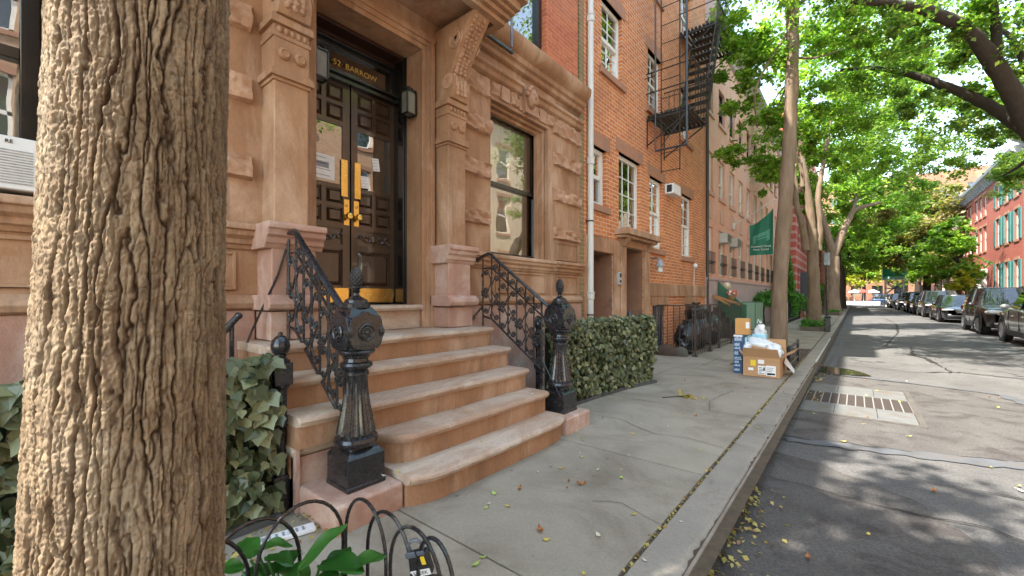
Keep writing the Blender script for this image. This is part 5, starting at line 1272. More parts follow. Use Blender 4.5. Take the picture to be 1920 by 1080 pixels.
def tree(label, base, trunk, r, limbs, cl, dens, size, leafm, barkm, seed, group='street trees', flare=1.35, extra=None):
    t = thing('street_tree', base, label, 'tree', group)
    a = MB(); tr_ = [Vector(base)] + [Vector(p) for p in trunk]
    o = limb(a, tr_, r, r * .72, 16, seed, r * .04)
    for i, k in enumerate(a.v[:16 * 4]):   # root flare
        j = i // 16; f = 1 + (flare - 1) * (1 - j / 4) ** 2; c = o[j]; a.v[i] = (c.x + (k[0] - c.x) * f, c.y + (k[1] - c.y) * f, k[2] - (.05 if j == 0 else 0))
    for l in limbs: limb(a, l[0], l[1], l[2], 10, seed + len(a.v), l[1] * .08)
    a.build('trunk', barkm, t, ang=70)
    P = clump_points(cl, dens, seed); leafmesh('crown', P, size, leafm, t, seed + 1)
    if extra: leafmesh('crown', clump_points(extra[0], dens, seed + 7), size, extra[1], t, seed + 9)
    return t
# --- the big foreground trunk, bark furrows modelled
ft = thing('foreground_tree', (-1.29, .18, 0), 'thick deeply furrowed tree trunk close to the camera at the left', 'tree')
nu = 560; zs = np.concatenate([np.linspace(-.05, .42, 40), np.linspace(.425, 2.05, 640), np.linspace(2.07, 4.2, 60)]); nz = len(zs)
U, Z = np.meshgrid(np.arange(nu) / nu, zs)
def furrow(N_, seed, amp, zf):
    w = amp * vnoise(U * 9, Z * zf + 7, seed, 9) + amp * .55 * vnoise(U * 26, Z * zf * 2.6, seed + 1, 26) + .16 * vnoise(U * 80, Z * 24, seed + 2, 80) + .07 * vnoise(U * 160, Z * 70, seed + 5, 160)
    ph = U * N_ + w; k = np.floor(ph); x = np.abs(np.sin(np.pi * ph))
    return x, k
h1, k1 = furrow(32, 21, 1.2, 1.6); h2, k2 = furrow(23, 31, 1.6, 2.0); h3, k3 = furrow(66, 41, 1.4, 3.4)
e1 = np.clip(h1 / .4, 0, 1); e1 = e1 * (1.6 - .6 * e1); e2 = np.clip(h2 / .3, 0, 1); e3 = np.clip(h3 / .35, 0, 1)
strength = np.clip(.55 + .8 * vnoise(U * 11, Z * 3.0, 51, 11), .1, 1)
rdg = np.minimum(e1, 1 - (1 - e2) * strength); f4 = np.abs(vnoise(U * 46, Z * 26, 27, 46)); gr = vnoise(U * 230, Z * 190, 24, 230); g2 = vnoise(U * 120, Z * 75, 26, 120); lump = vnoise(U * 5, Z * 1.4, 25, 5)
hgt = .35 * vnoise(k1 * 1.37 + .5, Z * 3.1 + k1 * 5.1, 61) 
disp = -.0145 * (1 - rdg) - .0045 * (1 - e3) * rdg + .007 * hgt * rdg - .0035 * np.clip(1 - f4 / .07, 0, 1) * rdg + .0016 * gr + .0014 * g2 + .008 * lump
fl_ = .022 * np.exp(-np.clip(Z, 0, 9) / .35)
rad = .176 - .010 * Z + fl_ + disp
cx = -1.29 + .006 * Z; cy = .175 + .02 * Z
kn = ((U - .63) * 6.28 * .17) ** 2 + (Z - .93) ** 2     # a small knot
rad += .014 * np.exp(-kn / .0016) - .02 * np.exp(-kn / .00025)
X = cx + rad * np.cos(2 * np.pi * U); Y = cy + rad * np.sin(2 * np.pi * U)
V = np.stack([X, Y, Z], -1).reshape(-1, 3)
I, J = np.meshgrid(np.arange(nz - 1), np.arange(nu), indexing='ij'); K = (J + 1) % nu
F = np.stack([I * nu + J, I * nu + K, (I + 1) * nu + K, (I + 1) * nu + J], -1).ravel()
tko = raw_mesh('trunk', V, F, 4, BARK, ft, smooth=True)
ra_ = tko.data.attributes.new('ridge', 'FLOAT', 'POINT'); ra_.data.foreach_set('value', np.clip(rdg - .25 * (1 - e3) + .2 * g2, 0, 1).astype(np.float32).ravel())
a = MB()
top = (-1.265, .26, 4.15)
for l, r0, r1 in (([top, (-.9, -.4, 5.4), (-.2, -1.4, 6.6), (.6, -2.4, 7.4)], .13, .04), ([top, (-1.5, -.2, 5.6), (-1.9, -1.2, 7), (-2.2, -2, 8)], .12, .04), ([top, (-.6, .3, 5.6), (.6, .2, 6.8), (1.8, .2, 7.4)], .11, .04), ([top, (-.9, -.6, 6), (.2, -.9, 7.6)], .09, .03)): limb(a, l, r0, r1, 10)
a.build('limb', BARK2, ft)
NEARCL = [((.3, -2.2, 7.2), 1.7, 9), ((-1.8, -1.9, 7.4), 1.3, 6), ((1.9, -.6, 7.6), 1.6, 14), ((.3, -.3, 7.6), 1.3, 10), ((1.2, -3.6, 7.2), 1.6, 12), ((3.2, -2.4, 7.8), 1.5, 10), ((-.9, -3.4, 6.8), 1.2, 8), ((-2.4, -.5, 7.8), 1.0, 8), ((-.6, -.9, 7.9), 1.0, 4), ((-2.7, -2.1, 7.0), .75, 20)]  # unseen clumps, placed to dapple the road and shade the near pavement
leafmesh('crown', clump_points(NEARCL, 100, 5), .13, LEAF, ft, 6)
# --- pole-like tree by the boxes
E2 = lambda u, v, d=9.4: at(u, v, d)
tree('tall slim grey barked tree rising behind the cardboard boxes', (-1.33, 11.0, 0), [(-1.31, 11.02, 1.6), (-1.2, 11.1, 3.6), (-1.12, 11.17, 5.5), (-1.08, 11.2, 8), (-1.05, 11.3, 10)], .158,
     [([E2(1487, 45), E2(1455, 95), E2(1428, 140), E2(1415, 185), E2(1420, 240, 9.8)], .035, .012), ([E2(1490, 108), E2(1530, 108, 9.2), E2(1580, 92, 9)], .03, .01), ([E2(1487, 20), E2(1440, -20), E2(1400, -40)], .04, .015),
      ([E2(1486, 150), E2(1460, 175, 9.7), E2(1432, 225, 10)], .02, .008), ([E2(1490, 15), E2(1530, -20, 9.5), E2(1570, -60, 9.5)], .05, .02), ([E2(1487, 130), E2(1440, 240, 10), E2(1400, 285, 10)], .02, .008)],
     [(E2(1400, 60, 10.2), .8, 9), (E2(1370, 150, 10), .5, 6), (E2(1425, 130, 9.8), .65, 9), (E2(1400, 210, 10), .6, 8), (E2(1445, 215, 9.9), .5, 7), (E2(1385, 290, 10.4), .45, 6), (E2(1365, 292, 10), .28, 3), (E2(1440, 290, 10.5), .5, 7),
      (E2(1420, 340, 10.8), .45, 5), (E2(1450, 60, 9.6), .7, 8), (E2(1545, 60, 9.8), .8, 9), (E2(1560, 130, 10.4), .7, 8), (E2(1530, 190, 10.5), .6, 7), (E2(1600, 70, 10), .7, 8), (E2(1500, -60, 9.5), 1.2, 10), (E2(1420, -60, 9.8), 1.1, 9),
      (E2(1580, 220, 11), .7, 7), (E2(1530, 280, 11), .6, 6), (E2(1600, 300, 12), .7, 6), (E2(1350, 40, 10.6), .5, 5), (E2(1480, 240, 11.5), .7, 8), (E2(1540, 220, 12), .8, 9), (E2(1600, 150, 12), .8, 9), (E2(1660, 110, 12), .8, 8), (E2(1460, 130, 11.5), .7, 8), (E2(1590, 20, 10), .8, 8), (E2(1380, 90, 11.5), .6, 7)], 105, .1, LEAF, BARK2, 31)
# --- leaning tree on the right whose limbs cross the top of the view
fk = at(1940, 255, 9)
tree('large dark limbed tree leaning over the street from the right', (5.95, 14.4, -.02), [(5.5, 14.3, 1.6), (4.3, 14.2, 3.4), tuple(fk)], .27,
     [([fk, at(1905, 190, 8.8), at(1862, 115, 8.5), at(1812, 55, 8.2), at(1745, 22, 8.0), at(1680, 8, 7.8), at(1600, 2, 7.6)], .19, .05), ([fk, at(1888, 218, 9.3), at(1838, 190, 9.6), at(1762, 158, 9.9), at(1700, 138, 10.2), at(1640, 128, 10.5), at(1575, 132, 10.8)], .15, .035),
      ([at(1866, 112, 8.5), at(1868, 60, 8.4), at(1862, 10, 8.3), at(1850, -40, 8.2)], .1, .05), ([at(1960, 200, 9), at(1925, 130, 9.2), at(1895, 70, 9.4), at(1850, 40, 9.6)], .09, .03), ([fk, at(1925, 300, 9.4), at(1880, 330, 10)], .06, .02), ([fk, at(2000, 180, 9), at(2100, 60, 8.6)], .16, .06)],
     [(at(1890, 40, 8.5), .8, 7), (at(1800, 100, 9.5), .55, 6), (at(1760, 60, 8.5), .5, 5), (at(1850, 150, 9.6), .55, 6), (at(1900, 120, 9.5), .6, 6), (at(1700, 60, 8.5), .5, 4), (at(1640, 30, 8), .6, 5), (at(1730, 190, 10), .6, 6), (at(1800, 230, 10.2), .6, 6), (at(1880, 260, 10), .5, 5), (at(1900, 310, 10), .45, 6),
      (at(1660, 160, 10.5), .7, 7), (at(1600, 160, 11), .7, 7), (at(1930, 20, 8), .9, 8), (at(1840, -40, 8), 1.2, 9), (at(1700, -50, 7.6), 1.3, 9), (at(1560, -60, 7.4), 1.2, 8), (at(2100, 30, 8.5), 1.5, 12), (at(2050, 200, 9), 1.2, 9), (at(1760, 120, 10), .5, 4), ((4.5, 10.5, 7.4), 1.4, 9), ((3.0, 7.5, 7.8), 1.5, 9), ((1.2, 6.2, 8.2), 1.4, 8), ((5, 6.5, 7.5), 1.5, 9), (at(1660, 60, 9), .7, 7), (at(1720, 110, 11), .8, 8), (at(1620, 200, 12), .9, 9), (at(1700, 240, 13), 1.0, 10), (at(1780, 280, 13), .9, 8), (at(1850, 330, 13), .8, 8), (at(1850, 200, 12), .8, 7), (at(1900, 240, 12), .8, 7), (at(1760, 200, 12), .7, 6), (at(1790, 285, 14), .9, 11), (at(1855, 295, 15), .9, 11), (at(1905, 325, 14), .7, 9), (at(1735, 300, 16), 1.0, 11), (at(1830, 250, 14), .9, 10), ((.6, 8.5, 8.2), 1.5, 24), ((1.8, 12, 9), 1.6, 24), ((0, 13, 9.6), 1.5, 20), ((2.2, 16, 10), 1.7, 22), ((.5, 19, 11), 1.8, 22), ((-1, 10, 8.5), 1.4, 20), ((2.8, 9, 9), 1.5, 20), ((3.6, 13.5, 10), 1.6, 18), ((1, 24, 12.6), 2, 22), ((2.6, 21, 12), 2, 22), ((3, 27, 13.4), 2, 20)], 125, .09, LEAFD, BARK3, 47,  # includes clumps above the view, added to shade the road
     extra=([(at(1880, 20, 8.3), .7, 5), (at(1800, 60, 9), .5, 4), (at(1690, 90, 9.5), .6, 4), (at(1620, 90, 9.5), .6, 4), (at(1900, 180, 9.5), .5, 4), ((3.4, 9, 7.6), 1.3, 7)], LEAF))
# --- multi-stem tree in the planted pit
T3 = lambda u, v, d=15.7: at(u, v, d)
tree('three stemmed tree growing out of the planted pit', (-1.22, 19.6, 0), [T3(1526, 540), T3(1524, 480), T3(1522, 430)], .22,
     [([T3(1512, 470), T3(1505, 425), T3(1494, 385), T3(1490, 330), T3(1478, 280)], .13, .06), ([T3(1522, 440), T3(1518, 390), T3(1510, 330), T3(1500, 260)], .16, .06), ([T3(1533, 470), T3(1536, 420), T3(1534, 370), T3(1545, 300), T3(1560, 220)], .14, .05), ([T3(1505, 350), T3(1500, 310), T3(1470, 250)], .08, .03)],
     [(T3(1500, 300, 16.5), 1.1, 9), (T3(1450, 330, 17), .8, 7), (T3(1540, 330, 17), 1.2, 10), (T3(1580, 280, 17), 1.3, 11), (T3(1530, 220, 16.5), 1.5, 12), (T3(1600, 200, 17), 1.5, 12), (T3(1470, 220, 16), 1.2, 10), (T3(1620, 300, 18), 1.2, 9), (T3(1560, 120, 16.5), 1.7, 12), (T3(1640, 130, 17), 1.6, 10), (T3(1480, 120, 16), 1.5, 10), (T3(1500, 30, 16), 1.6, 9), (T3(1600, 40, 16.5), 1.6, 9), (T3(1500, 385, 17), .5, 5), (T3(1640, 240, 18), 1.2, 8)], 150, .135, LEAF, BARK2, 53)
# --- forked tree farther along
T4 = lambda u, v, d=28.6: at(u, v, d)
tree('forked tree with a limb reaching over the street past the planted pit', (-1.3, 36, 0), [T4(1560, 540), T4(1562, 500), T4(1562, 478)], .46,
     [([T4(1562, 480), T4(1552, 440), T4(1540, 400), T4(1530, 350)], .26, .1), ([T4(1563, 480), T4(1578, 440), T4(1592, 410), T4(1606, 392), T4(1650, 380)], .27, .1), ([T4(1592, 412), T4(1605, 370), T4(1610, 320)], .15, .06)],
     [(T4(1560, 350, 29), 2, 12), (T4(1600, 320, 29), 2.2, 14), (T4(1650, 340, 30), 2, 12), (T4(1620, 250, 29), 2.4, 14), (T4(1680, 270, 30), 2.2, 12), (T4(1560, 260, 29), 2.4, 12), (T4(1580, 440, 33), 1.4, 8), (T4(1610, 450, 34), 1.6, 9), (T4(1660, 410, 33), 1.3, 7), (T4(1640, 180, 29), 2.6, 15), (T4(1700, 190, 30), 2.4, 13), (T4(1690, 360, 31), 1.8, 11), (T4(1600, 390, 31), 1.6, 10), (T4(1600, 480, 40), 1.8, 10), (T4(1650, 470, 42), 2.2, 12), (T4(1690, 430, 42), 2.2, 12)], 150, .21, LEAF, BARK2, 61, extra=([(T4(1640, 400, 32), 1.5, 6), (T4(1690, 330, 31), 1.8, 6)], LEAFB))
# --- distant trees
def fartree(label, x, y, h, rad, cl, dens, size, lm, seed, extra=None, bm=BARK3):
    tree(label, (x, y, -.02), [(x + .1, y, h * .3), (x, y + .1, h * .55)], rad, [([(x, y, h * .5), (x - h * .12, y, h * .75)], rad * .6, rad * .2), ([(x, y, h * .5), (x + h * .14, y, h * .75)], rad * .6, rad * .2)], cl, dens, size, lm, bm, seed, extra=extra)
fartree('dark trunked tree beside the kerb beyond the forked tree', -1.2, 55, 9, .35, [((-1.2, 55, 6.5), 2.6, 14), ((.5, 55, 7.5), 2.6, 13), ((-2.5, 56, 8), 2.4, 10), ((2, 56, 8.5), 2.2, 10)], 80, .36, LEAFX, 71)
fartree('dim tree near the far left corner of the street', -1.6, 72, 9, .35, [((-1.6, 72, 6.5), 3, 14), ((.5, 73, 7.5), 2.6, 12), ((-3.5, 72, 8), 2.6, 10)], 70, .45, LEAFX, 73)
fartree('yellow green tree beyond the far junction', 1.0, 97, 8, .3, [((.5, 97, 5.2), 3, 14), ((3, 97, 5.5), 2.6, 12), ((-2.2, 97, 5), 2.4, 10)], 80, .5, LEAFY, 79, extra=([((1, 96, 5.6), 3, 8)], LEAF))
fartree('bright bushy tree in front of the red row house', 6.1, 47.5, 8, .2, [((5.6, 47.5, 4.2), 1.9, 13), ((4.6, 48.5, 3.2), 1.3, 9), ((6.6, 48.2, 2.9), 1.3, 9), ((5.2, 47.5, 5.6), 1.6, 10), ((6.0, 48.5, 6.6), 1.3, 8), ((4.2, 50, 4.6), 1.3, 8)], 85, .34, LEAF, 83, extra=([((6.2, 47, 2.6), 1.0, 5)], LEAFY))
fartree('dusty brownish tree leaning over the parked cars far down', 5.9, 64, 13, .35, [((4.2, 63, 8.5), 2.8, 13), ((2.0, 63, 10), 2.6, 12), ((5.5, 63, 10.5), 2.8, 12), ((3.5, 63, 12.2), 2.6, 11), ((3.0, 64, 6), 2, 8), ((6.5, 64, 7.0), 2, 8), ((1.2, 62, 8.2), 2.4, 12), ((3.2, 61, 8), 2.4, 12), ((0, 64, 10.5), 2.4, 11), ((6.5, 60, 11), 2.4, 11), ((4.6, 60, 9.6), 2.2, 11)], 95, .4, LEAFB, 89, extra=([((3, 62, 10), 3.2, 9), ((5, 62, 8), 2.5, 7)], LEAFD))
fartree('tall tree behind the parked cars right of the sidewalk shed', 6.0, 74, 12, .35, [((5.0, 74, 6.5), 2.6, 12), ((3, 74, 8.5), 2.6, 11), ((6, 74, 9.5), 2.6, 11), ((4, 74, 11), 2.6, 10), ((1.5, 76, 7.5), 2.6, 12), ((0, 77, 10), 3, 13), ((3, 76, 13), 3, 12), ((6, 75, 12.5), 3, 12), ((-1.5, 78, 7), 2.6, 11), ((7.5, 74, 7), 2, 9)], 95, .45, LEAFD, 97)
fartree('high crowned tree on the right pavement before the red row house', 6.3, 26, 14, .32, [((3.6, 27.5, 10.5), 2.2, 11), ((1.6, 28, 12.2), 2.4, 11), ((5.6, 28, 12.0), 2.4, 11), ((3.4, 29.5, 13.6), 2.4, 11), ((6.6, 29, 9.6), 1.9, 10)], 95, .22, LEAFD, 101)
fartree('broad tree on the left kerb halfway to the junction', -1.3, 46, 10, .34, [((0, 46, 6.2), 2.2, 14), ((1.6, 47, 7.6), 2.4, 14), ((-1.5, 46, 8), 2.4, 12), ((2.6, 48, 9.5), 2.4, 13), ((.4, 47, 10.5), 2.4, 12)], 120, .28, LEAF, 131)
fartree('leafy tree on the left kerb close to the junction', -1.3, 64, 10, .34, [((0, 64, 5.6), 2.4, 14), ((1.8, 65, 6.8), 2.6, 14), ((3.4, 66, 8.6), 2.6, 13), ((.6, 65, 9.8), 2.8, 12)], 110, .36, LEAFD, 133)
fartree('leafy tree on the right pavement behind the pickup truck', 6.0, 57, 10, .3, [((5.2, 57, 5.2), 2.0, 13), ((3.8, 58, 7), 2.2, 13), ((5.6, 58, 8.4), 2.2, 12), ((6.8, 57, 6.2), 1.6, 9)], 110, .34, LEAFB, 137)
fartree('full green tree right of the yellow green one beyond the junction', 6.5, 99, 12, .4, [((6, 99, 6), 3.4, 15), ((9.5, 99, 7), 3.2, 14), ((3, 100, 9), 3.2, 13), ((7, 100, 10.5), 3.4, 13)], 110, .55, LEAF, 139)
fartree('full green tree left of the yellow green one beyond the junction', -5, 98, 12, .4, [((-5, 98, 6), 3.4, 15), ((-8, 98, 8), 3.2, 14), ((-1.5, 100, 9.5), 3.2, 14), ((-5, 99, 11), 3.4, 13)], 110, .55, LEAFX, 149)
# --- planted things
def shrub(name, label, cl, dens, size, lm, seed, cat='shrub', group=None, stem=True):
    c = cl[0][0]; t = thing(name, (c[0], c[1], 0), label, cat, group)
    leafmesh('foliage', clump_points(cl, dens, seed), size, lm, t, seed, .3)
    if stem:
        a = MB()
        for i in range(5): a.tube([(c[0] + rnd(-.08, .08), c[1] + rnd(-.1, .1), 0), (c[0] + rnd(-.2, .2), c[1] + rnd(-.3, .3), c[2])], .012, 5)
        a.build('stem', BARK3, t)
    return t
shrub('clipped_shrub', 'green leafy shrub growing behind the pale green locker', [((-3.0, 20.2, 1.15), (.3, .8, .3), 16), ((-3.0, 21.6, 1.15), (.3, .8, .35), 16), ((-2.95, 23, 1.2), (.35, .8, .35), 14)], 90, .09, LEAFX, 111)
cn = thing('conical_evergreen', (-3.0, 26, 0), 'tall narrow dark evergreen cone beside the salmon house', 'tree')
P = []; rs = np.random.RandomState(3)
for i in range(6000): z = rs.uniform(.3, 4.2); r_ = .55 * (1 - (z / 4.4) ** 1.5) * rs.uniform(.6, 1.05); w = rs.uniform(0, 6.28); P.append((-2.75 + r_ * math.cos(w), 24.6 + r_ * math.sin(w), z))
leafmesh('foliage', np.array(P), .12, LEAFX, cn, 12, .1); MB().tube([(-2.75, 24.6, 0), (-2.75, 24.6, 3.8)], [.07, .02], 8).build('trunk', BARK3, cn)
shrub('leafy_shrub', 'bright green shrub on the pavement side past the evergreen cone', [((-2.7, 28, 1.0), (.4, 1.0, .5), 16), ((-2.6, 30, .9), (.4, 1., .4), 14)], 80, .12, LEAFX, 113)
shrub('leafy_shrub', 'green shrub beside the dark porch of the banded brick house', [((-2.4, 39.5, 1.4), (.5, 1.6, .8), 18), ((-2.4, 43, 1.2), (.5, 1.6, .8), 14)], 70, .2, LEAFX, 117)
def pitplants(label, x0, x1, y0, y1, seed, n=26):
    t = thing('pit_planting', ((x0 + x1) / 2, (y0 + y1) / 2, 0), label, 'plants', 'low plants in the tree pits')
    rs = np.random.RandomState(seed); P = []
    for i in range(n): c = np.array((rs.uniform(x0, x1), rs.uniform(y0, y1), rs.uniform(.12, .32))); P.append(c + rs.normal(0, 1, (30, 3)) * np.array([.09, .09, .06]))
    P = np.concatenate(P); P[:, 2] = np.clip(P[:, 2], .02, None); leafmesh('foliage', P, .1, LEAFX, t, seed, .5)
    return t
def pitbox(label, x0, x1, y0, y1, h, mt):
    t = thing('pit_edging', ((x0 + x1) / 2, (y0 + y1) / 2, 0), label, 'edging', 'raised edgings round the tree pits')
    for b in ((x0, x1, y0, y0 + .06), (x0, x1, y1 - .06, y1), (x0, x0 + .06, y0 + .06, y1 - .06), (x1 - .06, x1, y0 + .06, y1 - .06)): MB().box(*b, -.02, h).build('board', mt, t, bevel=.006)
STN = M('mottled_edging', (.14, .11, .08), (.09, .075, .055), 12, .9, .006, 40)
pitbox('brown edging of the planted pit round the three stemmed tree', -1.55, -.85, 18.15, 21.2, .14, STN); pitplants('leafy plants at the foot of the three stemmed tree', -1.5, -.9, 18.2, 21.1, 121, 34)
pitbox('brown edging of the pit round the forked tree', -1.6, -.85, 34.6, 37.4, .2, STN); pitplants('leafy plants at the foot of the forked tree', -1.5, -.9, 34.7, 37.3, 123, 30)
# hosta in the foreground pit
hp = thing('broad_leaf_plant', (-1.4, .6, 0), 'bright green broad leaved plant at the foot of the big trunk', 'plant')
def bigleaf(mb, o, yaw, L, W, lift, droop, seed):
    rs = random.Random(seed); n, m = 14, 8; d = Vector((math.cos(yaw), math.sin(yaw), 0)); s = Vector((-d.y, d.x, 0)); b0 = len(mb.v)
    for i in range(n + 1):
        t = i / n; w = W * (math.sin(math.pi * min(t * .93 + .05, 1)) ** .7) * (1 - .25 * t)
        c = Vector(o) + d * (L * t) + Vector((0, 0, lift * t - droop * t * t))
        for j in range(m + 1):
            q = j / m * 2 - 1; p = c + s * (q * w) + Vector((0, 0, .28 * w * q * q - .0 + .012 * math.sin(t * 9 + abs(q) * 3) * abs(q) * .5 + .003 * math.cos(q * 26)))
            mb.v.append(tuple(p))
    for i in range(n):
        for j in range(m): a_ = b0 + i * (m + 1) + j; mb.f.append((a_, a_ + 1, a_ + m + 2, a_ + m + 1))
a = MB(); sp = MB()
for k, (u, v, z, yaw, L, W, lift, dr) in enumerate(((470, 1050, .27, 2.9, .15, .042, .04, .03), (500, 1045, .27, .3, .13, .036, .03, .03), (560, 1070, .26, 1.3, .16, .05, .13, .02), (600, 1060, .27, .45, .17, .06, .03, .03), (640, 1075, .25, .9, .15, .05, .06, .02), (520, 1075, .24, 2.2, .14, .045, .04, .04), (455, 1072, .24, 3.6, .14, .04, .02, .04), (610, 1085, .24, 1.9, .12, .045, .06, .02), (575, 1090, .23, 3.3, .16, .05, .03, .05), (480, 1030, .28, 1.0, .12, .036, .02, .03), (540, 1060, .2, 4.6, .2, .055, .03, .05), (620, 1070, .2, 5.6, .17, .05, .03, .05), (500, 1090, .19, 5.2, .18, .05, .02, .05))):
    d_ = 785 * (1.2 - z) / (v - 557); o = at(u, v, d_); bigleaf(a, o, yaw, L, W, lift, dr, k); sp.tube([(-1.38 + rnd(-.05, .05), .6 + rnd(-.06, .06), 0), tuple(o)], .005, 5)
a.build('leaf', HOSTA, hp, ang=60); sp.build('stem', HOSTA, hp)
# ---------------------------------------------------------------- parked cars
def paint(name, c, metal=.35): return M(name, c, tuple(k * .93 for k in c), 2, .3, metal=metal, coat=.9)
def interp(tab, t):
    for a, b in zip(tab, tab[1:]):
        if t <= b[0]: u = (t - a[0]) / (b[0] - a[0]); u = u * u * (3 - 2 * u) if len(a) > 2 and a[2] else u; return a[1] + (b[1] - a[1]) * u
    return tab[-1][1]
def car(label, x, y, L, W, H, pm, kind, rz=0., lens=AMBER, group='cars parked along the right kerb', name='parked_car', steer=0):
    """front end towards -y; wheels on z = 0"""
    t = thing(name, (0, 0, 0), label, 'car', group)
    suv = kind in ('suv', 'pickup'); Rw = .35 if suv else .32; hl = L / 2
    belt = .98 if suv else .88; zb = .26 if suv else .2
    fa, ra = -hl + .19 * L, hl - .21 * L       # axles
    if kind == 'suv': top = [(0, .66), (.03, .84), (.07, .93), (.26, 1.03), (.32, belt + .04), (.9, belt + .08), (.97, belt + .02), (1, .8)]
    elif kind == 'pickup': top = [(0, .75), (.03, .98), (.07, 1.05), (.28, 1.12), (.34, belt + .06), (.62, belt + .08), (.63, belt), (.98, belt), (1, .85)]
    else: top = [(0, .55), (.03, .68), (.08, .76), (.28, .88), (.34, belt), (.8, belt + .03), (.86, belt + .02), (.96, .9), (1, .72)]
    wid = [(0, .72), (.02, .84), (.06, .92), (.14, .98), (.3, 1), (.75, 1), (.9, .97), (.97, .9), (1, .8)]
    ts = sorted(set([0, .008, .02, .035, .05, .07, .1, .14, .2, .26, .32, .38, .45, .55, .65, .75, .8, .86, .9, .94, .97, .985, 1]))
    V = []; n = 0
    for q in ts:
        yy = -hl + L * q; w = W / 2 * interp(wid, q); z1 = interp(top, q); zz0 = zb + (.1 if q < .02 or q > .985 else 0)
        sec = [(0, zz0), (w * .86, zz0), (w * .96, zz0 + .05), (w * .985, zz0 + .2), (w, zz0 + .36), (w * .985, z1 - .2), (w * .955, z1 - .06), (w * .88, z1 - .012), (w * .6, z1 + .012), (0, z1 + .02)]
        ring = sec + [(-a, b) for a, b in sec[-2:0:-1]]; n = len(ring); V += [(a, yy, b) for a, b in ring]
    a = MB(); a.add(V, [(i * n + j, i * n + (j + 1) % n, (i + 1) * n + (j + 1) % n, (i + 1) * n + j) for i in range(len(ts) - 1) for j in range(n)] + [tuple(range(n)), tuple((len(ts) - 1) * n + j for j in range(n))])
    body = a.build('body', pm, t, ang=50)
    # greenhouse
    if kind == 'suv': yb0, yb1, yt0, yt1 = -hl + .27 * L, hl - .03 * L, -hl + .42 * L, hl - .12 * L
    elif kind == 'pickup': yb0, yb1, yt0, yt1 = -hl + .28 * L, -hl + .63 * L, -hl + .41 * L, -hl + .6 * L
    else: yb0, yb1, yt0, yt1 = -hl + .28 * L, hl - .13 * L, -hl + .45 * L, hl - .32 * L
    zt = H - .05; wb, wt = W / 2 * .93, W / 2 * .74
    def ringg(f):
        e = f ** 1.25; y0, y1 = yb0 + (yt0 - yb0) * f, yb1 + (yt1 - yb1) * f; w = wb + (wt - wb) * e; z = belt - .03 + (zt - belt + .03) * f
        b = .1; return [(-w + b, y0 - .03, z), (0, y0 - .1, z), (w - b, y0 - .03, z), (w, y0 + .12, z), (w, (y0 + y1) / 2, z), (w, y1 - .15, z), (w - b, y1, z), (0, y1 + .05, z), (-w + b, y1, z), (-w, y1 - .15, z), (-w, (y0 + y1) / 2, z), (-w, y0 + .12, z)]
    g = MB(); rs = [ringg(f) for f in (0, .25, .5, .75, 1)]; m = 12
    for r_ in rs: g.v += r_
    g.f += [(i * m + j, i * m + (j + 1) % m, (i + 1) * m + (j + 1) % m, (i + 1) * m + j) for i in range(4) for j in range(m)]
    g.build('windows', AUTOG, t, ang=50)
    r_ = MB(); q0 = ringg(1.0); q1 = [(p[0] * .93, p[1] * .97 + (yt0 + yt1) / 2 * .03, H - .012) for p in q0]; q2 = [(p[0] * .6, (p[1] - (yt0 + yt1) / 2) * .7 + (yt0 + yt1) / 2, H) for p in q0]
    q_ = [(p[0] * 1.012, p[1] + (.012 if p[1] > (yt0 + yt1) / 2 else -.012), zt - .03) for p in q0]
    r_.v += q_ + [(p[0] * 1.01, p[1], zt) for p in q0] + q1 + q2; r_.f += [(i * m + j, i * m + (j + 1) % m, (i + 1) * m + (j + 1) % m, (i + 1) * m + j) for i in range(3) for j in range(m)] + [tuple(3 * m + j for j in range(m))]
    r_.build('roof', pm, t, ang=50)
    p_ = MB()
    idx = [2, 6] if kind != 'suv' else [2, 6]
    for j in (2, 6):
        for sx in (1, -1): p_.mark(); p_.tube([(sx * abs(rr[j][0]) + sx * .012, rr[j][1] + (.05 if j == 2 else -.05), rr[j][2]) for rr in rs], .042, 8)
    for fy in ((.38, .72) if kind == 'suv' else (.5,)):
        for sx in (1, -1): p_.mark(); p_.tube([(sx * (rr[3][0] + .004), rr[3][1] + (rr[5][1] - rr[3][1]) * fy, rr[3][2]) for rr in rs], .03, 6)
    p_.each('pillar', pm if kind != 'suv' else DKPL, t)
    if suv:
        k = MB()
        for sx in (-1, 1): k.mark(); k.tube([(sx * wt * .9, yt0 + .15, H - .01), (sx * wt * .9, yt0 + .2, H + .035), (sx * wt * .9, yt1 - .2, H + .035), (sx * wt * .9, yt1 - .12, H - .01)], .016, 6)
        k.each('roof_rail', DKPL, t)
    # arches, wheels
    ac_ = MB()
    for ax in (fa, ra):
        for sx in (-1, 1):
            ac_.mark(); n0 = len(ac_.v); ac_.lathe([(Rw * 1.2, 0), (Rw * 1.2, .012), (Rw * 1.14, .02), (Rw * .5, .02)], (0, 0, 0), 28)
            ac_.xf(Matrix.Translation((sx * (W / 2 * .985), ax, Rw + .03)) @ Matrix.Rotation(R(90 * sx), 4, 'Y'), n0)
    ac_.each('wheel_arch', DKPL, t)
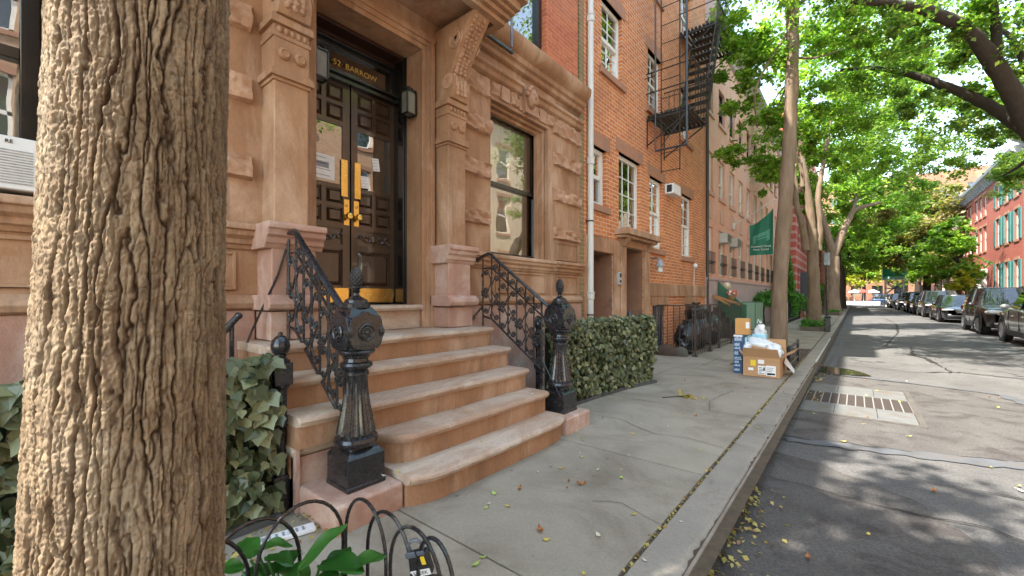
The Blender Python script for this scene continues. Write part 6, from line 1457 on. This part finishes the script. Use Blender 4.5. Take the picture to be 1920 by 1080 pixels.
    for ax in (fa, ra):
        for sx in (-1, 1):
            Mx = Matrix.Translation((sx * (W / 2 - .085), ax, Rw)) @ Matrix.Rotation(R(steer) if ax == fa else 0, 4, 'Z') @ Matrix.Rotation(R(90 * sx), 4, 'Y')
            w_ = MB(); w_.lathe([(Rw * .62, -.1), (Rw * .9, -.1), (Rw, -.07), (Rw, .075), (Rw * .95, .1), (Rw * .8, .112), (Rw * .66, .105), (Rw * .64, .06)], (0, 0, 0), 32); w_.xf(Mx); wh = w_.build('tyre', RUB, t)
            k = MB(); k.lathe([(Rw * .66, .1), (Rw * .63, .108), (Rw * .58, .07), (Rw * .2, .05), (Rw * .02, .05)], (0, 0, 0), 32)
            for s_ in range(7):
                n0 = len(k.v); k.prism([(Rw * .1, -.028), (Rw * .62, -.02), (Rw * .62, .02), (Rw * .1, .028)], 'z', .05, .098); k.xf(Matrix.Rotation(s_ * 2 * math.pi / 7, 4, 'Z'), n0)
            k.lathe([(.06, .05), (.055, .1), (.03, .106)], (0, 0, 0), 14); k.xf(Mx); k.build('rim', RIM, wh)
    # front: lights, grille, bumper, plate; rear lights
    def yf(q): return -hl + L * q
    for sx in (-1, 1):
        h = MB(); zc = .72 if not suv else .8; zc = zc if kind != 'sedan' else .66
        for i in range(5):
            pass
        n0 = len(h.v); h.ball((sx * W * .36, yf(.035), zc), (W * .125, .17, .085 if suv else .065), 14, 8); h.build('headlight', HEADL, t)
        h = MB().ball((sx * W * .445, yf(.07), zc + .01), (.05, .13, .06), 10, 6); h.build('indicator', lens, t)
        b_ = MB().ball((sx * W * .4, yf(.975), belt - .08), (W * .085, .13, .13 if suv else .07), 12, 8); b_.build('tail_light', REDL, t)
        f_ = MB().ball((sx * W * .33, yf(.01), .42), (.085, .07, .05), 12, 8); f_.build('fog_light', HEADL, t)
        m_ = MB().ball((sx * (W / 2 + .07), yb0 + .38, belt + .07), (.1, .055, .075), 12, 8); m_.tube([(sx * (W / 2 - .06), yb0 + .4, belt), (sx * (W / 2 + .05), yb0 + .38, belt + .04)], .025, 6); m_.build('mirror', pm, t)
        d_ = MB()
        for fy in (.36, .56): d_.box(min(sx * W / 2 * .985, sx * W / 2 * 1.012), max(sx * W / 2 * .985, sx * W / 2 * 1.012), yf(fy) + .1, yf(fy) + .26, belt - .2, belt - .17)
        d_.build('door_handle', pm, t)
        s_ = MB().box(min(sx * W / 2 * .97, sx * W / 2 * 1.008), max(sx * W / 2 * .97, sx * W / 2 * 1.008), fa + .5, ra - .5, zb - .02, zb + .12); s_.build('sill_trim', DKPL, t, bevel=.02)
        for fy in (.335, .55, .74): MB().box(min(sx * W / 2 * .98, sx * W / 2 * 1.0015), max(sx * W / 2 * .98, sx * W / 2 * 1.0015), yf(fy), yf(fy) + .009, zb + .14, belt - .05).build('door_gap', INK, t)
    gr = MB(); zc = .62 if kind == 'sedan' else .72
    gr.prism([(-W * .2, zc - .12), (W * .2, zc - .12), (W * .24, zc + .07), (-W * .24, zc + .07)], 'y', yf(-.004), yf(.03)); gr.build('grille', DKPL, t, bevel=.015)
    gb = MB()
    for i in range(4): gb.box(-W * .2, W * .2, yf(-.008), yf(-.002), zc - .1 + i * .045, zc - .085 + i * .045)
    gb.build('grille_bar', RIM, t)
    MB().prism([(-W * .38, .28), (W * .38, .28), (W * .36, .4), (-W * .36, .4)], 'y', yf(-.006), yf(.04)).build('lower_intake', DKPL, t, bevel=.02)
    MB().box(-.16, .16, yf(-.016), yf(-.012), .44, .52).build('licence_plate', PAPER, t)
    MB().box(-.16, .16, yf(1.0), yf(1.003), .6, .7).build('licence_plate', PAPER, t)
    MB().box(-W * .4, W * .4, yf(.99), yf(1.012), .34, .52).build('rear_bumper', DKPL, t, bevel=.03)
    w_ = MB()
    for sx in (-.3, .25): w_.tube([(sx, yb0 - .07, belt + .02), (sx + .3, yb0 + .06, belt + .16)], .009, 5)
    w_.build('wiper', DKPL, t)
    t.location = (x, y, RZ); t.rotation_euler = (0, 0, R(rz))
    return t
CARS = [('silver grey sport utility car nearest the camera at the right edge', 17.5, 4.6, 1.82, 1.66, (.33, .33, .3), 'suv', 180), ('dark brown compact sport utility car behind the silver one', 23.4, 4.5, 1.82, 1.68, (.03, .02, .018), 'suv', 0),
        ('black saloon with a wide dark grille behind the brown utility car', 32.9, 4.8, 1.85, 1.45, (.008, .009, .011), 'sedan', 0), ('tall charcoal utility car just past the black saloon', 39.6, 4.8, 1.9, 1.74, (.03, .033, .038), 'suv', 0),
        ('small bronze saloon fifth from the far end of the parked row', 45.4, 4.6, 1.8, 1.44, (.09, .055, .045), 'sedan', 0), ('dark blue grey utility car past the bronze saloon', 50.8, 4.7, 1.86, 1.7, (.02, .026, .036), 'suv', 0),
        ('dark pickup truck with its rear toward the street end', 57.5, 5.3, 1.95, 1.85, (.012, .014, .03), 'pickup', 0), ('white utility car near the shed at the end of the row', 69, 4.8, 1.85, 1.72, (.7, .7, .7), 'suv', 0), ('small white saloon beside the sidewalk shed', 75, 4.5, 1.8, 1.45, (.6, .62, .62), 'sedan', 0)]
for i, (lab, y, L, W, H, c, kd, rz) in enumerate(CARS):
    car(lab, 3.36 + W / 2 + (0 if i < 6 else -.2), y, L, W, H, paint('car_paint_%d' % i, c, .2 if i in (7, 8) else .4), kd, rz, steer=16 if i == 1 else 0)
car('blue sport utility car crossing the far junction sideways', 4.2, 91, 4.8, 1.9, 1.8, paint('blue_car_paint', (.02, .05, .12)), 'suv', 90, group='cars at the far junction')
# ---------------------------------------------------------------- boxes and small things on the pavement
def crumple(mb, c, r, seed, n=28, amp=.35):
    nu, nv = n, n // 2; b0 = len(mb.v)
    for i in range(nv + 1):
        th = math.pi * i / nv
        for k in range(nu):
            w = 2 * math.pi * k / nu
            q = 1 + amp * float(vnoise(np.array([k / nu * 7.]), np.array([i / nv * 5. + seed]), seed, 7)[0]) + .25 * amp * float(vnoise(np.array([k / nu * 20.]), np.array([i / nv * 13. + seed]), seed + 1, 20)[0])
            mb.v.append((c[0] + r[0] * q * math.sin(th) * math.cos(w), c[1] + r[1] * q * math.sin(th) * math.sin(w), c[2] - r[2] * q * math.cos(th)))
    for i in range(nv):
        for k in range(nu): l = (k + 1) % nu; mb.f.append((b0 + i * nu + k, b0 + i * nu + l, b0 + (i + 1) * nu + l, b0 + (i + 1) * nu + k))
cb = thing('cardboard_box', (-1.1, 7.58, 0), 'large open brown cardboard box stuffed with plastic wrap at the foot of the slim tree', 'box')
x0, x1, y0, y1, h = -1.34, -.86, 7.22, 7.98, .3; e = .006
a = MB(); a.box(x0, x1, y0, y0 + e, .004, h).box(x0, x1, y1 - e, y1, .004, h).box(x0, x0 + e, y0 + e, y1 - e, .004, h).box(x1 - e, x1, y0 + e, y1 - e, .004, h).box(x0 + e, x1 - e, y0 + e, y1 - e, .004, .012)
a.build('carton', CARD, cb)
def flap(name, p, q, out, up, w_, mt=CARD):
    p, q = Vector(p), Vector(q); d = Vector((out[0], out[1], up)).normalized() * w_; n_ = (q - p).cross(d).normalized() * .005; ins = (q - p) * .04
    v = [p, q, q + d - ins, p + d + ins]; m = MB(); m.add([tuple(k) for k in v] + [tuple(k + n_) for k in v], [(0, 1, 2, 3), (7, 6, 5, 4), (0, 1, 5, 4), (1, 2, 6, 5), (2, 3, 7, 6), (3, 0, 4, 7)]); m.build(name, mt, cb)
flap('flap', (x0, y0, h), (x1, y0, h), (0, -.35), .55, .16); flap('flap', (x1, y0, h), (x1, y1, h), (.8, 0), .5, .2); flap('flap', (x0, y1, h), (x1, y1, h), (0, .3), 1, .22); flap('flap', (x0, y0, h), (x0, y1, h), (-.5, 0), .6, .1)
a = MB(); a.quad((x0 + .2, y0 - .0015, .04), (x0 + .3, y0 - .0015, .04), (x0 + .3, y0 - .0015, .17), (x0 + .2, y0 - .0015, .17)).quad((x0 + .305, y0 - .0015, .03), (x0 + .43, y0 - .0015, .03), (x0 + .43, y0 - .0015, .18), (x0 + .305, y0 - .0015, .18)).quad((x0 + .2, y0 - .0015, .2), (x0 + .28, y0 - .0015, .2), (x0 + .28, y0 - .0015, .26), (x0 + .2, y0 - .0015, .26)).quad((x0 + .07, y0 - .0015, .09), (x0 + .14, y0 - .0015, .09), (x0 + .14, y0 - .0015, .13), (x0 + .07, y0 - .0015, .13))
a.build('shipping_label', PAPER, cb)
a = MB()
for i in range(5): a.box(x0 + .21, x0 + .21 + rnd(.03, .08), y0 - .0022, y0 - .0016, .05 + i * .022, .058 + i * .022); a.box(x0 + .315, x0 + .315 + rnd(.05, .1), y0 - .0022, y0 - .0016, .04 + i * .026, .046 + i * .026)
a.box(x0 + .27, x0 + .29, y0 - .0022, y0 - .0016, .1, .15); a.box(x0 + .32, x0 + .42, y0 - .0022, y0 - .0016, .045, .07); a.build('label_print', INK, cb)
a = MB().quad((x0 + .1, y0 - .0015, .16), (x0 + .17, y0 - .0015, .16), (x0 + .17, y0 - .0015, .25), (x0 + .1, y0 - .0015, .25)); a.build('warning_sticker', YELLOW, cb)
ib = thing('carton_insert', (-1.15, 7.55, .2), 'smaller brown carton poking out of the large open box', 'box')
a = MB().box(-.14, .14, -.12, .12, 0, .22); a.xf(Matrix.Translation((-1.17, 7.5, .2)) @ Matrix.Rotation(R(9), 4, 'Y') @ Matrix.Rotation(R(20), 4, 'Z')); a.build('carton', CARD, ib, bevel=.004)
a = MB().box(-.1, .0, -.1215, -.1205, .08, .15); a.xf(Matrix.Translation((-1.17, 7.5, .2)) @ Matrix.Rotation(R(9), 4, 'Y') @ Matrix.Rotation(R(20), 4, 'Z')); a.build('label', PAPER, ib)
pw = thing('plastic_wrap', (-1.1, 7.7, .3), 'heap of milky white plastic wrap filling the large open box', 'packaging')
a = MB(); crumple(a, (-1.2, 7.72, .42), (.2, .2, .12), 3); crumple(a, (-1.0, 7.62, .36), (.13, .18, .1), 5); crumple(a, (-.93, 7.4, .33), (.08, .12, .08), 7); a.build('wrap', WRAP, pw, ang=80)
a = MB(); crumple(a, (-1.32, 7.45, .38), (.07, .08, .09), 9); a.build('torn_sheet', WRAP, pw, ang=80)
a = MB(); a.add([(-.84, 7.5, .2), (-.72, 7.56, .05), (-.74, 7.85, .06), (-.85, 7.8, .26)], [(0, 1, 2, 3)]); a.build('paper_sheet', PAPER, pw)
tb = thing('tall_blue_box', (-1.43, 7.5, 0), 'tall narrow navy blue printed carton standing left of the open box', 'box')
a = MB().box(-1.5, -1.375, 7.36, 7.72, .004, .6); a.build('carton', BLUEB, tb, bevel=.004)
a = MB()
for i, (z, hh, w_) in enumerate(((.51, .06, .1), (.43, .05, .07), (.38, .035, .08), (.29, .06, .05), (.235, .025, .09), (.16, .04, .06), (.11, .03, .08), (.04, .035, .07))):
    for k in range(4): a.box(-1.485 + w_ * k / 4 * 1.05, -1.485 + w_ * (k + .7) / 4 * 1.05, 7.3585, 7.3595, z, z + hh * (1 if k % 2 else .8))
a.box(-1.49, -1.385, 7.358, 7.359, .215, .228); a.build('print', M('pale_box_print', (.5, .6, .7), None, 9, .5), tb)
a = MB().box(-1.5, -1.375, 7.358, 7.37, .575, .603); a.build('top_label', PAPER, tb)
lbx = thing('light_blue_pack', (-1.3, 7.75, 0), 'light blue film wrapped pack squeezed between navy box and open box', 'pack')
a = MB().box(-1.373, -1.35, 7.5, 7.95, .004, .56).box(-1.35, -1.15, 7.99, 8.2, .004, .58); a.build('pack', BLUEL, lbx, bevel=.008)
ob = thing('orange_box', (-1.42, 7.6, .605), 'small orange cardboard box balanced on the tall navy carton', 'box')
a = MB().box(-.09, .1, -.13, .13, 0, .25); Mo = Matrix.Translation((-1.41, 7.56, .606)) @ Matrix.Rotation(R(4), 4, 'Z'); a.xf(Mo); a.build('carton', CARDO, ob, bevel=.003)
a = MB().box(.06, .101, -.131, -.02, .1, .2); a.xf(Mo); a.build('label', PAPER, ob)
wb_ = thing('white_bag', (-1.33, 8.1, 0), 'crumpled white carrier bag behind the orange box', 'bag')
a = MB(); crumple(a, (-1.25, 8.12, .64), (.08, .08, .09), 15, 26, .35); a.build('bag', WHITE, wb_, ang=80)
for sx in (-.03, .03): MB().tube([(-1.26 + sx, 8.1, .76), (-1.26 + sx * .6, 8.1, .83), (-1.24 + sx * .2, 8.1, .76)], .008, 5).build('handle', WHITE, wb_)
# tree guard by the slim tree
tg = thing('tree_pit_guard', (-.9, 9, 0), 'short black steel guard at the kerb corner of the slim tree pit', 'tree guard')
a = MB()
for q in ((-.86, -.83, 8.2, 9.5),): a.box(q[0], q[1], q[2], q[3], .34, .38).box(q[0] + .004, q[1] - .004, q[2] + .03, q[3] - .03, .08, .11)
a.box(-.99, -.86, 8.2, 8.24, .34, .38)
a.build('rail', IRON, tg, bevel=.003)
a = MB()
for y in (8.2, 9.5): a.mark().box(-.865, -.825, y - .02, y + .02, -.01, .4)
a.mark().box(-1.0, -.97, 8.2, 8.24, -.01, .38)
a.each('post', IRON, tg, bevel=.003)
bd = thing('slanted_board', (-.95, 8.3, 0), 'dark board leaning in the corner of the tree guard', 'board')
a = MB().box(-.9, -.87, 8.28, 8.95, .0, .33); a.build('plank', DKPL, bd, bevel=.004)
# sign pole by the planted pit, black bin
sp_ = thing('sign_pole', (-.88, 20.6, 0), 'thin black street pole beside the planted pit', 'pole')
MB().tube([(-.88, 20.6, 0), (-.88, 20.6, 3.05)], .04, 10).build('shaft', IRON, sp_); MB().box(-.98, -.78, 20.55, 20.59, 2.45, 2.95).build('sign_plate', STEEL, sp_, bevel=.01); MB().lathe([(.08, 0), (.07, .2), (.045, .3)], (-.88, 20.6, 0), 12).build('base', IRON, sp_)
bn = thing('street_bin', (-.95, 18.3, 0), 'small black box at the corner of the planted pit', 'bin')
MB().box(-.84, -.68, 18.0, 18.3, 0, .5).build('body', IRON, bn, bevel=.015); MB().box(-.85, -.67, 17.99, 18.31, .5, .54).build('lid', DKPL, bn, bevel=.01)
# stoops / railings of farther houses, kept low
for i, (y, lab) in enumerate(((29.0, 'black iron stoop railings by the far end of the salmon house'), (38.0, 'black iron stoop railings in front of the banded brick house'))):
    t = thing('stoop_railing', (-2.6, y, 0), lab, 'railing', 'stoop railings farther down the pavement'); a = MB(); b = MB()
    for yy in (y, y + 1.3):
        b.tube([(-3.2, yy, 1.9), (-2.0, yy, .95), (-1.9, yy, .95)], .03, 6)
        for k in range(9): x = -3.15 + k * .14; a.tube([(x, yy, max(0, .9 - k * .13)), (x, yy, 1.88 - (x + 3.2) * .79)], .012, 5)
    a.build('baluster', IRON, t); b.build('handrail', IRON, t)
    a = MB()
    for k in range(5): a.box(-3.2, -2.1 - k * .2, y + .05, y + 1.25, k * .18, .18 + k * .18)
    a.build('step', LSTONE, t)
lf = thing('low_fence', (-2.5, 24, 0), 'low dark iron fence along the area beyond the pale green locker', 'fence')
a = MB(); 
for z in (.15, .95): a.box(-2.45, -2.42, 19.2, 28.7, z, z + .03)
a.build('rail', IRON, lf)
a = MB()
for i in range(78): a.box(-2.442, -2.428, 19.25 + i * .12, 19.264 + i * .12, 0, .98)
a.build('bar', IRON, lf)
wp = thing('tied_board', (-2.4, 22, 0), 'plain white panel tied to the low iron fence', 'panel')
MB().box(-2.41, -2.385, 21.3, 22.6, .05, .95).build('sheet', M('pale_lilac_sheet', (.6, .58, .66), None, 4, .6), wp, bevel=.004); MB().box(-2.412, -2.4, 21.4, 21.44, .9, .97).box(-2.412, -2.4, 22.4, 22.44, .9, .97).build('tie', INK, wp)
# ---- hoop fence round the foreground pit
hf = thing('hoop_fence', (-1.26, .4, 0), 'knee high black wire hoop fence round the foreground tree pit', 'fence')
def hoop(p, q, h=.44):
    p, q = Vector((*p, 0)), Vector((*q, 0)); c = (p + q) / 2; hw = (q - p) / 2; r_ = hw.length
    pts = [p + Vector((0, 0, -.02)), p + Vector((0, 0, h - r_ - .04))]
    for i in range(1, 15): w = math.pi * i / 15; pts.append(c - hw * math.cos(w) + Vector((0, 0, h - r_ - .04 + (r_ + .04) * math.sin(w))))
    pts += [q + Vector((0, 0, h - r_ - .04)), q + Vector((0, 0, -.02))]; m = MB().tube(pts, .0068, 8); m.build('hoop', IRON, hf)
A = (-1.58, .865); B = (-.94, .85)
for i in range(6): y = .865 - i * .165; hoop((-1.575 - .006 * i, y - .006), (-1.575 - .006 * i, y - .32))
for i, x in enumerate((-1.56, -1.41, -1.26, -1.11)): hoop((x, .862 + .004 * (i % 2)), (x + .28 - .1 * (i == 3), .858))
for i in range(5): y = .84 - i * .14; hoop((-.9 + .004 * i, y), (-.9 + .004 * i, y - .26))
pk = thing('padlock', (-1.12, .86, .3), 'black padlock with yellow mark and white sticker hung on the hoop fence', 'padlock')
Mk = Matrix.Translation((-1.115, .875, .335)) @ Matrix.Rotation(R(35), 4, 'Z') @ Matrix.Rotation(R(-14), 4, 'Y') @ Matrix.Rotation(R(10), 4, 'X')
a = MB().box(-.032, .036, -.014, .014, -.052, .03); a.xf(Mk); a.build('body', DKPL, pk, bevel=.005)
a = MB().tube([(-.02, 0, .02), (-.022, 0, .055), (-.01, 0, .07), (.012, 0, .07), (.022, 0, .055), (.02, 0, .02)], .0055, 8); a.xf(Mk); a.build('shackle', STEEL, pk)
a = MB().box(-.034, .0, -.02, -.0142, .022, .042).box(.004, .03, -.019, -.0142, .024, .04); a.xf(Mk); a.build('cap', M('blue_grey_plastic', (.1, .12, .15), None, 9, .4), pk, bevel=.002)
a = MB().box(.01, .024, -.0155, -.0145, -.012, .018); a.xf(Mk); a.build('mark', YELLOW, pk)
a = MB().box(-.036, .03, -.0165, -.0152, -.068, -.028); a.xf(Mk); st_ = a.build('sticker', PAPER, pk)
o = text('SHEEK\nZOMEK', .0175, (0, 0, 0), (0, 0, 0), INK, st_, ext=.0003); o.matrix_local = Matrix.Translation(-OFF[pk]) @ Mk @ Matrix.Translation((-.003, -.0172, -.048)) @ Matrix.Rotation(R(90), 4, 'X')
# paper strip by the plinth
ps_ = thing('paper_strip', (-2.2, .9, 0), 'white strip of packing foam lying beside the pink plinth block', 'litter')
a = MB().box(-.035, .035, -.16, .1, .003, .022); a.xf(Matrix.Translation((-2.19, .93, 0)) @ Matrix.Rotation(R(-14), 4, 'Z')); a.build('strip', PAPER, ps_, bevel=.003)
a = MB()
for i in range(7): a.box(-.02, .02, -.14 + i * .03, -.128 + i * .03, .022, .0228)
a.xf(Matrix.Translation((-2.19, .93, 0)) @ Matrix.Rotation(R(-14), 4, 'Z')); a.build('print', INKG, ps_)
# ---- fallen leaves: bigger ones one by one, gutter litter as a mass
def leafshape(L, W, curl, seed):
    rs = random.Random(seed); m = MB(); n = 7; V = []
    for i in range(n + 1):
        t = i / n; w = W * math.sin(math.pi * t) ** .8 * (1 if i % 2 else .82)
        V += [(-w, L * (t - .5), curl * (2 * t - 1) ** 2 + .4 * curl * rs.random()), (0, L * (t - .5), curl * .3), (w, L * (t - .5), curl * (2 * t - 1) ** 2 + .5 * curl * rs.random())]
    m.add(V, [f for i in range(n) for f in ((3 * i, 3 * i + 1, 3 * i + 4, 3 * i + 3), (3 * i + 1, 3 * i + 2, 3 * i + 5, 3 * i + 4))]); m.tube([(0, -L * .5, curl * .6), (0.003, -L * .72, .004)], .0012, 4); return m
LM = [M('yellow_leaf', (.55, .45, .09), (.5, .36, .06), 30, .7), M('pale_green_leaf', (.3, .42, .08), (.4, .48, .14), 30, .7), M('rust_leaf', (.38, .15, .04), (.3, .1, .03), 30, .75), M('bleached_leaf', (.6, .56, .42), (.5, .45, .32), 30, .8)]
proto = []
for i, (mt, lab) in enumerate(zip(LM, ('small yellow fallen leaf lying flat on the ground', 'pale green fallen leaf lying on the ground', 'curled rust brown fallen leaf on the ground', 'bleached cream fallen leaf on the ground'))):
    o = leafshape(.05, .015, .008 if i != 2 else .016, i).build('fallen_leaf', mt, ang=80); tag(o, lab, 'leaf', ('yellow', 'green', 'rust', 'cream')[i] + ' fallen leaves'); proto.append(o)
rl = random.Random(21); used = [False] * 4
spots = [(-1.36, 2.35, 2, 1.2), (-1.25, 1.75, 2, 1.1), (-1.0, 1.9, 3, .8), (-1.7, 1.9, 1, .9), (-1.62, 2.05, 2, .9), (-1.2, 2.6, 1, .9), (-1.5, 3.5, 0, .8), (-1.35, 3.9, 3, .8)]
for i in range(95): spots.append((rl.uniform(-2.2, -.62), 1.2 + 9 * rl.random() ** 1.5, rl.choice((0, 0, 1, 3, 3, 2)), rl.uniform(.35, .85)))
for i in range(60): spots.append((rl.uniform(-.5, 3.2), 1.3 + 8 * rl.random() ** 1.3, rl.choice((0, 0, 1, 3, 2)), rl.uniform(.5, 1.1)))
for i in range(8): spots.append((rl.uniform(-2.6, -1.95), rl.uniform(1.5, 3.0), rl.choice((0, 3)), .5))
for x, y, k, s_ in spots:
    z = .004 if x < -.58 else RZ + .012
    if x < -1.86 and y < 3.1: 
        j = max(i for i in range(5) if x < NX[i] - .03) if x < NX[0] - .03 else None
        if j is None: continue
        z = NZ[j] + .003
    if not used[k]: o = proto[k]; used[k] = True
    else: o = proto[k].copy(); COL.objects.link(o)
    o.location = (x, y, z); o.rotation_euler = (rl.uniform(-.15, .15), rl.uniform(-.15, .15), rl.uniform(0, 6.28)); o.scale = (s_,) * 3
rs = np.random.RandomState(9); n = 900
yy = 1. + 9 * rs.rand(n) ** 1.3; xx = -.545 + np.abs(rs.normal(0, .09, n)); keep = vnoise(yy * 1.7, yy * 0, 3) + rs.uniform(-.6, .3, n) > .02
P = np.stack([xx, yy, np.full(n, RZ + .012) + rs.rand(n) * .02], 1)[keep]
Pj = np.stack([-.785 + rs.normal(0, .006, 420), 1.2 + 9 * rs.rand(420), np.full(420, -.006) + .008 * rs.rand(420)], 1)
Pp = np.stack([rs.uniform(-1.74, -.84, 260), rs.uniform(8.2, 11.8, 260), np.full(260, .01) + rs.rand(260) * .02], 1)
Ph = np.stack([rs.uniform(-2.35, -2.05, 110), rs.uniform(.4, 1.05, 110), np.full(110, .008) + rs.rand(110) * .02], 1)
o = leafmesh('leaf_litter', np.concatenate([P[::2], P[1::2] + np.array([.0, .0, .004]), Ph]), .03, LITTER, None, 4, 1.4); tag(o, 'dry yellow and brown leaf litter drifted in the gutter and beside the plinth', 'leaf litter', kind='stuff')
o = leafmesh('joint_litter', np.concatenate([Pj, Pp]), .022, LITTER, None, 5, 1.2); tag(o, 'crumbs of dry leaf packed in the kerb joint and the far pit', 'leaf litter', kind='stuff')
tw = thing('fallen_twig', (-1.55, 5.2, 0), 'broken twig with yellowed leaves lying on the pavement past the hedge', 'twig')
MB().tube([(-1.78, 4.98, .006), (-1.66, 5.12, .01), (-1.5, 5.22, .012)], .005, 5).build('stem', BARK3, tw)
leafmesh('leaf', np.array([(-1.56, 5.2, .02)]) + np.random.RandomState(2).normal(0, 1, (40, 3)) * np.array([.06, .03, .008]), .06, LITTER, tw, 3, 1.)
# ---------------------------------------------------------------- camera, light
TH = math.atan((1605 - 960) / 785.)
cam = bpy.data.cameras.new('camera'); co_ = bpy.data.objects.new('camera', cam); COL.objects.link(co_)
co_.location = (0, 0, 1.2); co_.rotation_euler = (R(90), 0, TH)
cam.lens = 785 / 1920 * 36; cam.sensor_width = 36; cam.shift_y = 17 / 1920; cam.clip_end = 1500; cam.clip_start = .05
SC.camera = co_
w_ = bpy.data.worlds.new('World'); SC.world = w_; w_.use_nodes = True
nt = w_.node_tree; bg = nt.nodes['Background']; sk = nt.nodes.new('ShaderNodeTexSky'); sk.sky_type = 'NISHITA'
SUN = Vector((-.45, -.89, 0)).normalized(); EL = R(57)
sk.sun_disc = False; sk.sun_elevation = EL; sk.sun_rotation = math.atan2(SUN.x, SUN.y); sk.air_density = 1.; sk.dust_density = .5; sk.ozone_density = 2.5
tn = nt.nodes.new('ShaderNodeMix'); tn.data_type = 'RGBA'; tn.blend_type = 'MULTIPLY'; tn.inputs[0].default_value = 1; tn.inputs[7].default_value = (1.2, 1, .78, 1)
nt.links.new(sk.outputs[0], tn.inputs[6]); nt.links.new(tn.outputs[2], bg.inputs[0]); bg.inputs[1].default_value = .15
sl_d = bpy.data.lights.new('sun', 'SUN'); sl_d.energy = 2.2; sl_d.angle = R(.6); sl_d.color = (1, .95, .87)
so = bpy.data.objects.new('sun', sl_d); COL.objects.link(so)
dv = Vector((SUN.x * math.cos(EL), SUN.y * math.cos(EL), math.sin(EL)))
so.rotation_euler = dv.to_track_quat('Z', 'Y').to_euler(); so.location = (0, 0, 30)
SC.view_settings.view_transform = 'Standard'; SC.view_settings.look = 'None'; SC.view_settings.gamma = 1; SC.view_settings.exposure = 3.0
SC.cycles.use_denoising = True
SC.cycles.max_bounces = 8; SC.cycles.transparent_max_bounces = 12; SC.cycles.diffuse_bounces = 4; SC.cycles.glossy_bounces = 4
SC.cycles.sample_clamp_indirect = 8
